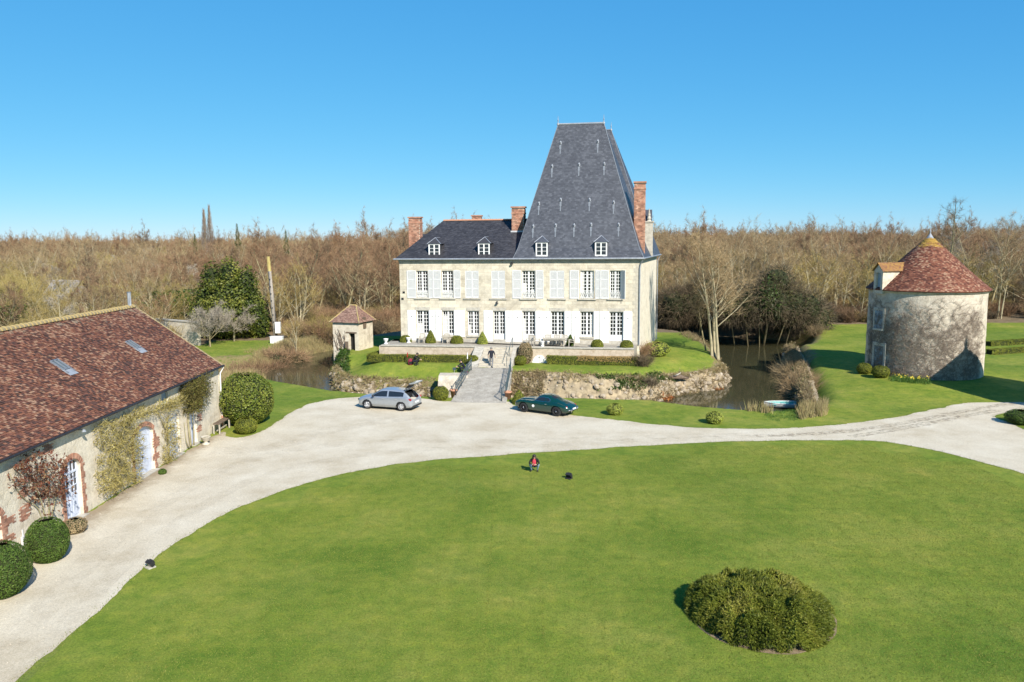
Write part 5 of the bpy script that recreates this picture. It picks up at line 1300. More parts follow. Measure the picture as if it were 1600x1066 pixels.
# local x runs along the left face (towards upper left), local y along -right face; right face goes to local -y
l1, l2 = 3.25, 3.15; EZW = DP(561, 504, WF[1])[2] - WF[2]; AZW = DP(555, 478, WF[1] + 1.5)[2] - WF[2]
def to_l(v): c, s = math.cos(wh.rotation_euler[2]), math.sin(wh.rotation_euler[2]); return (v[0] * c + v[1] * s, -v[0] * s + v[1] * c)
lx_dir = to_l((-.94, .34)); ly_dir = to_l((.34, .94))
def wl_(a_, b_, z): return (lx_dir[0] * a_ + ly_dir[0] * b_, lx_dir[1] * a_ + ly_dir[1] * b_, z)
def inter_face(px, py):
    n_ = np.array([.34, .94, 0]) ; p = PL(px, py, WF, n_) - WF; return float(p @ np.array([-.94, .34, 0])), float(p[2])
dx0, dz0 = inter_face(555, 545); dx1, dz1 = inter_face(545, 521)
w_ = MB(); xs_ = [0, dx0, dx1, l1]; zs_ = [-1.8, .02, dz1, EZW]
for i in range(3):
    for j in range(3):
        if i == 1 and j == 1: continue
        w_.arr([wl_(xs_[i], 0, zs_[j]), wl_(xs_[i + 1], 0, zs_[j]), wl_(xs_[i + 1], 0, zs_[j + 1]), wl_(xs_[i], 0, zs_[j + 1])], [(3, 2, 1, 0)])
for x_ in (dx0, dx1): w_.arr([wl_(x_, 0, 0.02), wl_(x_, .4, .02), wl_(x_, .4, dz1), wl_(x_, 0, dz1)], [(0, 1, 2, 3)])
w_.arr([wl_(0, 0, -1.8), wl_(0, l2, -1.8), wl_(0, l2, EZW), wl_(0, 0, EZW)], [(0, 1, 2, 3)]); w_.arr([wl_(l1, 0, -1.8), wl_(l1, l2, -1.8), wl_(l1, l2, EZW), wl_(l1, 0, EZW)], [(3, 2, 1, 0)]); w_.arr([wl_(0, l2, -1.8), wl_(l1, l2, -1.8), wl_(l1, l2, EZW), wl_(0, l2, EZW)], [(0, 1, 2, 3)])
w_.build('wall', M['hut'], wh)
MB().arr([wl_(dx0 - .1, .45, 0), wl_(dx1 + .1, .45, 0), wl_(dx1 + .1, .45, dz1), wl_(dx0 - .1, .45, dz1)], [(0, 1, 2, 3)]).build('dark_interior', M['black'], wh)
lb = MB(); lb.add([wl_(a_, b_, z) for z in (dz1 + .01, dz1 + .16) for b_ in (-.03, .02) for a_ in (dx0 - .25, dx1 + .35)], [(0, 1, 3, 2), (4, 5, 7, 6), (0, 4, 5, 1), (2, 3, 7, 6), (0, 2, 6, 4), (1, 5, 7, 3)]); lb.build('lintel', M['oldwood'], wh)
MB().add([wl_(a_, b_, z) for z in (.05, dz1 * .55) for b_ in (-.32, -.26) for a_ in (dx1 - .05, dx1 + .35)], [(0, 1, 3, 2), (4, 5, 7, 6), (0, 4, 5, 1), (2, 3, 7, 6), (0, 2, 6, 4), (1, 5, 7, 3)]).build('door', M['oldwood'], wh)
o_ = .28; c4 = [wl_(-o_, -o_, EZW - .04), wl_(l1 + o_, -o_, EZW - .04), wl_(l1 + o_, l2 + o_, EZW - .04), wl_(-o_, l2 + o_, EZW - .04)]
ra_, rb_ = wl_(l1 * .5 - .25, l2 * .62, AZW), wl_(l1 * .5 + .5, l2 * .62, AZW)
r_ = MB(); r_.arr([c4[0], c4[1], rb_, ra_], [(0, 1, 2, 3)]).arr([c4[3], c4[0], ra_], [(0, 1, 2)]).arr([c4[1], c4[2], rb_], [(0, 1, 2)]).arr([c4[2], c4[3], ra_, rb_], [(0, 1, 2, 3)]).arr(c4, [(0, 1, 2, 3)])
wro = r_.build('roof', M['tile3'], wh)
t_ = MB(); tile_face(t_, c4[0], c4[1], rb_, ra_, .17, .12, .025, 5); tile_face(t_, c4[3], c4[0], ra_, ra_, .17, .12, .025, 6); t_.build('roof_tiles', M['tile3'], wro, False, 'stuff')
MB().tube([ra_, rb_], .1, 6).tube([c4[0], ra_], .07, 6).tube([c4[1], rb_], .07, 6).tube([c4[3], ra_], .07, 6).build('hip_tiles', M['ridge'], wro)
dq = MB(); bx = [wl_(a_, b_, z) for z in (EZW - .75, EZW + .45) for b_ in (1.0, 1.55) for a_ in (-.12, .5)]
dq.add(bx, [(0, 1, 3, 2), (4, 5, 7, 6), (0, 4, 5, 1), (2, 3, 7, 6), (0, 2, 6, 4), (1, 5, 7, 3)]); dq.build('hatch', M['oldwood'], wh)
# garden wall behind the barn
gw = thing('garden_wall', 'pale garden wall running behind the barn towards the fruit trees', 'wall', tuple(G(300, 535, 0)))
go = G(300, 535, 0); q = MB(); a_, b_ = G(225, 530, 0) - go, G(312, 540, 0) - go; q.beam((a_[0], a_[1], 1.45), (b_[0], b_[1], 1.45), .45, 2.9); q.build('wall', M['rubble'], gw)
q = MB(); q.beam((a_[0], a_[1], 2.98), (b_[0], b_[1], 2.98), .6, .16); q.build('coping', M['coping'], gw)

# ------------------------------------------------------------------ clipped shrubs and hedges
def dist_at(p): return float((np.array(p) - CAM) @ _f)
def clipped(name, label, cat, loc, w, h, shape='ball', mat_='box', leaf=.06, dens=1.0, seed=1, group=None, rough=.05, mesh=None, lean=0):
    """a clipped bush: dark twig core, skin of small leaves; w, h in metres"""
    if mesh is None:
        if shape == 'ball': prof = lambda t: np.sqrt(np.clip(1 - (2 * t * .93 + .07 - 1) ** 2, 0, 1))
        elif shape == 'dome': prof = lambda t: np.clip(1 - (t * .96) ** 2.6, 0, 1) ** .5 * (1 + .0 * t)
        elif shape == 'cone': prof = lambda t: np.clip((1 - t) ** .8 * (1 - .25 * np.exp(-t * 9)), 0, 1) * 1.06 + .02
        g = np.random.default_rng(seed); area = math.pi * w * h * 1.2 + .5
        n = int(min(26000, 2.6 * dens * area / (leaf * leaf)))
        t = g.uniform(0, 1, n); a = g.uniform(0, 2 * math.pi, n)
        if shape == 'ball': t = np.clip(t, 0, .999)
        r = prof(t) * w / 2
        keep = g.uniform(0, 1, n) < (np.clip(r / (w / 2) + .12, 0, 1) if shape == 'cone' else 1.0); t, a, r = t[keep], a[keep], r[keep]; n = len(t)
        lump = 1 + rough * 2 * (fbm(a * 2.2 + 9, t * 4, seed, 3) - .5) + g.normal(0, .012, n)
        dr = (prof(np.clip(t + .02, 0, 1)) - prof(np.clip(t - .02, 0, 1))) / .04 * (w / 2) / h
        N = np.stack([np.cos(a), np.sin(a), -dr], 1); N /= np.linalg.norm(N, axis=1)[:, None]
        P = np.stack([r * lump * np.cos(a), r * lump * np.sin(a), t * h * (1 + g.normal(0, .01, n))], 1)
        mb = MB()
        tt = np.linspace(0, 1, 9); mb.lathe([(max(.01, float(prof(np.array([x]))[0]) * w / 2 * .93), x * h * .96) for x in tt], 18, (0, 0, 0), 1)
        V, F = leaves(P, N, leaf, .55, seed); mb.arr(V, F, 0, np.clip(g.normal(.5, .22, n) + (fbm(a * 3, t * 6, seed + 2) - .5) * .5, 0, 1))
        mesh = mb.mesh(name, [M[mat_], M['core']])
    o = link(name, mesh, None, None, tuple(loc)); tag(o, label, cat, group); return o
def px_size(p, wpx, hpx): d = dist_at(p); return wpx / FPX * d, hpx / FPX * d
def bush(px, py, z, wpx, hpx, label, shape='ball', mat_='box', leaf=.07, group=None, name='clipped_bush', seed=None, cat='bush', rough=.05):
    p = G(px, py, z); w, h = px_size(p, wpx, hpx); zz = z if z > 2 else gz(p[0], p[1])
    return clipped(name, label, cat, (p[0], p[1], max(zz, z - .4) - .03), w, h, shape, mat_, leaf, 1.0, seed or int(px), group, rough)
gb = 'clipped box bushes around the house'
bush(77, 876, 0, 61, 68, 'large clipped green ball bush by the red-leaved climber on the barn', 'ball', 'boxd', .055, 'ball bushes beside the barn')
bush(3, 930, 0, 86, 84, 'large clipped green ball bush cut by the left edge of the photo', 'ball', 'boxd', .055, 'ball bushes beside the barn')
bush(385, 677, 0, 34, 25, 'low clipped bright green dome bush in front of the big laurel', 'ball', 'box', .06)
bush(386, 662, 0, 84, 79, 'big rounded laurel bush at the far corner of the barn', 'ball', 'laurel', .12, None, 'laurel_bush', 5, 'bush', .10)
T_ = 2.68
bush(634, 534.5, T_, 19, 11, 'low clipped dome bush at the left end of the terrace', 'dome', 'box', .07, gb)
bush(673, 536, T_, 18.5, 21, 'clipped cone bush between the two wooden armchairs on the terrace', 'cone', 'box', .07, gb, 'topiary_cone')
bush(714, 536.5, T_, 20, 12.5, 'low clipped dome bush on the terrace between the two cone bushes', 'dome', 'box', .07, gb)
bush(754, 537.5, T_, 18.5, 20, 'pale speckled cone bush on the terrace beside the top of the steps', 'cone', 'limeleaf', .07, gb, 'topiary_cone')
bush(891, 540, T_, 15, 18, 'dark green clipped cone bush behind the garden table', 'cone', 'boxd', .07, gb, 'topiary_cone')
bush(933, 542, T_, 19.5, 12, 'low clipped dome bush on the right half of the terrace, nearer the table', 'dome', 'box', .07, gb)
bush(979, 543.5, T_, 21, 12.5, 'low clipped dome bush at the right end of the terrace', 'dome', 'box', .07, gb)
bush(813, 570.5, 1.2, 19.5, 15, 'clipped ball bush at the foot of the steps beside the brown shrub', 'ball', 'box', .07, gb)
bush(739.5, 570.5, 1.2, 17.5, 16, 'clipped ball bush ending the long hedge left of the steps', 'ball', 'box', .07, gb)
bush(689, 625, 0, 24.5, 22, 'pale clipped ball bush between the silver car and the bridge', 'ball', 'box', .07, gb)
bush(811, 630, 0, 26, 22, 'yellow-green pointed bush behind the bonnet of the green car', 'cone', 'box', .07, gb, 'topiary_cone')
bush(961, 648, 0, 26, 18, 'yellowish ball bush on the moat bank behind the green car', 'ball', 'limeleaf', .08, gb)
bush(1116.5, 661.5, 0, 27, 19, 'yellowish ball bush on the moat bank towards the boat', 'ball', 'limeleaf', .08, gb)
bush(1350, 584, .5, 22, 17, 'clipped ball bush nearest the door of the round tower', 'ball', 'box', .08, 'ball bushes at the round tower')
bush(1376, 590.5, .5, 26, 19, 'clipped ball bush beside the daffodils of the round tower', 'ball', 'box', .08, 'ball bushes at the round tower')
bush(1596, 662, 0, 46, 22, 'dark low shrub on the grass wedge between the two drives', 'ball', 'boxd', .09, None, 'low_shrub', 3, 'shrub', .14)
bush(821, 568, 1.2, 23, 33, 'brown twiggy clipped shrub beside the right cheek of the steps', 'ball', 'bramble', .10, None, 'brown_shrub', 4, 'shrub', .10)
bush(254, 741, 0, 12, 9, 'small dark green bush at the foot of the arched barn door', 'ball', 'boxd', .05, None, 'small_bush', 6, 'bush', .1)
bush(118, 832, 0, 34, 24, 'grey lavender tuft beside the step of the barn door', 'ball', 'bramble', .07, None, 'lavender_bush', 8, 'bush', .25)
bush(1026, 556, 1.2, 40, 22, 'bright yellow-green shrub at the right-hand corner of the house', 'ball', 'limeleaf', .14, None, 'garden_shrub', 9, 'shrub', .2)
def hedge(name, label, pts, w, h, mat_='box', leaf=.075, seed=1, z=None, patch=None):
    pts = [np.array(p[:2]) for p in pts]; o0 = np.array([*pts[0], z if z is not None else gz(*pts[0])])
    o = link(name, None, None, None, tuple(o0)); tag(o, label, 'hedge'); g = np.random.default_rng(seed); mb = MB(); rust = MB()
    for a, b in zip(pts[:-1], pts[1:]):
        d = b - a; L = np.linalg.norm(d); d = d / L; s = np.array([-d[1], d[0]])
        q = MB(); A3 = np.array([*(a - o0[:2]), -.1]); c_ = (A3 + np.array([*(b - o0[:2]), -.1])) / 2
        mb.beam((A3[0], A3[1], h / 2 - .05), (b[0] - o0[0], b[1] - o0[1], h / 2 - .05), w * .93, h * .96, 1)
        area = L * (2 * h + w) ; n = int(2.4 * area / leaf ** 2)
        u = g.uniform(-.02, 1.02, n) * L; k = g.uniform(0, 2 * h + w, n)
        side = np.where(k < h, -w / 2, np.where(k < h + w, k - h - w / 2, w / 2)); zz = np.where(k < h, k, np.where(k < h + w, h, 2 * h + w - k))
        nn = np.where((k < h)[:, None], [[-s[0], -s[1], .1]], np.where((k < h + w)[:, None], [[0, 0, 1.0]], [[s[0], s[1], .1]]))
        wob = (fbm(u * 1.3, k * 1.3, seed) - .5) * .10
        P = np.c_[(a - o0[:2]) + u[:, None] * d + side[:, None] * s, zz] + nn * wob[:, None] + g.normal(0, .015, (n, 3))
        V, F = leaves(P, nn, leaf, .6, seed)
        rn = np.clip(g.normal(.5, .22, n) + (fbm(u * .8, k, seed + 1) - .5) * .6, 0, 1)
        if patch is not None:
            f = u / L; isr = (f > patch[0]) & (f < patch[1]) & (zz > h * (.30 + .6 * fbm(u * 1.1, k * 0, 5))); mi = np.where(isr, 2, 0)
        else: mi = 0
        mb.arr(V, F, mi, rn)
    o2 = mb.mesh(name, [M[mat_], M['core'], M['rusty']]); o.data if False else None
    bpy.data.objects.remove(o); o = link(name, o2, None, None, tuple(o0)); return tag(o, label, 'hedge')
hy = TY - .75
hedge('box_hedge', 'long low clipped hedge below the left part of the terrace', [hw(tx0 - .5, TY + 2.5), hw(tx0 - .9, hy - .3), hw(hx(741, 556, hy), hy)], .7, .72, 'box', .08, 3, 1.18)
hedge('box_hedge', 'low clipped hedge with a rust-coloured top below the right part of the terrace', [hw(hx(857, 566, hy), hy), hw(hx(994, 566, hy), hy)], .9, .80, 'box', .08, 4, 1.18, (.33, .95))
for (a, b, lb, sd) in (((1546, 553), (1640, 547), 'front strip of the low box parterre right of the round tower', 5), ((1545, 540), (1640, 534), 'rear strip of the low box parterre right of the round tower', 6)):
    p, q = G(*a, .6), G(*b, .6); hedge('box_hedge', lb, [p, q], .9, .55, 'box', .1, sd, gz(p[0], p[1]) - .02)

# the big low yew on the lawn
yc = G(1190, 1012)[:2] + np.array([.62, 2.15]); g = np.random.default_rng(5); N = 30000
a = g.uniform(0, 2 * math.pi, N); q = np.sqrt(g.uniform(0, 1, N)) ** .8
RX, RYY, HH = 2.50, 2.5, 1.08
def yew_h(q): return HH * np.clip(1 - q ** 3.2, 0, 1) ** .62
lx_, ly_ = RX * q * np.cos(a), RYY * q * np.sin(a)
lump = .55 * (fbm(lx_ * 1.2 + 5, ly_ * 1.7 + 3, 8, 3) - .5) + .50 * (vnoise(lx_ * 2.6, ly_ * 3.3, 9) - .5)
tone = fbm(lx_ * .9 + 20, ly_ * .9, 18, 3) - .5
hz = yew_h(q) * g.uniform(.30, 1.0, N) ** .14 + lump
P = np.stack([lx_ * (1 + .06 * np.sin(a * 3)), ly_, np.clip(hz, .02, None)], 1)
D = np.stack([np.cos(a) * (q + .15), np.sin(a) * (q + .15), 1.1 - .9 * q], 1) + unit(N, 7) * .8 + [.45, -.1, -.1]; D /= np.linalg.norm(D, axis=1)[:, None]
mb = MB(); mb.lathe([(RX * .90 * math.sqrt(max(0, 1 - t_ * t_)) + .05, t_ * HH * .58) for t_ in np.linspace(0, 1, 8)], 28, (0, 0, 0), 1)
V, F = spikes(P, D, g.uniform(.08, .20, N), .045, 3); mb.arr(V, F, 0, np.repeat(np.clip(.5 + tone * 1.2 + g.normal(0, .2, N), 0, 1), 3))
V, F = leaves(P[:16000] + D[:16000] * .08, D[:16000], .085, .9, 4, .8); mb.arr(V, F, 0, np.clip(.5 + tone[:16000] * 1.2 + g.normal(0, .25, 16000), 0, 1))
yw = mb.mesh('yew_bush', [M['yew'], M['core']])
tag(link('yew_bush', yw, None, None, (yc[0], yc[1], 0)), 'wide low spreading yew bush alone on the front lawn', 'bush')
eb = MB(); th = np.linspace(0, 2 * math.pi, 90); rr1 = .96 + .12 * fbm(np.cos(th) * 2 + 5, np.sin(th) * 2 + 5, 3)
V = [((RX * r_ * k) * math.cos(t_), (RYY * r_ * k) * math.sin(t_), .015 if k < 1 else .006) for k, r_ in [(k, 1) for k in (0.6,)] for t_ in th]
V += [((RX * r_) * math.cos(t_), (RYY * r_) * math.sin(t_), .012) for t_, r_ in zip(th, rr1)]
n = len(th); eb.arr(V, [(i, i + 1, n + i + 1, n + i) for i in range(n - 1)])
o = eb.build('bare_soil', nmat('bare_soil', [(.14, .10, .06), (.24, .18, .11), (.30, .24, .15)], 5, .95, .6, 30), None, False, 'structure'); o.location = (yc[0], yc[1], 0)

# ------------------------------------------------------------------ climbers on the barn wall
def climber(name, label, regions, stems_px, mat_, leafsz, seed, leafy=.6, twl=.35, depth=.45, dens=55, trunkmat='bark'):
    """regions: photo polygons on the barn wall; filled with twigs and leaves standing off the wall"""
    g = np.random.default_rng(seed); P = []
    for poly, dm in regions:
        L = np.array([bl2(*q) for q in poly]); x0, x1, z0, z1 = L[:, 0].min(), L[:, 0].max(), L[:, 1].min(), L[:, 1].max()
        n = int((x1 - x0) * (z1 - z0) * dens * dm * 2); c = np.c_[g.uniform(x0, x1, n), g.uniform(z0, z1, n)]
        c = c[(sdist(c[:, 0], c[:, 1], L) < g.uniform(-.15, .12, n)) & (c[:, 1] > .02) & (vnoise(c[:, 0] * 2.1, c[:, 1] * 2.1, seed) > .25)]; P.append(c)
    c = np.concatenate(P); n = len(c); x00 = c[:, 0].mean()
    o = thing(name, label, 'climber', tuple(b2w((x00, 0, 0))), BROT)
    Q = np.c_[c[:, 0] - x00, .04 + depth * g.uniform(0, 1, n) ** 1.6, c[:, 1]]
    D = unit(n, seed) * .9 + [0, .45, .25]; D /= np.linalg.norm(D, axis=1)[:, None]
    mb = MB(); V, F = spikes(Q, D, g.uniform(.3, 1.4, n) * twl, .03, seed); mb.arr(V, F, 0, np.repeat(g.uniform(0, 1, n), 3))
    k = int(n * leafy * 2); s = g.integers(0, n, k); V, F = leaves(Q[s] + unit(k, 3) * .10 + [0, .08, 0], D[s] + [0, .6, .2], leafsz, .8, seed); V[:, 1] = np.maximum(V[:, 1], .02); mb.arr(V, F, 0, g.uniform(0, 1, k))
    mb.build('foliage', M[mat_], o)
    st = MB()
    for pts, r_ in stems_px:
        L = [bl2(*p) for p in pts]; m = smoothline([(a - x00, .1 + .03 * math.sin(i * 2), max(.0, b)) for i, (a, b) in enumerate(L)], .3)
        st.tube([tuple(v) for v in m], list(np.linspace(r_, r_ * .5, len(m))), 6)
    if stems_px: st.build('stems', M[trunkmat], o, True)
hc = thing('red_stemmed_creeper', 'thin reddish creeper on the front of the little hut beside its doorway', 'creeper', WF, wh.rotation_euler[2]); st = MB(); gq = np.random.default_rng(3)
for k in range(16):
    a_ = l1 * .62 + gq.normal(0, .35); z = 0.0; pts_ = [wl_(a_, -.04, z)]
    for s_ in range(int(gq.uniform(4, 9))): a_ += gq.normal(.04, .13); z += gq.uniform(.2, .38); pts_.append(wl_(min(max(a_, .1), l1 - .05), -.05, min(z, EZW - .1)))
    st.tube(pts_, .022, 4, 0, False)
st.build('stems', M['oldwood'], hc)
climber('wisteria', 'straw-coloured tangled climber covering the wall between the two arched barn doors', [([(140, 662), (205, 650), (214, 690), (212, 752), (150, 775), (145, 740)], 1.1), ([(185, 648), (278, 618), (280, 634), (250, 645), (190, 660)], 1.3), ([(250, 650), (268, 648), (272, 725), (250, 740)], 1.0)], [([(178, 775), (180, 720), (200, 660), (265, 632)], .06), ([(262, 728), (258, 680), (245, 645)], .05)], 'wist', .09, 5, .32, .45, .5, 70)
climber('dark_creeper', 'brown-green bushy creeper on a twisted trunk high on the barn wall near the bench', [([(276, 605), (317, 578), (316, 612), (305, 640), (283, 648)], 1.5)], [([(297, 712), (293, 680), (292, 650), (297, 620)], .07), ([(301, 708), (300, 675), (298, 640), (303, 610)], .05), ([(294, 710), (288, 690), (286, 660)], .04)], 'creepd', .10, 6, 1.0, .4, .7, 80)
climber('red_climber', 'wall shrub with dark red young leaves beside the near barn door', [([(8, 745), (20, 715), (52, 703), (90, 720), (104, 745), (95, 775), (60, 775), (35, 770), (5, 760)], .7), ([(30, 770), (95, 775), (75, 800), (45, 800)], .35)], [([(68, 832), (62, 790), (45, 745), (25, 725)], .035), ([(72, 832), (72, 780), (65, 720)], .04), ([(74, 832), (80, 790), (95, 740)], .035), ([(66, 832), (55, 795), (30, 775), (12, 740)], .03)], 'redleaf', .13, 7, 1.4, .4, .65, 40, 'bark')

# ------------------------------------------------------------------ reeds, brambles, flowers: uncountable growth
def scatter_px(poly, n, seed, zf=None):
    L = np.array([g2(x, y, z) for x, y, z in poly]); g = np.random.default_rng(seed); lo, hi = L.min(0), L.max(0)
    c = g.uniform(lo, hi, (n * 6, 2)); c = c[sdist(c[:, 0], c[:, 1], L) < 0][:n]
    return np.c_[c, ground_z(c[:, 0], c[:, 1])]
def growth(name, polys, mat_, h, w, seed, lean=.35, leafn=0, leafsz=.08, per=7):
    w = w * 1.5; leafsz = leafsz * 1.5
    mb = MB(); g = np.random.default_rng(seed)
    for i, (poly, n) in enumerate(polys):
        P = scatter_px(poly, n, seed + i); P = P[P[:, 2] > WZ - .3]
        if not len(P): continue
        Q = np.repeat(P, per, 0) + np.c_[g.normal(0, .13, (len(P) * per, 2)), np.full(len(P) * per, -.05)]; k = len(Q)
        D = unit(k, seed + 3) * lean + [0, 0, 1]; D /= np.linalg.norm(D, axis=1)[:, None]
        ln = g.uniform(.4, 1.1, k) * h; V, F = spikes(Q, D, ln, w, seed); mb.arr(V, F, 0, np.repeat(np.clip(np.repeat(g.uniform(0, 1, len(P)), per) + g.normal(0, .2, k), 0, 1), 3))
        if leafn:
            s = g.integers(0, k, int(k * leafn)); V, F = leaves(Q[s] + D[s] * (ln[s] * g.uniform(.2, 1, len(s)))[:, None], D[s], leafsz, 1.0, seed); mb.arr(V, F, 0, g.uniform(0, 1, len(s)))
    return mb.build(name, M[mat_], None, False, 'stuff')
growth('reeds', [([(345, 578, -.8), (395, 560, -.3), (440, 540, 0), (505, 530, 0), (520, 545, -1), (470, 556, -1), (420, 570, -1), (370, 582, -1)], 2200), ([(340, 600, -.9), (400, 592, -1.1), (420, 600, -1), (350, 612, -.4)], 260), ([(1252, 648, -1.1), (1270, 636, -.6), (1292, 640, -.4), (1288, 655, -.2), (1250, 660, -.2)], 260), ([(1165, 650, -1.1), (1200, 651, -1.1), (1202, 658, -.6), (1166, 657, -.6)], 70)], 'reed', 1.0, .035, 31)
growth('low_reeds', [([(1195, 656, -.9), (1252, 653, -.9), (1252, 661, -.2), (1200, 662, -.2)], 150)], 'gleaf', .22, .03, 33)
growth('brambles', [([(528, 606, -1), (545, 590, .6), (600, 592, 1), (690, 594, 1), (690, 620, -.8), (600, 614, -1), (560, 611, -1)], 260), ([(1232, 560, -.6), (1262, 570, .2), (1275, 590, .3), (1272, 622, -.2), (1252, 640, -1), (1238, 605, -1.1), (1228, 580, -1.1)], 700), ([(1000, 585, 1.1), (1050, 580, 1.1), (1130, 572, 1), (1132, 600, -.6), (1060, 614, -.9), (990, 620, -.4)], 700), ([(800, 585, 1.1), (830, 585, 1), (828, 622, -.8), (800, 620, -.6)], 200), ([(1060, 525, 1.1), (1110, 545, 1), (1128, 565, .9), (1135, 575, 0), (1118, 548, 0), (1075, 522, 1)], 240)], 'bramble', .62, .03, 41, .8, .8, .08)
growth('bank_greenery', [([(523, 545, 1), (545, 548, 1), (545, 580, 1), (525, 600, -.5), (520, 570, 0)], 420), ([(1240, 575, 0), (1258, 590, 0), (1250, 635, -.8), (1240, 600, -1)], 200)], 'ivy', .4, .03, 51, .6, 1.6, .12)
growth('daffodil_leaves', [([(1392, 596, .5), (1450, 601, .5), (1452, 592, .5), (1395, 587, .5)], 230), ([(598, 583, 1.2), (606, 583, 1.2), (606, 577, 1.2), (598, 577, 1.2)], 25), ([(520, 547, 1.1), (545, 549, 1.1), (545, 540, 1.1), (524, 540, 1.1)], 200)], 'gleaf', .45, .04, 61, .3)
P = np.concatenate([scatter_px([(1392, 596, .5), (1450, 601, .5), (1452, 592, .5), (1395, 587, .5)], 90, 71), scatter_px([(598, 582, 1.2), (606, 582, 1.2), (606, 577, 1.2), (598, 577, 1.2)], 18, 72)]) + [0, 0, .38]
V, F = leaves(P, np.tile([0, -.6, .7], (len(P), 1)), .11, .4, 3); mb = MB().arr(V, F); V, F = leaves(P + [0, 0, .02], np.tile([.5, -.6, .4], (len(P), 1)), .09, .4, 4); mb.arr(V, F); mb.build('daffodil_flowers', M['daff'], None, False, 'stuff')
def growth_on(name, Vg, n, mat_, h, w, seed, rows, leafn, leafsz, frac=(0, 1), patchy=.35):
    # plants rooted on the rough faces of the island bank
    g = np.random.default_rng(seed); R_, C_ = Vg.shape[:2]; i = g.uniform(frac[0] * (C_ - 2), frac[1] * (C_ - 2), n).astype(int); j = (g.uniform(rows[0], rows[1], n) * (R_ - 2)).astype(int)
    k = fbm(i * .055, j * .35, seed, 3) > patchy; i, j = i[k], j[k]; P = Vg[j, i] + g.normal(0, .06, (len(i), 3))
    Q = np.repeat(P, 5, 0); m_ = len(Q); D = unit(m_, seed) * .9 + [0, -.55, .55]; D /= np.linalg.norm(D, axis=1)[:, None]; ln = g.uniform(.3, 1.1, m_) * h
    mb = MB(); V, F = spikes(Q, D, ln, w, seed); mb.arr(V, F, 0, np.repeat(g.uniform(0, 1, m_), 3)); s = g.integers(0, m_, int(m_ * leafn)); V, F = leaves(Q[s] + D[s] * (ln[s] * g.uniform(.1, 1, len(s)))[:, None], D[s], leafsz, 1.0, seed); mb.arr(V, F, 0, g.uniform(0, 1, len(s)))
    return mb.build(name, M[mat_], None, False, 'stuff')
growth_on('brambles', LWV, 900, 'bramble', .6, .035, 5, (.1, 1), 1.0, .12, (.05, 1), .36)
growth_on('dry_grass', LWV, 1800, 'reed', .5, .03, 6, (.3, 1), .3, .10, (.0, 1), .40)
growth('dry_grass', [([(560, 586, 1), (690, 588, 1.1), (690, 597, .6), (560, 597, .4)], 900)], 'reed', .32, .025, 91, .7, .4, .07)
growth_on('ivy_growth', LWV, 160, 'ivy', .35, .03, 7, (.3, 1), 1.5, .13, (.0, .35), .42)
growth_on('brambles', RBV, 2400, 'bramble', .7, .035, 21, (.55, 1), 1.0, .13, (0, 1), .25)
growth_on('ivy_growth', RBV, 600, 'ivy', .4, .03, 22, (.3, 1), 1.4, .13, (0, 1), .45)
growth_on('brambles', RWV, 900, 'bramble', .5, .03, 8, (.05, .9), .8, .11, (.38, 1), .45)
growth_on('bank_greenery', RWV, 800, 'ivy', .32, .03, 9, (.55, 1), 1.5, .13, (.30, .62), .50)
growth_on('dry_grass', RWV, 1300, 'reed', .45, .03, 10, (.75, 1), .4, .10, (.0, 1), .40)
growth_on('ivy_growth', RWV, 700, 'bramble', .4, .03, 12, (.2, 1), 1.2, .12, (.0, .12), .2)
growth('rusty_bracken', [([(1116, 586, .2), (1132, 588, .0), (1134, 600, -.6), (1120, 598, -.4)], 60), ([(1030, 612, -.6), (1050, 612, -.6), (1052, 620, -.9), (1032, 620, -.9)], 50)], 'orange', .55, .05, 81, .8, 1.4, .14)

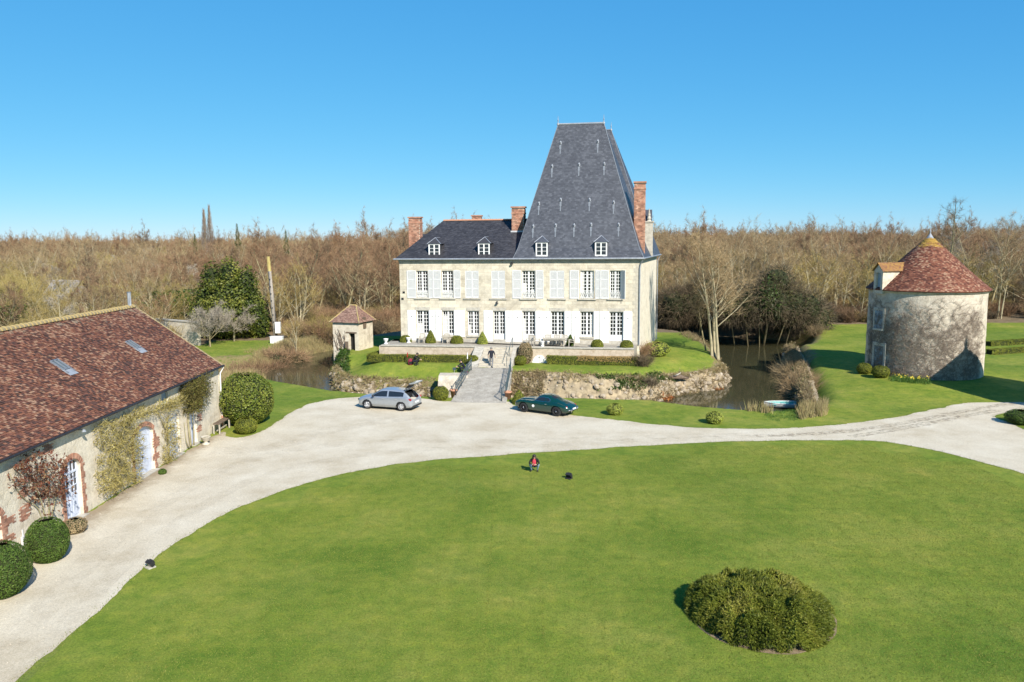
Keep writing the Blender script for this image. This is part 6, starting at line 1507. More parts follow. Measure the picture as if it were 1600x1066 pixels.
# ------------------------------------------------------------------ trees
def make_tree(seed, H, spread, stems=1, clear=.25, main=30, sec=7, tw=8, up=.75, twl=.8, tww=.026, lean=.05, trad=.16, droop=0.0, power=1.2, splay=(.12, .34)):
    g = np.random.default_rng(seed); tr = MB(); cr = MB(); MP = []; MD = []; ML = []
    for s in range(stems):
        base = np.array([g.normal(0, .3), g.normal(0, .3), -.2]) if stems > 1 else np.array([0, 0, -.2])
        ld = np.array([g.normal(0, lean), g.normal(0, lean), 1]); 
        if stems > 1: az = 2 * math.pi * s / stems + g.uniform(0, 1); ld += np.array([math.cos(az), math.sin(az), 0]) * g.uniform(*splay)
        ld /= np.linalg.norm(ld); h = H * g.uniform(.8, 1.0) * (.86); pts = [base]; n = 7
        for i in range(n):
            ld = ld + np.array([g.normal(0, .05), g.normal(0, .05), .04]); ld /= np.linalg.norm(ld); pts.append(pts[-1] + ld * h / n)
        pts = np.array(pts); tr.tube([tuple(p) for p in pts], list(trad * (1 - .9 * np.linspace(0, 1, n + 1)) / (1 if stems == 1 else 1.35) + .012), 6, 0, False)
        m = max(4, main // stems); t = clear + (1 - clear) * (np.arange(m) + g.uniform(0, 1, m)) / m; t = np.clip(t, 0, .995)
        o = np.stack([np.interp(t, np.linspace(0, 1, n + 1), pts[:, k]) for k in range(3)], 1); az = g.uniform(0, 2 * math.pi, m); el = up + g.normal(0, .18, m)
        MP.append(o); MD.append(np.stack([np.cos(az) * np.cos(el), np.sin(az) * np.cos(el), np.sin(el)], 1)); ML.append(spread * (1 - .72 * ((t - clear) / (1 - clear)) ** power) * g.uniform(.6, 1.1, m) / np.cos(np.clip(el, 0, 1.25)) * .75 + .4)
    MP, MD, ML = np.concatenate(MP), np.concatenate(MD), np.concatenate(ML); m = len(MP)
    # main limbs in two bent pieces
    mid = MP + MD * (ML * .5)[:, None]; D2 = MD + unit(m, seed + 1) * .25 + [0, 0, .25 - droop]; D2 /= np.linalg.norm(D2, axis=1)[:, None]
    V, F = spikes(MP, MD, ML * .75, np.clip(ML * .028, .04, .16), seed); tr.arr(V, F); V, F = spikes(mid - MD * .05, D2, ML * .6, np.clip(ML * .018, .03, .09), seed); tr.arr(V, F)
    def along(u): 
        return np.where((u < .5)[:, None], MPr + MDr * (MLr * u)[:, None], midr + D2r * (MLr * (u - .5))[:, None])
    k = np.repeat(np.arange(m), sec); MPr, MDr, MLr, midr, D2r = MP[k], MD[k], ML[k], mid[k], D2[k]; u = g.uniform(.2, 1.05, len(k)); SP = along(u)
    SD = np.where((u < .5)[:, None], MDr, D2r) + unit(len(k), seed + 2) * .75 + [0, 0, .10 - droop]; SD /= np.linalg.norm(SD, axis=1)[:, None]; SL = MLr * .42 * g.uniform(.5, 1.1, len(k)) * (1.15 - .45 * u)
    V, F = spikes(SP, SD, SL, np.clip(SL * .03, .028, .06), seed); cr.arr(V, F, 0, np.repeat(g.uniform(0, .5, len(k)), 3))
    j = np.repeat(np.arange(len(k)), tw); u = g.uniform(.1, 1.05, len(j)); TP = SP[j] + SD[j] * (SL[j] * u)[:, None]; TD = SD[j] + unit(len(j), seed + 3) * 1.15 + [0, 0, .10 - droop * 1.5]; TD /= np.linalg.norm(TD, axis=1)[:, None]
    V, F = spikes(TP, TD, twl * g.uniform(.4, 1.2, len(j)), tww, seed); cr.arr(V, F, 0, np.repeat(g.uniform(.2, 1, len(j)), 3))
    return tr, cr, TP
KIND = {}
def add_kind(key, mat_, bark, specs):
    out = []
    for sp_ in specs:
        tr, cr, tp = make_tree(**sp_); out.append((tr.mesh('trunk', M[bark]), cr.mesh('crown', M[mat_]), tr, cr))
    KIND[key] = out
add_kind('red', 'twig_red', 'bark', [dict(seed=1, H=14.5, spread=4.2, main=30, up=.72, clear=.30, tw=10, power=2.2), dict(seed=2, H=13.5, spread=4.4, main=30, up=.65, clear=.28, tw=10, stems=2, power=2.2), dict(seed=3, H=15.5, spread=3.7, main=32, up=.8, clear=.35, tw=10, power=1.8)])
add_kind('tan', 'twig_tan', 'barkp', [dict(seed=4, H=13.5, spread=4.8, main=30, up=.65, clear=.25, tw=10, power=1.8), dict(seed=5, H=15, spread=4.2, main=30, up=.8, clear=.3, stems=2, tw=10, power=1.6), dict(seed=6, H=12, spread=4.8, main=34, up=.6, clear=.2, stems=3, tw=10, power=1.6)])
add_kind('olive', 'twig_olive', 'barkp', [dict(seed=7, H=11, spread=4.6, main=36, up=.75, clear=.15, stems=4, tw=10, power=2.2), dict(seed=8, H=9.5, spread=4.4, main=36, up=.65, clear=.12, stems=3, tw=10, power=1.8)])
add_kind('grey', 'twig_grey', 'barkp', [dict(seed=9, H=12.5, spread=3.3, main=30, up=.6, clear=.15, tw=8)])
tw_tex = {'red': 'slender bare tree with reddish-brown twigs in the winter woodland', 'tan': 'bare tree with tan twigs and a rounded crown in the winter woodland', 'olive': 'multi-stemmed bare tree with olive-yellow twigs in the winter woodland', 'grey': 'bare tree with pale grey twigs in the winter woodland'}
def put_tree(kind, v, loc, s, rz, label=None, group=None, name='bare_tree'):
    tm, cm = KIND[kind][v][:2]; o = thing(name, label or tw_tex[kind], 'tree', loc, rz, group or ('woodland trees, ' + kind + ' twigs' if label is None else None)); o.scale = s if hasattr(s, '__len__') else (s, s, s)
    link('trunk', tm, o); link('crown', cm, o); return o
def special(name, label, loc, mat_, bark, group=None, leaf=None, **kw):
    tr, cr, tp = make_tree(**kw); o = thing(name, label, 'tree', loc, 0, group); tr.build('trunk', M[bark], o, True); cr.build('crown', M[mat_], o)
    if leaf:
        g = np.random.default_rng(kw['seed']); mt, n, sz, zlo, zhi, sp_ = leaf; s = g.integers(0, len(tp), n * 3); P = tp[s] + unit(len(s), 2) * sp_; P = P[(P[:, 2] > zlo) & (P[:, 2] < zhi)][:n]
        V, F = leaves(P, unit(len(P), 4) + [0, -.3, .5], sz, .6, 5); MB().arr(V, F, 0, np.clip(.5 + (fbm(P[:, 0] * .6, P[:, 2] * .6, 3) - .5) * 1.2 + g.normal(0, .2, len(P)), 0, 1)).build('leaves', M[mt], o)
    return o
def gp(px, py, z=0.0): p = G(px, py, z); return (p[0], p[1], gz(p[0], p[1]))
def mass(name, label, loc, mat_, lumps, sz, dens, seed, trunks=(), twigs=0, tmat='twig_dark', cat='tree'):
    g = np.random.default_rng(seed); o = thing(name, label, cat, loc); core = MB(); mb = MB(); P = []; N = []
    for (cx, cy, cz, rx, ry, rz) in lumps:
        core.ell((cx, cy, cz), rx * .72, ry * .72, rz * .76, 12, 8); n = int(dens * 4 * math.pi * ((rx * rz + ry * rz + rx * ry) / 3))
        d = unit(n, int(cx * 31 + cz * 17 + seed) & 0xffff); k = (g.uniform(.55, 1.08, n) ** .6 * (.86 + .34 * fbm(d[:, 0] * 2.4 + cx, d[:, 2] * 2.4 + cz, seed)))[:, None]
        P.append(np.array([cx, cy, cz]) + d * k * [rx, ry, rz]); N.append(d)
    P, N = np.concatenate(P), np.concatenate(N); ok = P[:, 2] > .05; P, N = P[ok], N[ok]; n = len(P)
    V, F = leaves(P, N + [0, 0, .4], sz, .7, seed); mb.arr(V, F, 0, np.clip(.45 + (fbm(P[:, 0] * .9, P[:, 2] * .9 + P[:, 1] * .7, seed) - .5) * 1.3 + g.normal(0, .16, n), 0, 1))
    mb.build('leaves', M[mat_], o); core.build('inner_growth', M['core'], o)
    if twigs: s_ = g.integers(0, n, twigs); D = N[s_] + unit(twigs, 5) * .8; D /= np.linalg.norm(D, axis=1)[:, None]; V, F = spikes(P[s_], D, g.uniform(.5, 1.8, twigs), .04, 4); MB().arr(V, F, 0, np.repeat(g.uniform(0, 1, twigs), 3)).build('twigs', M[tmat], o)
    t_ = MB()
    for a_, b_, r_ in trunks: t_.tube([a_, b_], [r_, r_ * .6], 6)
    if trunks: t_.build('trunk', M['bark'], o, True)
    return o
special('bank_tree', 'tall bare yellow-barked tree on the island bank right of the house', gp(1118, 556, .9), 'twig_tan', 'barkp', None, None, seed=21, H=14.8, spread=5.0, stems=3, splay=(.03, .10), clear=.30, main=54, sec=9, tw=10, up=.80, twl=.9, tww=.03, trad=.24)
special('bank_tree', 'thin leaning bare stem at the island bank, left of the yellow-barked tree', gp(1103, 552, .9), 'twig_tan', 'bark', None, None, seed=22, H=7.5, spread=1.6, stems=1, clear=.5, main=14, sec=5, tw=6, up=.8, trad=.09, lean=.12)
mass('evergreen_tree', 'dense dark green evergreen tree beside the leaning pole', gp(362, 528), 'ever', [(0, 0, 4.2, 4.2, 3.6, 4.4), (-2.9, -.4, 3.6, 2.5, 2.4, 3.9), (2.9, -.4, 3.2, 2.4, 2.4, 3.5), (-2.2, 0, 7.4, 1.6, 1.6, 2.9), (.2, 0, 8.0, 1.7, 1.7, 2.8), (2.3, 0, 6.8, 1.7, 1.7, 2.9), (-.2, -2.0, 3.0, 2.8, 2, 3), (4.1, -.4, 1.8, 1.6, 1.6, 2.0), (-4.0, -.2, 2.2, 1.4, 1.5, 2.6)], .34, 22, 5, [((0, 0, 0), (0, 0, 6), .3)])
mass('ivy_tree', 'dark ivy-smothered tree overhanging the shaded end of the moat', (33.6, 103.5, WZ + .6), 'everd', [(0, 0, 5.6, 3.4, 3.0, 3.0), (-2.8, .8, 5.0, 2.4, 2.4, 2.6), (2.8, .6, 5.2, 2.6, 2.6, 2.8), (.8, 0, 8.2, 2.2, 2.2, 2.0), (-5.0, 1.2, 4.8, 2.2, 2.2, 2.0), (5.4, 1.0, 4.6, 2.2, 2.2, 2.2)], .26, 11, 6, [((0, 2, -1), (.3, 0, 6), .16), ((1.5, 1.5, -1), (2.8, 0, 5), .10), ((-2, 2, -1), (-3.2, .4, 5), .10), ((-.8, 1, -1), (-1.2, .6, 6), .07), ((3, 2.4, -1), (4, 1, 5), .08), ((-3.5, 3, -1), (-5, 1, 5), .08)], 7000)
mass('ivy_growth', 'green ivy mass climbing the middle of the dark tree by the moat', (33.2, 102.2, 3.6), 'ivy', [(0, 0, 2.2, 1.4, 1.2, 2.6), (.9, 0, .2, 1.2, 1.0, 1.6)], .24, 20, 61, (), 300, 'twig_dark', 'ivy')
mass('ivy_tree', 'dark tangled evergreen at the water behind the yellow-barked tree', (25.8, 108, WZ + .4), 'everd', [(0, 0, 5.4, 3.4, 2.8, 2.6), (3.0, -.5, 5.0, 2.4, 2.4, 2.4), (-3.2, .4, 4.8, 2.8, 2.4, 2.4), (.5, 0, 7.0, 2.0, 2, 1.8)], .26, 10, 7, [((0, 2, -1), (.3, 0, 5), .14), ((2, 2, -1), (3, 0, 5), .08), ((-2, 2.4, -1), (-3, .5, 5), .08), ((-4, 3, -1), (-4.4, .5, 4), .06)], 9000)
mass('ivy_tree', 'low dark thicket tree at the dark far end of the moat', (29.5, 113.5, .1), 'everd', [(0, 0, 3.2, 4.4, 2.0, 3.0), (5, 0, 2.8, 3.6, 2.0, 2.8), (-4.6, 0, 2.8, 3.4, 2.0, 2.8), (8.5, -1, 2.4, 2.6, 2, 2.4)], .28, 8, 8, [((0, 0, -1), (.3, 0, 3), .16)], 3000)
for px_, py_, lb_, sd_, sc_ in ((1246, 566, 'dense dry bramble bush on the right moat bank near the dark trees', 41, 1.0), (1263, 592, 'dry bramble bush on the right moat bank above the boat', 42, .6)):
    p_ = G(px_, py_, .2); mass('bramble_bush', lb_, (p_[0], p_[1], gz(p_[0], p_[1]) - .2), 'bramble', [(0, 0, .5, 1.5 * sc_, 1.8, .9 * sc_), (-.9, -1.6, .3, 1.2, 1.4, .7 * sc_), (.3, 1.9, .5, 1.2, 1.6, .8), (-1.0, .8, .1, 1.0, 1.6, .8)], .13, 34, sd_, (), 1800, 'twig_tan', 'shrub')
for px_, py_, lb_, sd_ in ((398, 566, 'brown bramble thicket on the left moat bank, nearest the laurel', 43), (430, 556, 'brown bramble thicket on the left moat bank beside the forked tree', 44), (365, 574, 'reddish-brown bramble thicket behind the laurel bush', 45)):
    p_ = G(px_, py_, -.4); mass('bramble_bush', lb_, (p_[0], p_[1], gz(p_[0], p_[1]) - .2), 'bramble', [(0, 0, .5, 2.4, 1.4, 1.0), (-2.2, .4, .4, 1.6, 1.2, .8), (2.0, .8, .5, 1.6, 1.2, .9)], .15, 24, sd_, (), 2200, 'twig_red', 'shrub')
mass('ivy_tree', 'dark low leafy mass added for the shade at the lawn end above the right moat bank', (39.5, 108.5, .2), 'everd', [(0, 0, 2.2, 2.6, 2.0, 2.4), (-2.8, -1.2, 1.4, 2.0, 1.8, 1.8), (2.6, .6, 2.0, 2.2, 1.8, 2.2)], .28, 10, 14, [((0, 0, -1), (.3, 0, 3), .14)], 3500)  # dark mass added to stand in for the shade in front of the trees
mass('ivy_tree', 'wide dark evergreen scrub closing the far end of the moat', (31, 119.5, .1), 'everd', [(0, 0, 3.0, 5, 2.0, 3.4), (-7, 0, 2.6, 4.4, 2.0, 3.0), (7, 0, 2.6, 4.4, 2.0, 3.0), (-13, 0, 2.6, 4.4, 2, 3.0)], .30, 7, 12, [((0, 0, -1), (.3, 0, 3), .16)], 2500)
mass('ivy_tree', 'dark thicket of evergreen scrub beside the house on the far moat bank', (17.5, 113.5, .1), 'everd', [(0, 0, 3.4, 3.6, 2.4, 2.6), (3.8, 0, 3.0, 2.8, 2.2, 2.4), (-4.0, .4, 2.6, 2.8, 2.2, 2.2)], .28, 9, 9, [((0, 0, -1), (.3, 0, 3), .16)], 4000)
special('fruit_tree', 'grey leafless fruit tree with a short trunk in front of the dark evergreen', gp(366, 534), 'twig_grey', 'bark', None, None, seed=27, H=4.4, spread=3.8, stems=1, clear=.42, main=24, sec=9, tw=12, up=.42, twl=.6, tww=.03, trad=.16)
special('fruit_tree', 'dense grey leafless fruit tree nearest the barn', gp(331, 541), 'twig_grey', 'bark', None, None, seed=28, H=5.2, spread=3.6, stems=2, clear=.25, main=34, sec=10, tw=14, up=.55, twl=.7, tww=.03, trad=.15)
special('bank_tree', 'pale forked bare tree at the left moat bank', gp(462, 556, -.6), 'twig_tan', 'barkp', None, None, seed=29, H=7.8, spread=2.2, stems=2, clear=.42, main=16, sec=5, tw=5, up=.8, trad=.10)
special('ivy_tree', 'yellow-twigged tree with an ivy-green trunk above the barn ridge', tuple(DP(262, 520, 112)[:2]) + (0.,), 'twig_olive', 'bark', None, ('ivy', 2600, .26, .5, 6.5, .25), seed=30, H=10.5, spread=4.4, stems=3, clear=.15, main=42, sec=8, tw=9, up=.7)
special('ivy_tree', 'golden-twigged tree with green ivy at the left edge of the photo', tuple(DP(8, 480, 100)[:2]) + (0.,), 'twig_olive', 'bark', None, ('ivy', 2200, .26, .5, 5.5, .3), seed=31, H=11, spread=3.8, stems=3, clear=.15, main=40, sec=8, tw=9, up=.8)
special('bare_tree', 'pale grey tree with level branches above the barn roof', tuple(DP(93, 490, 92)[:2]) + (0.,), 'twig_grey', 'barkp', None, None, seed=32, H=9.8, spread=3.6, stems=1, clear=.12, main=36, sec=7, tw=8, up=.22, twl=.5, power=.9)
special('bare_tree', 'tallest bare tree rising behind the round tower', tuple(DP(1474, 400, 118)[:2]) + (.6,), 'twig_dark', 'bark', None, None, seed=33, H=20.5, spread=3.6, stems=1, clear=.4, main=30, sec=6, tw=6, up=.85, trad=.24)
special('bare_tree', 'broad round-crowned bare tree right of the round tower', tuple(DP(1545, 400, 122)[:2]) + (.6,), 'twig_grey', 'bark', None, None, seed=34, H=18.5, spread=5.6, stems=2, clear=.35, main=44, sec=8, tw=8, up=.6, trad=.26)
special('bare_tree', 'round bare tree showing above the left ridge of the house', tuple(DP(766, 400, 150)[:2]) + (0.,), 'twig_dark', 'bark', None, None, seed=35, H=18.8, spread=3.4, stems=2, clear=.35, main=40, sec=9, tw=9, up=.6, trad=.2)
for px, ht, lb in ((322, 21.5, 'left of two thin bare poplars on the skyline'), (330.5, 22.5, 'right of two thin bare poplars on the skyline')):
    p = DP(px, 400, 205); g = np.random.default_rng(int(px)); o = thing('poplar', lb, 'tree', (p[0], p[1], 0), 0, 'pair of poplars on the skyline'); MB().tube([(0, 0, 0), (0, 0, ht)], [.28, .02], 6).build('trunk', M['bark'], o)
    n = 1500; t = g.uniform(.2, .98, n); rr = 1.35 * np.sin(np.clip(t * 1.02, 0, 1) * math.pi * .92 + .16) ** .7 * (1 - .35 * t) * g.uniform(.1, 1, n) ** .7; a = g.uniform(0, 6.28, n); P_ = np.stack([rr * np.cos(a), rr * np.sin(a), t * ht], 1); D_ = np.stack([np.cos(a) * .22, np.sin(a) * .22, 1 + 0 * a], 1) + unit(n, 4) * .12; D_ /= np.linalg.norm(D_, axis=1)[:, None]
    V, F = spikes(P_ - D_ * .8, D_, np.minimum(g.uniform(.9, 2.0, n), (ht - P_[:, 2]) + 1.2), .055, 3); MB().arr(V, F, 0, np.repeat(g.uniform(0, 1, n), 3)).build('crown', M['twig_creep'], o)
def conifer(px, Y, H, w, label):
    p = DP(px, 400, Y); g = np.random.default_rng(int(px)); o = thing('conifer', label, 'tree', (p[0], p[1], 0), 0)
    MB().tube([(0, 0, 0), (0, 0, H)], [.2, .02], 6).build('trunk', M['bark'], o)
    n = 2600; t = g.uniform(.25, 1, n); a = g.uniform(0, 6.28, n); r = w * (1 - t) * (.75 + .35 * np.sin(t * 60)) * g.uniform(.2, 1, n) ** .5 + .05
    P = np.stack([r * np.cos(a), r * np.sin(a), t * H - r * .25], 1); D = np.stack([np.cos(a), np.sin(a), -.25 + 0 * a], 1) + unit(n, 3) * .3; D /= np.linalg.norm(D, axis=1)[:, None]
    V, F = spikes(P, D, g.uniform(.3, .7, n) * (1.15 - t) + .1, .16 * (1.2 - t), 3); MB().arr(V, F, 0, np.repeat(g.uniform(0, .7, n), 3)).build('crown', M['ever'], o)
conifer(372.5, 185, 17.2, 2.6, 'dark conifer on the skyline right of the poplars')
conifer(448, 190, 15.6, 2.4, 'small dark conifer top above the woodland, near the pole')
conifer(306, 190, 15.0, 1.6, 'narrow dark conifer left of the poplars')

# the woodland: nearest trees one by one, the rest as one mass
g = np.random.default_rng(101); pts = []
for yy in np.arange(44, 430, 4.7):
    st_ = 4.7 if yy < 230 else 6.0
    half = yy * .70 + 16
    for xx in np.arange(-half, half, st_):
        pts.append((xx + g.uniform(-1.7, 1.7), yy + g.uniform(-1.7, 1.7)))
pts = np.array(pts)
def woodland(x, y):
    w = y > 101 + 4 * fbm(x * .06, x * 0, 6)
    w &= ~((x > 40) & (y < 114 + .1 * (x - 40)) )
    w &= ~((x > -46) & (x < -24) & (y < 113))
    w &= ~((x > -25) & (x < -14) & (y < 107))
    left = (x < -40 - 6 * fbm(y * .1, y * 0, 8)) & (y > 48)
    return (w | left) & (sdist(x, y, MOAT) > 1.2) & ~((x > -30) & (x < 38) & (y < 121))
pts = pts[woodland(pts[:, 0], pts[:, 1])]
kindn = fbm(pts[:, 0] * .022 + 4, pts[:, 1] * .022, 12, 3) + g.normal(0, .10, len(pts))
dd = pts[:, 1]
kindn = kindn + .13 * smooth01((pts[:, 1] - 118) / 35) - .05
ks = np.where(kindn > .64, 'red', np.where(kindn > .50, 'tan', 'olive')); ks = np.where(g.random(len(pts)) < .05, 'grey', ks)
ks = np.where((pts[:, 0] < -15) & (dd < 122) & (g.random(len(pts)) < .6), 'olive', ks)
prj = pts[:, 0] / (pts[:, 1] * math.cos(PITCH) + 1.7)
inframe = (np.abs(prj) < .66) & ~((prj > -.13) & (prj < .165)) & (pts[:, 1] > 70)
inframe &= ~((prj > .455) & (prj < .58) & (pts[:, 1] > 120))
order = np.argsort(np.where(inframe, dd, 1e6)); NIND = 292
ind = set(order[:NIND].tolist())
hs = (g.uniform(.84, 1.08, len(pts)) + .20 * smooth01(-pts[:, 0] / 30) * smooth01((pts[:, 1] - 140) / 60) - .05 * smooth01(pts[:, 0] / 30) + .30 * (fbm(pts[:, 0] * .03, pts[:, 1] * .03, 33, 3) - .4) + .10 * smooth01((pts[:, 1] - 170) / 120)) * (1 - .12 * smooth01((125 - pts[:, 1]) / 25)); rzs = g.uniform(0, 6.28, len(pts))
hs *= np.where(pts[:, 0] < -35, .80, 1.0) * np.where(pts[:, 1] < 100, .75, 1.0)
hs *= np.where(g.random(len(pts)) < .09, g.uniform(1.1, 1.22, len(pts)), 1.0)
vs_ = g.integers(0, 3, len(pts))
for i in sorted(ind):
    k = ks[i]; v = int(vs_[i]) % len(KIND[k]); put_tree(k, v, (pts[i, 0], pts[i, 1], gz(*pts[i]) - .1), (hs[i] * random.uniform(.9, 1.15), hs[i] * random.uniform(.9, 1.15), hs[i]), rzs[i])
lib = bpy.data.collections.new('woodland_forms'); libmap = {}; n_ = 0
for k in ('red', 'tan', 'olive', 'grey'):
    for v, (tm, cm, tr, cr_) in enumerate(KIND[k]):
        j = MB(); j.V = tr.V + cr_.V; j.n = tr.n + cr_.n; j.L = tr.L + [l + tr.n for l in cr_.L]; j.T = tr.T + cr_.T; j.A = tr.A + cr_.A; j.M = tr.M + [m_ * 0 + 1 for m_ in cr_.M]
        me = j.mesh('tree_form', [cm.materials[0] and tm.materials[0], cm.materials[0]]); ob = bpy.data.objects.new('form_%02d' % n_, me); lib.objects.link(ob); libmap[(k, v)] = n_; n_ += 1
def shrub_form(seed, H, w, n, mat_):
    g = np.random.default_rng(seed); a = g.uniform(0, 6.28, 60); D = np.stack([np.cos(a) * .7, np.sin(a) * .7, g.uniform(.5, 1.4, 60)], 1); D /= np.linalg.norm(D, axis=1)[:, None]; L = g.uniform(.6, 1, 60) * H
    mb = MB(); P0 = g.normal(0, w * .25, (60, 3)) * [1, 1, 0]; V, F = spikes(P0, D, L, .05, seed); mb.arr(V, F, 0, np.repeat(g.uniform(0, .5, 60), 3))
    j = g.integers(0, 60, n); u = g.uniform(.15, 1, n); P = P0[j] + D[j] * (L[j] * u)[:, None]; D2 = D[j] + unit(n, seed) * 1.0; D2 /= np.linalg.norm(D2, axis=1)[:, None]; V, F = spikes(P, D2, g.uniform(.3, .9, n), .025, seed); mb.arr(V, F, 0, np.repeat(g.uniform(0, 1, n), 3))
    return mb.mesh('shrub_form', M[mat_])
def instancer(name, P, idx, scl, rot, coll, kind='stuff'):
    me = bpy.data.meshes.new(name); me.from_pydata([tuple(p) for p in P], [], [])
    for nm, ty, val in (('idx', 'INT', np.asarray(idx, np.int32)), ('scl', 'FLOAT', np.asarray(scl, np.float32)), ('rot', 'FLOAT', np.asarray(rot, np.float32))):
        a_ = me.attributes.new(nm, ty, 'POINT'); a_.data.foreach_set('value', val)
    o = link(name, me, None, kind); ng = bpy.data.node_groups.new(name + '_nodes', 'GeometryNodeTree')
    ng.interface.new_socket('Geometry', in_out='INPUT', socket_type='NodeSocketGeometry'); ng.interface.new_socket('Geometry', in_out='OUTPUT', socket_type='NodeSocketGeometry')
    gi, go_ = ng.nodes.new('NodeGroupInput'), ng.nodes.new('NodeGroupOutput'); ip = ng.nodes.new('GeometryNodeInstanceOnPoints'); ci = ng.nodes.new('GeometryNodeCollectionInfo')
    ci.inputs['Collection'].default_value = coll; ci.inputs['Separate Children'].default_value = True; ci.inputs['Reset Children'].default_value = True
    def na(nm, ty): n = ng.nodes.new('GeometryNodeInputNamedAttribute'); n.data_type = ty; n.inputs[0].default_value = nm; return n.outputs[0]
    ip.inputs['Pick Instance'].default_value = True; cx = ng.nodes.new('ShaderNodeCombineXYZ')
    ng.links.new(gi.outputs[0], ip.inputs['Points']); ng.links.new(ci.outputs[0], ip.inputs['Instance']); ng.links.new(na('idx', 'INT'), ip.inputs['Instance Index']); ng.links.new(na('rot', 'FLOAT'), cx.inputs[2]); ng.links.new(cx.outputs[0], ip.inputs['Rotation']); ng.links.new(na('scl', 'FLOAT'), ip.inputs['Scale']); ng.links.new(ip.outputs[0], go_.inputs[0])
    md = o.modifiers.new('scatter', 'NODES'); md.node_group = ng; return o
rest = np.array([i for i in range(len(pts)) if i not in ind])
instancer('forest', np.c_[pts[rest], ground_z(pts[rest, 0], pts[rest, 1]) - .1], [libmap[(ks[i], int(vs_[i]) % len(KIND[ks[i]]))] for i in rest], hs[rest], rzs[rest], lib)
ul = bpy.data.collections.new('undergrowth_forms')
for i, (mt, H, w_) in enumerate((('twig_tan', 2.4, 1.6), ('twig_olive', 2.8, 1.8), ('twig_dark', 2.2, 1.6), ('twig_red', 3.0, 1.6))): ul.objects.link(bpy.data.objects.new('shrub_%02d' % i, shrub_form(i + 3, H, w_, 1500, mt)))
q = g.uniform([-120, 48], [120, 175], (5200, 2)); q = q[woodland(q[:, 0], q[:, 1])]
e = sdist(q[:, 0], q[:, 1], MOAT); q2 = g.uniform([-26, 102], [40, 123], (900, 2)); q2 = q2[(sdist(q2[:, 0], q2[:, 1], MOAT) > .6) & (q2[:, 1] > 104) & ~((q2[:, 0] > 10) & (q2[:, 1] < 116))]
q3 = g.uniform([-30, 96], [-20, 110], (60, 2)); q3 = q3[sdist(q3[:, 0], q3[:, 1], MOAT) > .4]
q3 = q3[(q3[:, 1] > 106)]; q = np.concatenate([q, q2, q3])
instancer('undergrowth', np.c_[q, ground_z(q[:, 0], q[:, 1]) - .1], g.integers(0, 4, len(q)), g.uniform(.6, 1.3, len(q)), g.uniform(0, 6.28, len(q)), ul)
# lawn blades near the camera
gl = bpy.data.collections.new('turf_forms')
for i in range(3):
    gg = np.random.default_rng(200 + i); n = 1500; P = np.c_[gg.uniform(-1.05, 1.05, (n, 2)), np.full(n, -.01)]; D = unit(n, i) * .7 + [0, 0, .8]; D /= np.linalg.norm(D, axis=1)[:, None]; V, F = spikes(P, D, gg.uniform(.03, .065, n), .022, i); gl.objects.link(bpy.data.objects.new('turf_%d' % i, MB().arr(V, F, 0, np.repeat(gg.uniform(0, 1, n), 3)).mesh('turf', M['turf'])))
IN = np.array([g2(x, y) for x, y in drive_in[12:]] + [(-40, 5), (60, 5), (60, 40)]); gx, gy = np.meshgrid(np.arange(-22, 32, 2.0), np.arange(21, 54, 2.0)); q = np.c_[gx.ravel(), gy.ravel()]; q = q[(sdist(q[:, 0], q[:, 1], DRIVE_LO) > 1.5) & (np.hypot(q[:, 0] - yc[0], q[:, 1] - yc[1]) > .5)]
q = q[(sdist(q[:, 0], q[:, 1], IN) < 0)]
instancer('lawn_blades', np.c_[q, np.zeros(len(q))], g.integers(0, 3, len(q)), np.full(len(q), 1.0), g.integers(0, 4, len(q)) * math.pi / 2, gl)

# ------------------------------------------------------------------ cars
def cr1(t, xs_, ys_):
    """smooth monotone-ish interpolation through key values"""
    xs_ = np.asarray(xs_, float); ys_ = np.asarray(ys_, float); m = np.gradient(ys_, xs_)
    i = np.clip(np.searchsorted(xs_, t) - 1, 0, len(xs_) - 2); h = xs_[i + 1] - xs_[i]; s = (t - xs_[i]) / h
    m0, m1 = m[i] * h, m[i + 1] * h; dlt = ys_[i + 1] - ys_[i]
    lim = lambda v: np.where(np.sign(v) == np.sign(dlt), np.sign(v) * np.minimum(abs(v), 3 * abs(dlt)), 0)
    m0, m1 = lim(m0), lim(m1)
    return (2 * s ** 3 - 3 * s ** 2 + 1) * ys_[i] + (s ** 3 - 2 * s ** 2 + s) * m0 + (-2 * s ** 3 + 3 * s ** 2) * ys_[i + 1] + (s ** 3 - s ** 2) * m1
def loft(stations, nu=110, nv=44):
    """stations: list of (x, [(y,z)*8]) -> grid of half-body points"""
    xs_ = [s[0] for s in stations]; K = len(stations[0][1]); t = np.linspace(xs_[0], xs_[-1], nu)
    Yk = np.stack([cr1(t, xs_, [s[1][k][0] for s in stations]) for k in range(K)], 1); Zk = np.stack([cr1(t, xs_, [s[1][k][1] for s in stations]) for k in range(K)], 1)
    v = np.linspace(0, K - 1, nv); kk = np.arange(K)
    Yg = np.stack([cr1(v, kk, Yk[i]) for i in range(nu)]); Zg = np.stack([cr1(v, kk, Zk[i]) for i in range(nu)])
    return t, v, Yg, Zg
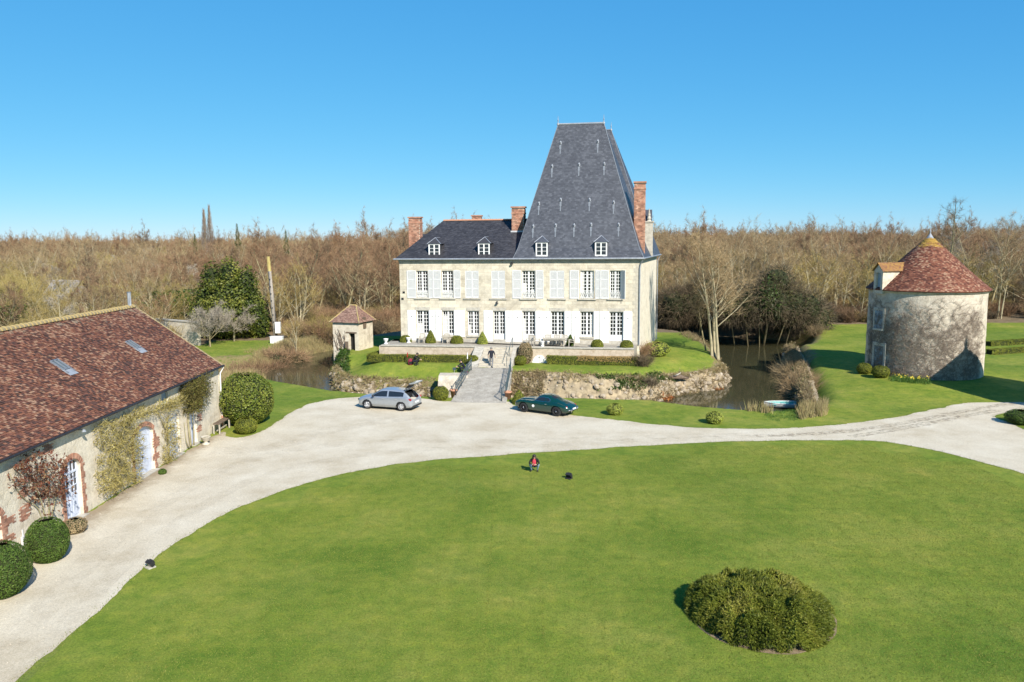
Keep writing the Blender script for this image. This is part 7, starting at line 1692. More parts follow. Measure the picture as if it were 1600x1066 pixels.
def car_faces(t, v, Yg, Zg, sel, off=0.0):
    nu, nv = Yg.shape; V = []; F = []
    for sgn in (1, -1):
        b = len(V) // 1; base = sum(1 for _ in ()) 
        P = np.stack([np.repeat(t[:, None], nv, 1), sgn * Yg, Zg], -1)
        if off:
            du = np.gradient(P, axis=0); dv = np.gradient(P, axis=1); n = np.cross(du, dv) * sgn; n /= np.linalg.norm(n, axis=2)[..., None] + 1e-9
            n = np.where(((n[..., 1:2] * sgn * .3 + n[..., 2:3]) < 0), -n, n); P = P + n * off
        V.append(P.reshape(-1, 3))
        idx = np.arange(nu * nv).reshape(nu, nv) + (0 if sgn == 1 else nu * nv)
        q = np.stack([idx[:-1, :-1], idx[1:, :-1], idx[1:, 1:], idx[:-1, 1:]], -1)
        if sgn == 1: q = q[..., ::-1]
        F.append(q[sel])
    return np.concatenate(V), np.concatenate(F)
def wheel(parent, x, y, r, w, rimmat, spokes, sgn, kind='alloy'):
    ty = MB(); prof = [(r * .64, -w / 2), (r * .9, -w / 2), (r * .98, -w * .36), (r, -w * .2), (r, w * .2), (r * .98, w * .36), (r * .9, w / 2), (r * .64, w / 2)]
    ty.lathe(prof, 28); ty.xform(Matrix.Rotation(R(90), 4, 'X'))
    o = ty.build('wheel', M['tyre'], parent, True); o.location = (x, y, r)
    rm = MB(); s_ = sgn
    rm.lathe([(r * .64, -.03), (r * .66, .02), (r * .60, .03), (r * .58, -.04)], 24).lathe([(.001, .03), (r * .16, .03), (r * .18, .0)], 12)
    if kind == 'alloy':
        for k in range(spokes): a = 2 * math.pi * k / spokes; rm.beam((r * .1 * math.cos(a), r * .1 * math.sin(a), .01), (r * .62 * math.cos(a), r * .62 * math.sin(a), .012), r * .15, .03)
    else:
        for k in range(spokes): a = 2 * math.pi * k / spokes; rm.beam((r * .08 * math.cos(a + .3), r * .08 * math.sin(a + .3), .03), (r * .6 * math.cos(a), r * .6 * math.sin(a), -.01), .012, .012)
        rm.lathe([(.001, .07), (r * .10, .06), (r * .13, .02)], 10, (0, 0, 0), 1)
    rm.lathe([(.001, -.05), (r * .62, -.05)], 20, (0, 0, 0), 2)
    rm.xform(Matrix.Rotation(R(-90) * s_, 4, 'X')); ro = rm.build('rim', rimmat, o, True); ro.location = (0, s_ * w * .40, 0)
    return o
M['tyre'] = flat('tyre_rubber', (.018, .018, .019), .8); M['alloy'] = flat('silver_rim', (.55, .55, .56), .3, .7)
M['silver'] = flat('silver_blue_paint', (.40, .43, .46), .32, .55, .5, .8); M['brg'] = flat('racing_green_paint', (.002, .032, .021), .22, .0, .5, 1.0)
M['chrome'] = flat('chrome', (.7, .7, .7), .12, 1.0); M['redlens'] = flat('red_lens', (.35, .02, .02), .2); M['carglass'] = flat('car_glass', (.015, .018, .022), .04, 0, .8); M['trim'] = flat('black_trim', (.02, .02, .021), .5); M['plate'] = flat('number_plate', (.7, .7, .68), .4)
def place_car(name, label, pf, pr, half_w, wb_f, wb_r):
    f, r = G(*pf)[:2], G(*pr)[:2]; d = (f - r) / np.linalg.norm(f - r); n = np.array([-d[1], d[0]])
    if n[1] < 0: n = -n
    c = (f * -wb_r + r * wb_f) / (wb_f - wb_r) + n * half_w
    o = thing(name, label, 'car', (c[0], c[1], .014), math.atan2(d[1], d[0])); o.scale = (1.12, 1.12, 1.10); return o
# silver hatchback, tailgate up
car = place_car('hatchback_car', 'silver-blue hatchback with its tailgate raised, parked by the bridge', (573.5, 638.5), (630.5, 642.5), .80, 1.33, -1.34)
ST = [(-2.16, [(.66, .34), (.70, .42), (.70, .60), (.68, .70), (.62, .73), (.5, .735), (.3, .74), (0, .74)]),
      (-2.05, [(.74, .30), (.82, .42), (.83, .66), (.79, .84), (.70, .86), (.62, .87), (.3, .80), (0, .78)]),
      (-1.80, [(.78, .25), (.88, .42), (.90, .70), (.86, .96), (.76, 1.02), (.66, 1.12), (.36, 1.16), (0, 1.17)]),
      (-1.45, [(.79, .22), (.89, .42), (.91, .70), (.87, .97), (.80, 1.02), (.63, 1.33), (.40, 1.39), (0, 1.40)]),
      (-.9, [(.79, .22), (.89, .42), (.90, .70), (.86, .95), (.81, .99), (.62, 1.38), (.40, 1.445), (0, 1.455)]),
      (-.2, [(.79, .22), (.89, .42), (.90, .70), (.86, .92), (.81, .96), (.62, 1.40), (.40, 1.465), (0, 1.475)]),
      (.35, [(.79, .22), (.89, .42), (.90, .70), (.86, .90), (.81, .94), (.63, 1.34), (.40, 1.425), (0, 1.44)]),
      (.8, [(.79, .22), (.89, .42), (.90, .70), (.86, .89), (.80, .93), (.70, 1.10), (.40, 1.20), (0, 1.22)]),
      (1.12, [(.79, .22), (.89, .42), (.90, .70), (.86, .87), (.79, .91), (.72, .95), (.40, 1.0), (0, 1.02)]),
      (1.55, [(.79, .22), (.88, .42), (.89, .68), (.84, .82), (.76, .86), (.62, .90), (.35, .94), (0, .95)]),
      (1.95, [(.74, .22), (.82, .40), (.83, .60), (.77, .72), (.68, .76), (.55, .80), (.30, .83), (0, .84)]),
      (2.12, [(.62, .24), (.68, .38), (.68, .55), (.64, .64), (.56, .68), (.45, .71), (.25, .73), (0, .735)]),
      (2.18, [(.50, .28), (.55, .38), (.55, .50), (.52, .56), (.45, .60), (.35, .62), (.2, .63), (0, .635)])]
t, v, Yg, Zg = loft(ST); tc = (t[:-1] + t[1:]) / 2; vc = (v[:-1] + v[1:]) / 2; TC_, VC_ = np.meshgrid(tc, vc, indexing='ij'); Zc = (Zg[:-1, :-1] + Zg[1:, 1:]) / 2; Yc = (Yg[:-1, :-1] + Yg[1:, 1:]) / 2
arch = np.zeros_like(TC_, bool)
for wx in (1.33, -1.34): arch |= (np.hypot(TC_ - wx, Zc - .32) < .385) & (VC_ < 3)
side = (VC_ > 4.08) & (VC_ < 4.92) & (TC_ > -1.50) & (TC_ < .98) & ~((TC_ > -.32) & (TC_ < -.22))
wscr = (VC_ > 5.12) & (TC_ > .42) & (TC_ < 1.06)
hole = (VC_ > 5.15) & (TC_ < -1.47) & (TC_ > -2.06)
bodysel = ~(arch | side | wscr | hole)
V, F = car_faces(t, v, Yg, Zg, bodysel); b = MB().arr(V, F)
n_ = Yg.shape[1]
for ix in (0, -1):
    ring = [(t[ix], Yg[ix, k], Zg[ix, k]) for k in range(n_)] + [(t[ix], -Yg[ix, k], Zg[ix, k]) for k in range(n_ - 1, -1, -1)]
    b.add(ring, [tuple(range(len(ring)))])
b.build('body', M['silver'], car, True)
un = MB().box(-2.0, 2.0, -.72, .72, .2, .62); un.box(-1.46, .9, -.74, .74, .62, .92); un.build('underbody', M['trim'], car)
MB().box(-2.04, -1.46, -.62, .62, .60, .66).box(-1.47, -1.44, -.6, .6, .62, 1.2).build('boot_floor', M['trim'], car)
V, F = car_faces(t, v, Yg, Zg, side & (TC_ > -.3)); MB().arr(V, F).build('side_window', M['carglass'], car, True)
V, F = car_faces(t, v, Yg, Zg, side & (TC_ < -.3)); MB().arr(V, F).build('side_window', M['carglass'], car, True)
V, F = car_faces(t, v, Yg, Zg, wscr); MB().arr(V, F).build('windscreen', M['carglass'], car, True)
for wx in (1.33, -1.34):
    for s_ in (1, -1):
        wheel(car, wx, s_ * .79, .325, .21, [M['alloy'], M['alloy'], M['trim']], 9, s_)
        MB().lathe([(.375, -.02), (.40, .012), (.375, .014)], 24, (0, 0, 0), 0, R(-15), R(195)).xform(Matrix.Translation((wx, s_ * .885, .325)) @ Matrix.Rotation(R(90), 4, 'X')).build('wheel_arch', M['trim'], car)
for s_ in (1, -1):
    MB().box(-2.10, -1.78, s_ * .80 - .06, s_ * .80 + .06, .78, .92).build('tail_light', M['redlens'], car); MB().box(1.93, 2.12, s_ * .60 - .14, s_ * .60 + .14, .60, .71).build('headlight', M['carglass'], car)
    MB().ell((.78, s_ * .98, 1.0), .09, .11, .08).build('mirror', M['trim'], car, True)
    for hx_ in (.05, -.95): MB().box(hx_ - .1, hx_ + .1, s_ * .905 - .012, s_ * .905 + .012, .80, .84).build('handle', M['alloy'], car)
MB().box(-2.2, -2.14, -.26, .26, .55, .66).build('number_plate', M['plate'], car)
MB().box(-2.185, -2.0, -.70, .70, .27, .40).build('bumper', M['trim'], car); MB().box(2.0, 2.2, -.5, .5, .26, .42).build('bumper', M['trim'], car)
MB().box(-1.98, -1.6, -.3, .2, .67, .82).build('boot_cargo', M['render'], car)
tg = MB(); hg = Vector((-1.46, 0, 1.43)); a_ = R(48); p1 = hg + Vector((-.66 * math.cos(a_), 0, .66 * math.sin(a_))); a2 = R(8); p2 = p1 + Vector((-.45 * math.cos(a2), 0, .45 * math.sin(a2)))
def slab(m_, q0, q1, w0, w1, mi, th=.05):
    d = (q1 - q0).normalized(); up = Vector((-d.z, 0, d.x)); up = up if up.z > 0 else -up
    m_.add([tuple(q0 + Vector((0, -w0, 0)) + up * k) for k in (0, th)] + [tuple(q0 + Vector((0, w0, 0)) + up * k) for k in (0, th)] + [tuple(q1 + Vector((0, -w1, 0)) + up * k) for k in (0, th)] + [tuple(q1 + Vector((0, w1, 0)) + up * k) for k in (0, th)], [(0, 2, 3, 1), (4, 5, 7, 6), (1, 3, 7, 5), (0, 4, 6, 2), (0, 1, 5, 4), (2, 6, 7, 3)], mi)
slab(tg, hg, p1, .56, .60, 2, .04); slab(tg, p1, p2, .62, .58, 0, .07); slab(tg, hg + Vector((.02, 0, .04)), hg + Vector((-.22, 0, .14)), .56, .58, 0, .03)
slab(tg, p1 + Vector((0, 0, -.012)), p2 + Vector((0, 0, -.012)), .58, .54, 2, .01)
tg.tube([(-1.5, .5, 1.1), tuple(hg + (p1 - hg) * .5 + Vector((0, .5, 0)))], .015, 5, 2); tg.tube([(-1.5, -.5, 1.1), tuple(hg + (p1 - hg) * .5 + Vector((0, -.5, 0)))], .015, 5, 2)
o = tg.build('tailgate', [M['silver'], M['carglass'], M['trim']], car); o['label'] = 'raised tailgate with dark rear window'
# dark green vintage coupe
car = place_car('vintage_coupe', 'dark green vintage coupe with long bonnet and small rounded roof, parked on the gravel', (817, 643.5), (873.5, 651), .68, 1.32, -1.27)
ST = [(-2.25, [(.40, .40), (.44, .44), (.45, .50), (.42, .55), (.36, .57), (.28, .58), (.15, .585), (0, .585)]),
      (-2.05, [(.56, .32), (.64, .40), (.66, .56), (.60, .68), (.50, .70), (.40, .715), (.2, .73), (0, .73)]),
      (-1.6, [(.66, .27), (.76, .42), (.79, .66), (.72, .84), (.56, .86), (.44, .90), (.24, .94), (0, .95)]),
      (-1.27, [(.68, .25), (.79, .42), (.81, .70), (.72, .91), (.56, .93), (.46, .99), (.28, 1.05), (0, 1.06)]),
      (-.95, [(.69, .24), (.79, .42), (.80, .66), (.72, .88), (.60, .93), (.48, 1.08), (.32, 1.17), (0, 1.19)]),
      (-.5, [(.70, .23), (.78, .42), (.79, .64), (.73, .84), (.65, .89), (.50, 1.22), (.34, 1.31), (0, 1.335)]),
      (-.1, [(.70, .23), (.78, .42), (.79, .64), (.73, .84), (.65, .89), (.51, 1.24), (.34, 1.335), (0, 1.36)]),
      (.22, [(.70, .23), (.78, .42), (.79, .65), (.73, .86), (.65, .90), (.53, 1.16), (.34, 1.26), (0, 1.29)]),
      (.55, [(.70, .23), (.78, .42), (.79, .66), (.72, .88), (.62, .91), (.52, .94), (.34, 1.0), (0, 1.02)]),
      (1.0, [(.70, .24), (.79, .42), (.80, .70), (.72, .90), (.56, .88), (.44, .90), (.26, .97), (0, 1.0)]),
      (1.4, [(.68, .25), (.78, .42), (.80, .72), (.72, .89), (.55, .84), (.38, .85), (.22, .93), (0, .96)]),
      (1.8, [(.62, .28), (.74, .42), (.76, .66), (.68, .82), (.50, .76), (.30, .78), (.18, .86), (0, .89)]),
      (2.08, [(.46, .34), (.60, .44), (.64, .56), (.57, .66), (.42, .62), (.24, .64), (.13, .71), (0, .74)]),
      (2.2, [(.30, .40), (.42, .46), (.46, .50), (.42, .53), (.30, .52), (.18, .54), (.10, .57), (0, .58)])]
t, v, Yg, Zg = loft(ST); tc = (t[:-1] + t[1:]) / 2; vc = (v[:-1] + v[1:]) / 2; TC_, VC_ = np.meshgrid(tc, vc, indexing='ij'); Zc = (Zg[:-1, :-1] + Zg[1:, 1:]) / 2
arch = np.zeros_like(TC_, bool)
for wx in (1.32, -1.27): arch |= (np.hypot(TC_ - wx, Zc - .34) < .40) & (VC_ < 3.0)
side = (VC_ > 4.2) & (VC_ < 4.9) & (((TC_ - (-.15)) / .55) ** 2 + ((VC_ - 4.5) / .42) ** 4 < 1) & ~((TC_ > -.40) & (TC_ < -.35))
wscr = (VC_ > 5.1) & (TC_ > .20) & (TC_ < .52); rw_ = (VC_ > 5.7) & (TC_ < -.68) & (TC_ > -1.02)
V, F = car_faces(t, v, Yg, Zg, ~(arch | side | wscr | rw_)); b = MB().arr(V, F); n_ = Yg.shape[1]
for ix in (0, -1):
    ring = [(t[ix], Yg[ix, k], Zg[ix, k]) for k in range(n_)] + [(t[ix], -Yg[ix, k], Zg[ix, k]) for k in range(n_ - 1, -1, -1)]; b.add(ring, [tuple(range(len(ring)))])
b.build('body', M['brg'], car, True); MB().box(-1.9, 1.9, -.62, .62, .2, .62).box(-.9, .5, -.6, .6, .62, .88).build('underbody', M['trim'], car)
for nm, s_ in (('side_window', side & (TC_ > -.38)), ('side_window', side & (TC_ < -.38)), ('windscreen', wscr), ('rear_window', rw_)):
    V, F = car_faces(t, v, Yg, Zg, s_); MB().arr(V, F).build(nm, M['carglass'], car, True)
for s_ in (1, -1):
    i0 = [(x, s_ * .0, 0) for x in (0,)]
    ring = []
    for a_ in np.linspace(0, 2 * math.pi, 25):
        x = -.15 + .57 * math.cos(a_); q = 4.5 + .44 * np.sign(math.sin(a_)) * abs(math.sin(a_)) ** .6; iu = int(np.argmin(abs(t - x))); iv = int(np.argmin(abs(v - q))); ring.append((x, s_ * (Yg[iu, iv] + .008), Zg[iu, iv]))
    MB().tube(ring, .012, 4, 0, False).build('window_trim', M['chrome'], car)
for wx in (1.32, -1.27):
    for s_ in (1, -1): wheel(car, wx, s_ * .68, .345, .17, [M['dark'], M['chrome'], M['trim']], 24, s_, 'wire')
for s_ in (1, -1):
    MB().ell((2.02, s_ * .52, .62), .08, .10, .10).build('headlight', M['chrome'], car, True); MB().ell((-1.98, s_ * .60, .70), .09, .045, .05).build('tail_light', M['redlens'], car, True)
    MB().tube([(-2.26, s_ * .40, .34), (-2.30, s_ * .40, .52), (-2.26, s_ * .40, .66)], .03, 6).build('overrider', M['chrome'], car, True)
    MB().box(-.55, -.40, s_ * .80 - .01, s_ * .80 + .012, .76, .78).build('handle', M['chrome'], car)
    MB().lathe([(.001, 0), (.10, 0), (.10, .01), (.001, .01)], 16).xform(Matrix.Translation((.52, s_ * .792, .56)) @ Matrix.Rotation(R(-90) * s_, 4, 'X')).build('roundel', M['white'], car)
MB().tube([(-2.15, -.66, .48), (-2.28, -.4, .48), (-2.32, 0, .48), (-2.28, .4, .48), (-2.15, .66, .48)], .035, 6).build('bumper', M['chrome'], car, True); MB().tube([(2.08, -.62, .42), (2.24, -.3, .42), (2.26, 0, .42), (2.24, .3, .42), (2.08, .62, .42)], .03, 6).build('bumper', M['chrome'], car, True)
MB().ell((2.14, 0, .54), .05, .13, .17).build('grille', M['chrome'], car, True); MB().box(-2.275, -2.255, -.22, .22, .50, .60).build('number_plate', M['plate'], car)

# ------------------------------------------------------------------ people
BONES = [('pelvis', 'chest'), ('chest', 'neck'), ('neck', 'head'), ('head', 'crown'), ('chest', 'shl'), ('shl', 'ell'), ('ell', 'wrl'), ('wrl', 'pal'), ('chest', 'shr'), ('shr', 'elr'), ('elr', 'wrr'), ('wrr', 'par'), ('pelvis', 'hpl'), ('hpl', 'knl'), ('knl', 'anl'), ('anl', 'tol'), ('pelvis', 'hpr'), ('hpr', 'knr'), ('knr', 'anr'), ('anr', 'tor')]
RAD = dict(pelvis=(.15, .12), chest=(.17, .12), neck=(.06, .06), head=(.085, .09), crown=(.075, .08), shl=(.075, .07), shr=(.075, .07), ell=(.048, .048), elr=(.048, .048), wrl=(.032, .032), wrr=(.032, .032), pal=(.036, .026), par=(.036, .026), hpl=(.10, .10), hpr=(.10, .10), knl=(.066, .066), knr=(.066, .066), anl=(.045, .045), anr=(.045, .045), tol=(.038, .034), tor=(.038, .034))
def person(label, loc, rz, J, cols, hair, face_dir, hairlong=False, size=1.12):
    """J: joint -> (x,y,z), facing local -y; one skinned body, coloured by clothing"""
    names = list(J); idx = {n: i for i, n in enumerate(names)}; me = bpy.data.meshes.new('rig'); me.from_pydata([J[n] for n in names], [(idx[a], idx[b]) for a, b in BONES], []); ob = bpy.data.objects.new('rig', me); COL.objects.link(ob)
    sk = ob.modifiers.new('skin', 'SKIN'); sk.use_smooth_shade = True
    for n in names: s_ = me.skin_vertices[0].data[idx[n]]; s_.radius = RAD[n]; s_.use_root = (n == 'pelvis')
    sb = ob.modifiers.new('sub', 'SUBSURF'); sb.levels = 2; sb.render_levels = 2
    dg = bpy.context.evaluated_depsgraph_get(); bm2 = bpy.data.meshes.new_from_object(ob.evaluated_get(dg)); bpy.data.objects.remove(ob)
    V = np.zeros(len(bm2.vertices) * 3); bm2.vertices.foreach_get('co', V); V = V.reshape(-1, 3); mb = MB()
    keys = {'top': [('pelvis', 'chest'), ('chest', 'neck'), ('chest', 'shl'), ('chest', 'shr'), ('shl', 'ell'), ('shr', 'elr')], 'sleeve': [('ell', 'wrl'), ('elr', 'wrr')], 'legs': [('pelvis', 'hpl'), ('pelvis', 'hpr'), ('hpl', 'knl'), ('knl', 'anl'), ('hpr', 'knr'), ('knr', 'anr')], 'shoes': [('anl', 'tol'), ('anr', 'tor')], 'skin': [('neck', 'head'), ('head', 'crown'), ('wrl', 'pal'), ('wrr', 'par')]}
    mats = [M['skin']]; mid = {'skin': 0}
    for k in ('top', 'sleeve', 'legs', 'shoes'):
        if cols[k] is None: mid[k] = 0
        else: mats.append(cols[k]); mid[k] = len(mats) - 1
    for p in bm2.polygons:
        c = np.array(p.center); best = None
        for k, bl_ in keys.items():
            for a, b_ in bl_:
                A_, B_ = np.array(J[a]), np.array(J[b_]); t_ = np.clip(((c - A_) @ (B_ - A_)) / ((B_ - A_) @ (B_ - A_) + 1e-9), 0, 1); d_ = np.linalg.norm(c - A_ - t_ * (B_ - A_)) / (RAD[a][0] * (1 - t_) + RAD[b_][0] * t_)
                if best is None or d_ < best[0]: best = (d_, k)
        mb.add([tuple(V[i]) for i in p.vertices], [tuple(range(len(p.vertices)))], mid[best[1]])
    # fingers and thumb rooted in each palm, features of the face
    for s_, w_, p_ in ((1, 'wrl', 'pal'), (-1, 'wrr', 'par')):
        W_, P_ = Vector(J[w_]), Vector(J[p_]); d_ = (P_ - W_).normalized(); sd = d_.cross(Vector((0, 1, .3))).normalized(); up = sd.cross(d_).normalized()
        for k, L in enumerate((.075, .085, .08, .062)):
            b0 = P_ + sd * (.03 - k * .02); mb.tube([b0, b0 + d_ * L * .5, b0 + d_ * L * .85 - up * L * .35], [.011, .0095, .007], 5, 0)
        b0 = W_ + d_ * .03 + sd * .03; mb.tube([b0, b0 + d_ * .03 + sd * .03, b0 + d_ * .07 + sd * .035], [.012, .011, .008], 5, 0)
    h = Vector(J['head']); fd = Vector(face_dir).normalized(); upv_ = (Vector(J['crown']) - h).normalized(); rt_ = fd.cross(upv_).normalized(); hc = h + upv_ * .05
    mb.ell(hc + fd * .105 - upv_ * .01, .014, .02, .022, 8, 6, 0)
    for s_ in (1, -1): mb.ell(hc + rt_ * .10 * s_, .015, .02, .03, 6, 5, 0)
    mats = mats + [M['black'], M['terra']]
    for s_ in (1, -1): mb.ell(hc + fd * .092 + rt_ * .035 * s_ + upv_ * .03, .012, .012, .008, 6, 5, len(mats) - 2)
    mb.ell(hc + fd * .093 - upv_ * .05, .024, .010, .008, 6, 5, len(mats) - 1)
    o = mb.build('person', mats, None, True); o.location = loc; o.rotation_euler = (0, 0, rz); o.scale = (size,) * 3; tag(o, label, 'person')
    hb = MB(); q = fd.to_track_quat('-Y', 'Z'); hb.ell(hc + upv_ * .045 - fd * .022, .112, .115, .105, 14, 10, 0, q)
    if hairlong: hb.ell(hc - fd * .07 - upv_ * .10, .11, .07, .17, 12, 8, 0, q).ell(hc + rt_ * .10 - upv_ * .09, .035, .05, .13, 8, 6).ell(hc - rt_ * .10 - upv_ * .09, .035, .05, .13, 8, 6)
    hb.build('hair', hair, o, True); return o
navy = nmat('navy_cloth', [(.012, .014, .022), (.025, .028, .04)], 8, .9); blk_ = nmat('black_cloth', [(.010, .010, .011), (.02, .02, .022)], 8, .9); gry = nmat('grey_cloth', [(.14, .14, .145), (.20, .20, .21)], 8, .9); jean = nmat('pale_denim', [(.16, .26, .38), (.26, .38, .50)], 7, .9); redc = nmat('red_cloth', [(.38, .03, .05), (.5, .06, .08)], 8, .9); maroon = nmat('maroon_cloth', [(.14, .015, .03), (.24, .03, .05)], 7, .8); shoe = flat('dark_shoe', (.03, .025, .02), .6); hairk = flat('dark_hair', (.02, .014, .010), .5); hairg = flat('greying_hair', (.22, .20, .18), .7)
stand = dict(pelvis=(0, 0, .96), chest=(0, -.03, 1.34), neck=(0, -.02, 1.50), head=(0, -.04, 1.60), crown=(0, -.045, 1.72), shl=(.19, -.02, 1.42), shr=(-.19, -.02, 1.42), ell=(.27, .04, 1.14), elr=(-.29, .02, 1.15), wrl=(.27, -.10, .92), wrr=(-.31, -.10, .94), pal=(.27, -.13, .85), par=(-.32, -.14, .87), hpl=(.10, 0, .93), hpr=(-.10, 0, .93), knl=(.11, -.13, .52), knr=(-.10, .06, .51), anl=(.11, -.10, .09), anr=(-.10, .26, .14), tol=(.12, -.28, .03), tor=(-.11, .12, .03))
pm = G(768, 575.5, 1.13); tz = float(np.linalg.norm(pm[:2] - BL0) * .0)
person('man in dark t-shirt and grey trousers walking away up the bridge', (pm[0], pm[1], 1.16), R(176), stand, dict(top=navy, sleeve=None, legs=gry, shoes=shoe), hairg, (0, -1, .05))
squat = dict(pelvis=(0, .22, .30), chest=(0, -.02, .66), neck=(0, -.12, .80), head=(0, -.17, .89), crown=(0, -.20, 1.01), shl=(.19, -.05, .74), shr=(-.19, -.05, .74), ell=(.30, -.22, .54), elr=(-.30, -.20, .54), wrl=(.14, -.40, .52), wrr=(-.12, -.40, .54), pal=(.07, -.43, .54), par=(-.05, -.43, .55), hpl=(.11, .17, .28), hpr=(-.11, .17, .28), knl=(.27, -.24, .50), knr=(-.27, -.22, .48), anl=(.17, .02, .09), anr=(-.17, .03, .09), tol=(.22, -.16, .03), tor=(-.22, -.15, .03))
ps = G(835, 737)
pq = person('crouching dark-haired person in red top and pale jeans on the front lawn', (ps[0], ps[1], .02), R(-4), squat, dict(top=blk_, sleeve=blk_, legs=jean, shoes=shoe), hairk, (0, -1, -.25), True, .96)
vest = MB().lathe([(.15, .40), (.19, .52), (.19, .66), (.11, .80)], 12, (0, -.07, 0), 0, R(235), R(305)); vest.build('shirt_front', redc, pq, True)
sit = dict(pelvis=(0, .15, .34), chest=(0, -.06, .74), neck=(0, -.16, .88), head=(0, -.24, .95), crown=(0, -.30, 1.06), shl=(.18, -.10, .82), shr=(-.18, -.10, .82), ell=(.24, -.30, .62), elr=(-.24, -.30, .62), wrl=(.12, -.52, .55), wrr=(-.10, -.52, .56), pal=(.08, -.58, .53), par=(-.05, -.58, .54), hpl=(.10, .10, .32), hpr=(-.10, .10, .32), knl=(.14, -.34, .50), knr=(-.14, -.32, .48), anl=(.13, -.12, .09), anr=(-.13, -.08, .09), tol=(.14, -.32, .03), tor=(-.14, -.28, .03))
p1 = hw(hx(649, 560, hy - 1.3), hy - 1.5); person('person in dark clothes crouching on the island lawn before the long hedge', (p1[0], p1[1], gz(p1[0], p1[1])), R(70), sit, dict(top=blk_, sleeve=blk_, legs=navy, shoes=shoe), hairk, (0, -1, -.3))
p2 = G(724, 577.5, 1.0); person('person in navy bending down beside the left railing of the bridge', (p2[0], p2[1], gz(p2[0], p2[1])), R(-70), sit, dict(top=navy, sleeve=navy, legs=navy, shoes=shoe), hairk, (0, -1, -.5))

# ------------------------------------------------------------------ bags, stands, furniture, boat, poles
def bag(px, py, z, label, mt, s=1.0):
    p = G(px, py, z) if z else hw(hx(px, 560, hy - 1.4), hy - 1.35); o = thing('bag', label, 'bag', (p[0], p[1], gz(p[0], p[1])), R(20)); b = MB(); n = 10
    for j in range(4):
        pass
    b.lathe([(.17 * s, 0), (.21 * s, .08 * s), (.20 * s, .35 * s), (.13 * s, .48 * s), (.02, .50 * s)], 10); b.xform(Matrix.Diagonal((1, .7, 1, 1))); b.build('body', mt, o, True)
    MB().tube([(-.06, 0, .48 * s), (-.05, 0, .58 * s), (.05, 0, .58 * s), (.06, 0, .48 * s)], .012, 5).box(-.12 * s, .12 * s, -.165 * s, -.13 * s, .08 * s, .26 * s).build('strap', blk_, o); return o
bag(641, 568, 0, 'maroon bag standing beside the person at the long hedge', maroon, 1.25)
bag(729, 578, 1.1, 'maroon rucksack by the bending person at the left railing', maroon, 1.1)
def lightstand(px, py, z, label, colr, h):
    p = G(px, py, z) if z else hw(hx(px, 560, hy - 1.2), hy - 1.2); o = thing('light_stand', label, 'stand', (p[0], p[1], gz(p[0], p[1]))); MB().tube([(0, 0, .1), (0, 0, h * .6)], .014, 6).build('pole', M['dark'], o)
    for k in range(3): a_ = k * 2.1; MB().tube([(0, 0, .5), (.4 * math.cos(a_), .4 * math.sin(a_), .02)], .012, 5).build('leg', M['dark'], o)
    MB().tube([(0, 0, h * .6), (.02, 0, h)], .05, 8).build('rolled_screen', colr, o)
lightstand(636.5, 567, 0, 'thin stand with a red rolled cover by the crouching person', M['redlens'], 1.15)
lightstand(730.5, 574, 1.1, 'thin stand with a white rolled cover by the left railing', M['white'], 1.5)
p = G(710, 578, 1.1); o = thing('garden_sign', 'small grey plate on a thin stake on the island lawn', 'sign', (p[0], p[1], gz(p[0], p[1]))); MB().tube([(0, 0, 0), (0, 0, .8)], .015, 5).build('stake', M['lead'], o); MB().box(-.16, .16, -.02, .02, .75, 1.0).build('plate', M['iron'], o)
def flood(px, py, label, base=True):
    p = G(px, py); o = thing('floodlight', label, 'floodlight', (p[0], p[1], 0), R(-35)); o.scale = (.8, .8, .8); MB().box(-.2, .2, -.2, .2, -.02, .06).build('concrete_base', M['coping'] if base else M['dark'], o)
    MB().tube([(-.22, 0, .07), (-.22, 0, .25), ], .015, 5).tube([(.22, 0, .07), (.22, 0, .25)], .015, 5).build('bracket', M['dark'], o)
    b = MB(); m_ = Matrix.Rotation(R(35), 3, 'X'); b.obox((0, 0, .24), .42, .20, .30, m_); b.obox((0, .10, .31), .30, .10, .2, m_); b.build('lamp_head', M['dark'], o); MB().obox((0, -.09, .18), .36, .012, .24, m_).build('lens', M['carglass'], o)
flood(235, 887, 'black floodlight on a small pale base at the edge of the drive, left'); flood(889, 748, 'black floodlight on the lawn near the crouching person', False)
def pot(px, py, z, label, w, mt, urn=False):
    p = G(px, py, z); zz = z if z > 2 else gz(p[0], p[1]); o = thing('urn' if urn else 'flower_pot', label, 'urn' if urn else 'pot', (p[0], p[1], max(zz, .014)))
    if urn: MB().lathe([(.0, 0), (w * .42, 0), (w * .42, .08), (w * .18, .14), (w * .16, .2), (w * .42, .32), (w * .5, .5), (w * .56, .54), (w * .46, .55), (w * .36, .44)], 16).build('bowl', mt, o, True); MB().lathe([(0, .47), (w * .42, .47)], 12).build('soil', M['core'], o)
    else: MB().lathe([(0, 0), (w * .34, 0), (w * .46, .44 * w / .5), (w * .52, .44 * w / .5), (w * .52, .54 * w / .5), (w * .44, .54 * w / .5), (w * .42, .44 * w / .5)], 18).build('pot_body', mt, o, True); MB().lathe([(0, .46 * w / .5), (w * .44, .46 * w / .5)], 12).build('soil', M['core'], o)
pot(709, 621, 0, 'terracotta pot at the foot of the left bridge railing', .62, M['terra']); pot(794, 624, 0, 'terracotta pot at the foot of the right bridge railing', .62, M['terra'])
pot(322, 695, 0, 'cream stone urn beside the bench at the barn corner', .62, M['step'], True); pot(638.5, 535.8, T_, 'small white urn on the terrace edge before the first dome bush', .5, M['white'], True); pot(603, 537.5, T_, 'white urn at the far left corner of the terrace', .5, M['white'], True); pot(847.5, 541.5, T_, 'small pale urn at the left foot of the garden table', .42, M['white'], True)
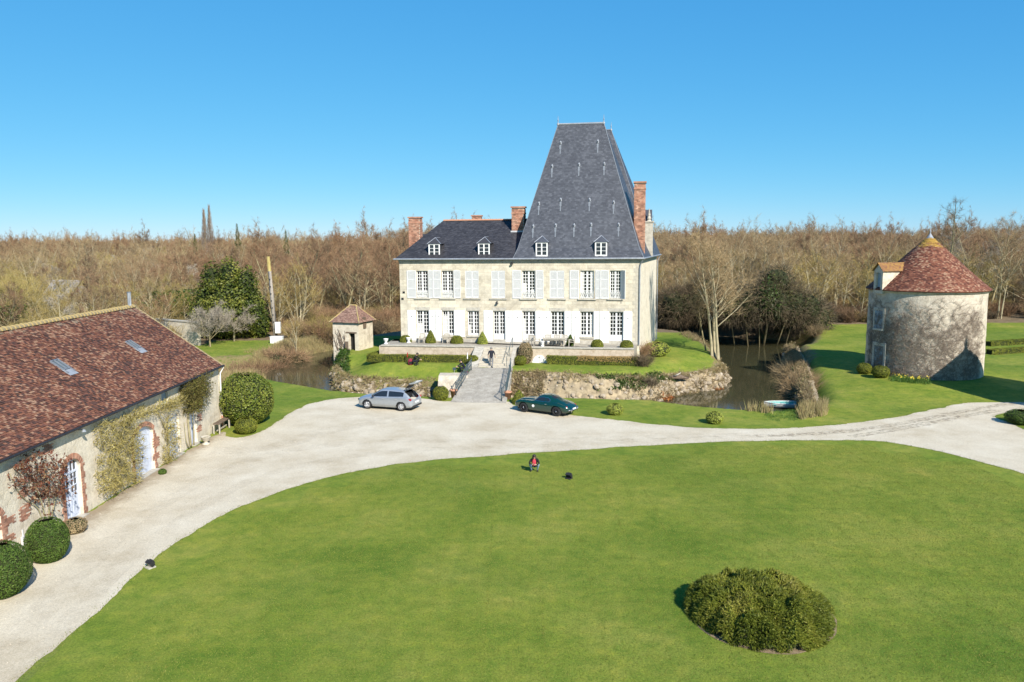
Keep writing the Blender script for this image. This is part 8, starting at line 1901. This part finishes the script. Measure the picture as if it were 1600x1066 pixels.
# bench at the barn
bx_, _ = bl2(338, 686); bn = thing('garden_bench', 'old wooden bench against the far end of the barn wall', 'bench', tuple(b2w((1.1, .45, 0))), BROT)
MB().box(-1.0, 1.0, -.24, .24, .70, .76).build('seat', M['oldwood'], bn)
for x_ in (-.92, .92):
    for y_ in (-.2, .2): MB().box(x_ - .05, x_ + .05, y_ - .04, y_ + .04, .02, .70).build('leg', M['wood'], bn)
MB().box(-.9, .9, -.03, .03, .2, .27).build('stretcher', M['wood'], bn)
# terrace furniture
def armchair(lx, ly, rz, label):
    p = hw(lx, ly, 0); o = thing('garden_chair', label, 'chair', tuple(p), HROT + rz, 'weathered wooden chairs on the terrace')
    for x_ in (-.28, .28): MB().box(x_ - .03, x_ + .03, -.28, -.22, 0, .62).build('leg', M['wood'], o); MB().box(x_ - .03, x_ + .03, .24, .30, 0, .95).build('leg', M['wood'], o); MB().box(x_ - .045, x_ + .045, -.32, .26, .62, .66).build('armrest', M['wood'], o)
    for i in range(5): MB().box(-.27, .27, -.28 + i * .105, -.19 + i * .105, .40, .43).build('seat_slat', M['wood'], o)
    for i in range(6): MB().box(-.24 + i * .085, -.19 + i * .085, .255, .285, .45, .92).build('back_slat', M['wood'], o)
    MB().box(-.27, .27, .25, .29, .92, .99).build('back_rail', M['wood'], o)
cy = -1.0
armchair(hx(659.5, 532, cy), cy, R(5), 'weathered wooden armchair beside the first terrace cone bush'); armchair(hx(697, 533, cy), cy, R(-8), 'weathered wooden armchair between the cone bush and the middle dome bush')
tcx = hx(866, 535, -1.8); tb = thing('garden_table', 'weathered rectangular wooden table on the right half of the terrace', 'table', tuple(hw(tcx, -1.8, 0)), HROT)
for i in range(6): MB().box(-1.15, 1.15, -.48 + i * .16, -.335 + i * .16, .72, .76).build('plank', M['wood'], tb)
for x_ in (-1.0, 1.0):
    for y_ in (-.4, .4): MB().box(x_ - .045, x_ + .045, y_ - .045, y_ + .045, 0, .72).build('leg', M['wood'], tb)
MB().box(-1.0, 1.0, -.42, -.38, .62, .72).box(-1.0, 1.0, .38, .42, .62, .72).build('apron', M['wood'], tb)
for dx, dy, rz, lb in ((-1.75, .1, R(90), 'wooden chair at the left head of the garden table'), (1.75, -.1, R(-90), 'wooden chair at the right head of the garden table'), (-.75, .85, R(0), 'wooden chair behind the garden table, left'), (.15, .85, R(0), 'wooden chair behind the garden table, centre'), (.95, .85, R(6), 'wooden chair behind the garden table, right'), (-2.5, .5, R(-20), 'wooden chair standing apart left of the garden table')): armchair(tcx + dx, -1.8 + dy, rz, lb)
# rowing boat
pb = G(1227, 639, WZ); bt_o = thing('rowing_boat', 'small white rowing boat with a turquoise inside moored at the reeds', 'boat', (pb[0], pb[1] + .5, WZ - .02), R(170)); bt_o.scale = (1.1, 1.1, 1.1)
n = 15; Vo = []; L_ = 2.9
for i in range(n):
    u = i / (n - 1); x = (u - .5) * L_; w = .62 * (math.sin(math.pi * min(1, u * .62 + .30)) ** .9) * (1 - max(0, u - .72) ** 2 * 11) ; w = max(w, .03); sh = .42 + .10 * max(0, u - .6) ** 1.2
    for s_, z in ((-1, sh), (-.85, .12), (0, .0), (.85, .12), (1, sh)): Vo.append((x, w * s_, z))
idx = np.arange(n * 5).reshape(n, 5); F = [tuple(f) for f in np.stack([idx[:-1, :-1], idx[1:, :-1], idx[1:, 1:], idx[:-1, 1:]], -1).reshape(-1, 4)]
MB().add(Vo, F + [(0, 1, 2, 3, 4)]).build('hull', M['white'], bt_o, True)
turq = nmat('turquoise_paint', [(.05, .25, .23), (.10, .36, .33)], 5, .5); Vi = [(x * .97, y * .92, max(z, .10) - .03 + .02) for x, y, z in Vo]; MB().add(Vi, F).build('inside', turq, bt_o, True)
MB().tube([Vo[i * 5] for i in range(n)], .03, 5).tube([Vo[i * 5 + 4] for i in range(n)], .03, 5).build('gunwale', M['white'], bt_o, True)
for x_ in (-.9, 0, .7): MB().box(x_ - .13, x_ + .13, -.5, .5, .30, .33).build('thwart', turq, bt_o)
# leaning pole, utility boxes
pp = G(431, 530); tp = DP(419, 401, pp[1] - .3); o = thing('utility_pole', 'tall leaning utility pole with a yellow top, beside the dark evergreen', 'pole', (pp[0], pp[1], 0)); d_ = tp - pp
MB().tube([(0, 0, -.2), tuple(d_ * .5), tuple(d_ * .83)], [.33, .27, .23], 8).build('shaft', M['pole'], o, True); MB().tube([tuple(d_ * .825), tuple(d_)], [.235, .215], 8).build('cap', M['poletop'], o)
for z in np.linspace(.12, .72, 8): q = d_ * z; MB().box(q[0] - .05, q[0] + .05, q[1] - .34, q[1] - .2, q[2], q[2] + .16).build('step_hole', M['dark'], o)
pu = G(434, 536); o = thing('utility_box', 'low white utility cabinet at the foot of the leaning pole', 'cabinet', (pu[0], pu[1] - .3, 0)); MB().box(-.8, .8, -.3, .3, 0, .85).build('cabinet', M['white'], o); MB().box(-.85, .85, -.35, .35, .85, .92).build('lid', M['white'], o)
pu = DP(434, 512, pp[1] - .5); o = thing('meter_box', 'small white box fixed on the leaning pole', 'box', tuple(pu)); MB().box(-.32, .38, -.2, .25, -.75, .75).build('casing', M['white'], o); MB().box(-.28, .34, -.22, -.2, -.65, .65).build('door', M['white'], o)
# half-hidden roof in the woodland
hp = DP(105, 440, 128); hh_ = thing('woodland_house', 'half-hidden house with a grey roof among the bare trees at the left', 'house', (hp[0], hp[1], 0), R(-25))
MB().box(-3, 3, -2.5, 2.5, -.2, 4.2).build('wall', M['render'], hh_); MB().arr([(-3.4, -2.9, 4.1), (3.4, -2.9, 4.1), (3.4, 0, 7.3), (-3.4, 0, 7.3), (3.4, 2.9, 4.1), (-3.4, 2.9, 4.1)], [(0, 1, 2, 3), (3, 2, 4, 5)]).add([(3, -2.5, 4.1), (3, 2.5, 4.1), (3, 0, 7.1)], [(0, 1, 2)]).build('roof', nmat('grey_roof', [(.25, .23, .21), (.34, .31, .28)], 2, .9), hh_)
# driftwood and purple twigs at the right end of the terrace
pd = G(1048, 577, 1.15); o = thing('fallen_trunk', 'twisted grey fallen trunk at the edge of the island lawn', 'log', (pd[0], pd[1], gz(pd[0], pd[1]))); MB().tube([(-1.6, .2, .15), (-.8, 0, .3), (0, .1, .25), (.9, -.1, .35), (1.7, .1, .2)], [.12, .22, .2, .24, .1], 7).build('trunk', M['oldwood'], o, True); MB().tube([(.2, 0, .3), (.6, -.3, .6), (.9, -.3, .8)], [.1, .07, .03], 6).tube([(-.6, 0, .3), (-.9, .3, .6)], [.09, .03], 6).build('branch', M['wood'], o, True)
for px, py, z, h, w, lb, mt in ((1004, 572, 1.2, 1.3, 1.0, 'bare purple-brown shrub at the right end of the terrace wall', 'twig_dark'), (1003, 538, 2.6, 2.1, .8, 'thin bare shrub against the right corner of the house', 'twig_red'), (1012, 583, 1.1, .9, 1.4, 'low brown twiggy shrub above the island bank', 'twig_dark')):
    p = G(px, py, z); tag(link('twiggy_shrub', shrub_form(int(px + py), h, w, 1300, mt), None, None, (p[0], p[1], min(z, gz(p[0], p[1])) - .05)), lb, 'shrub')
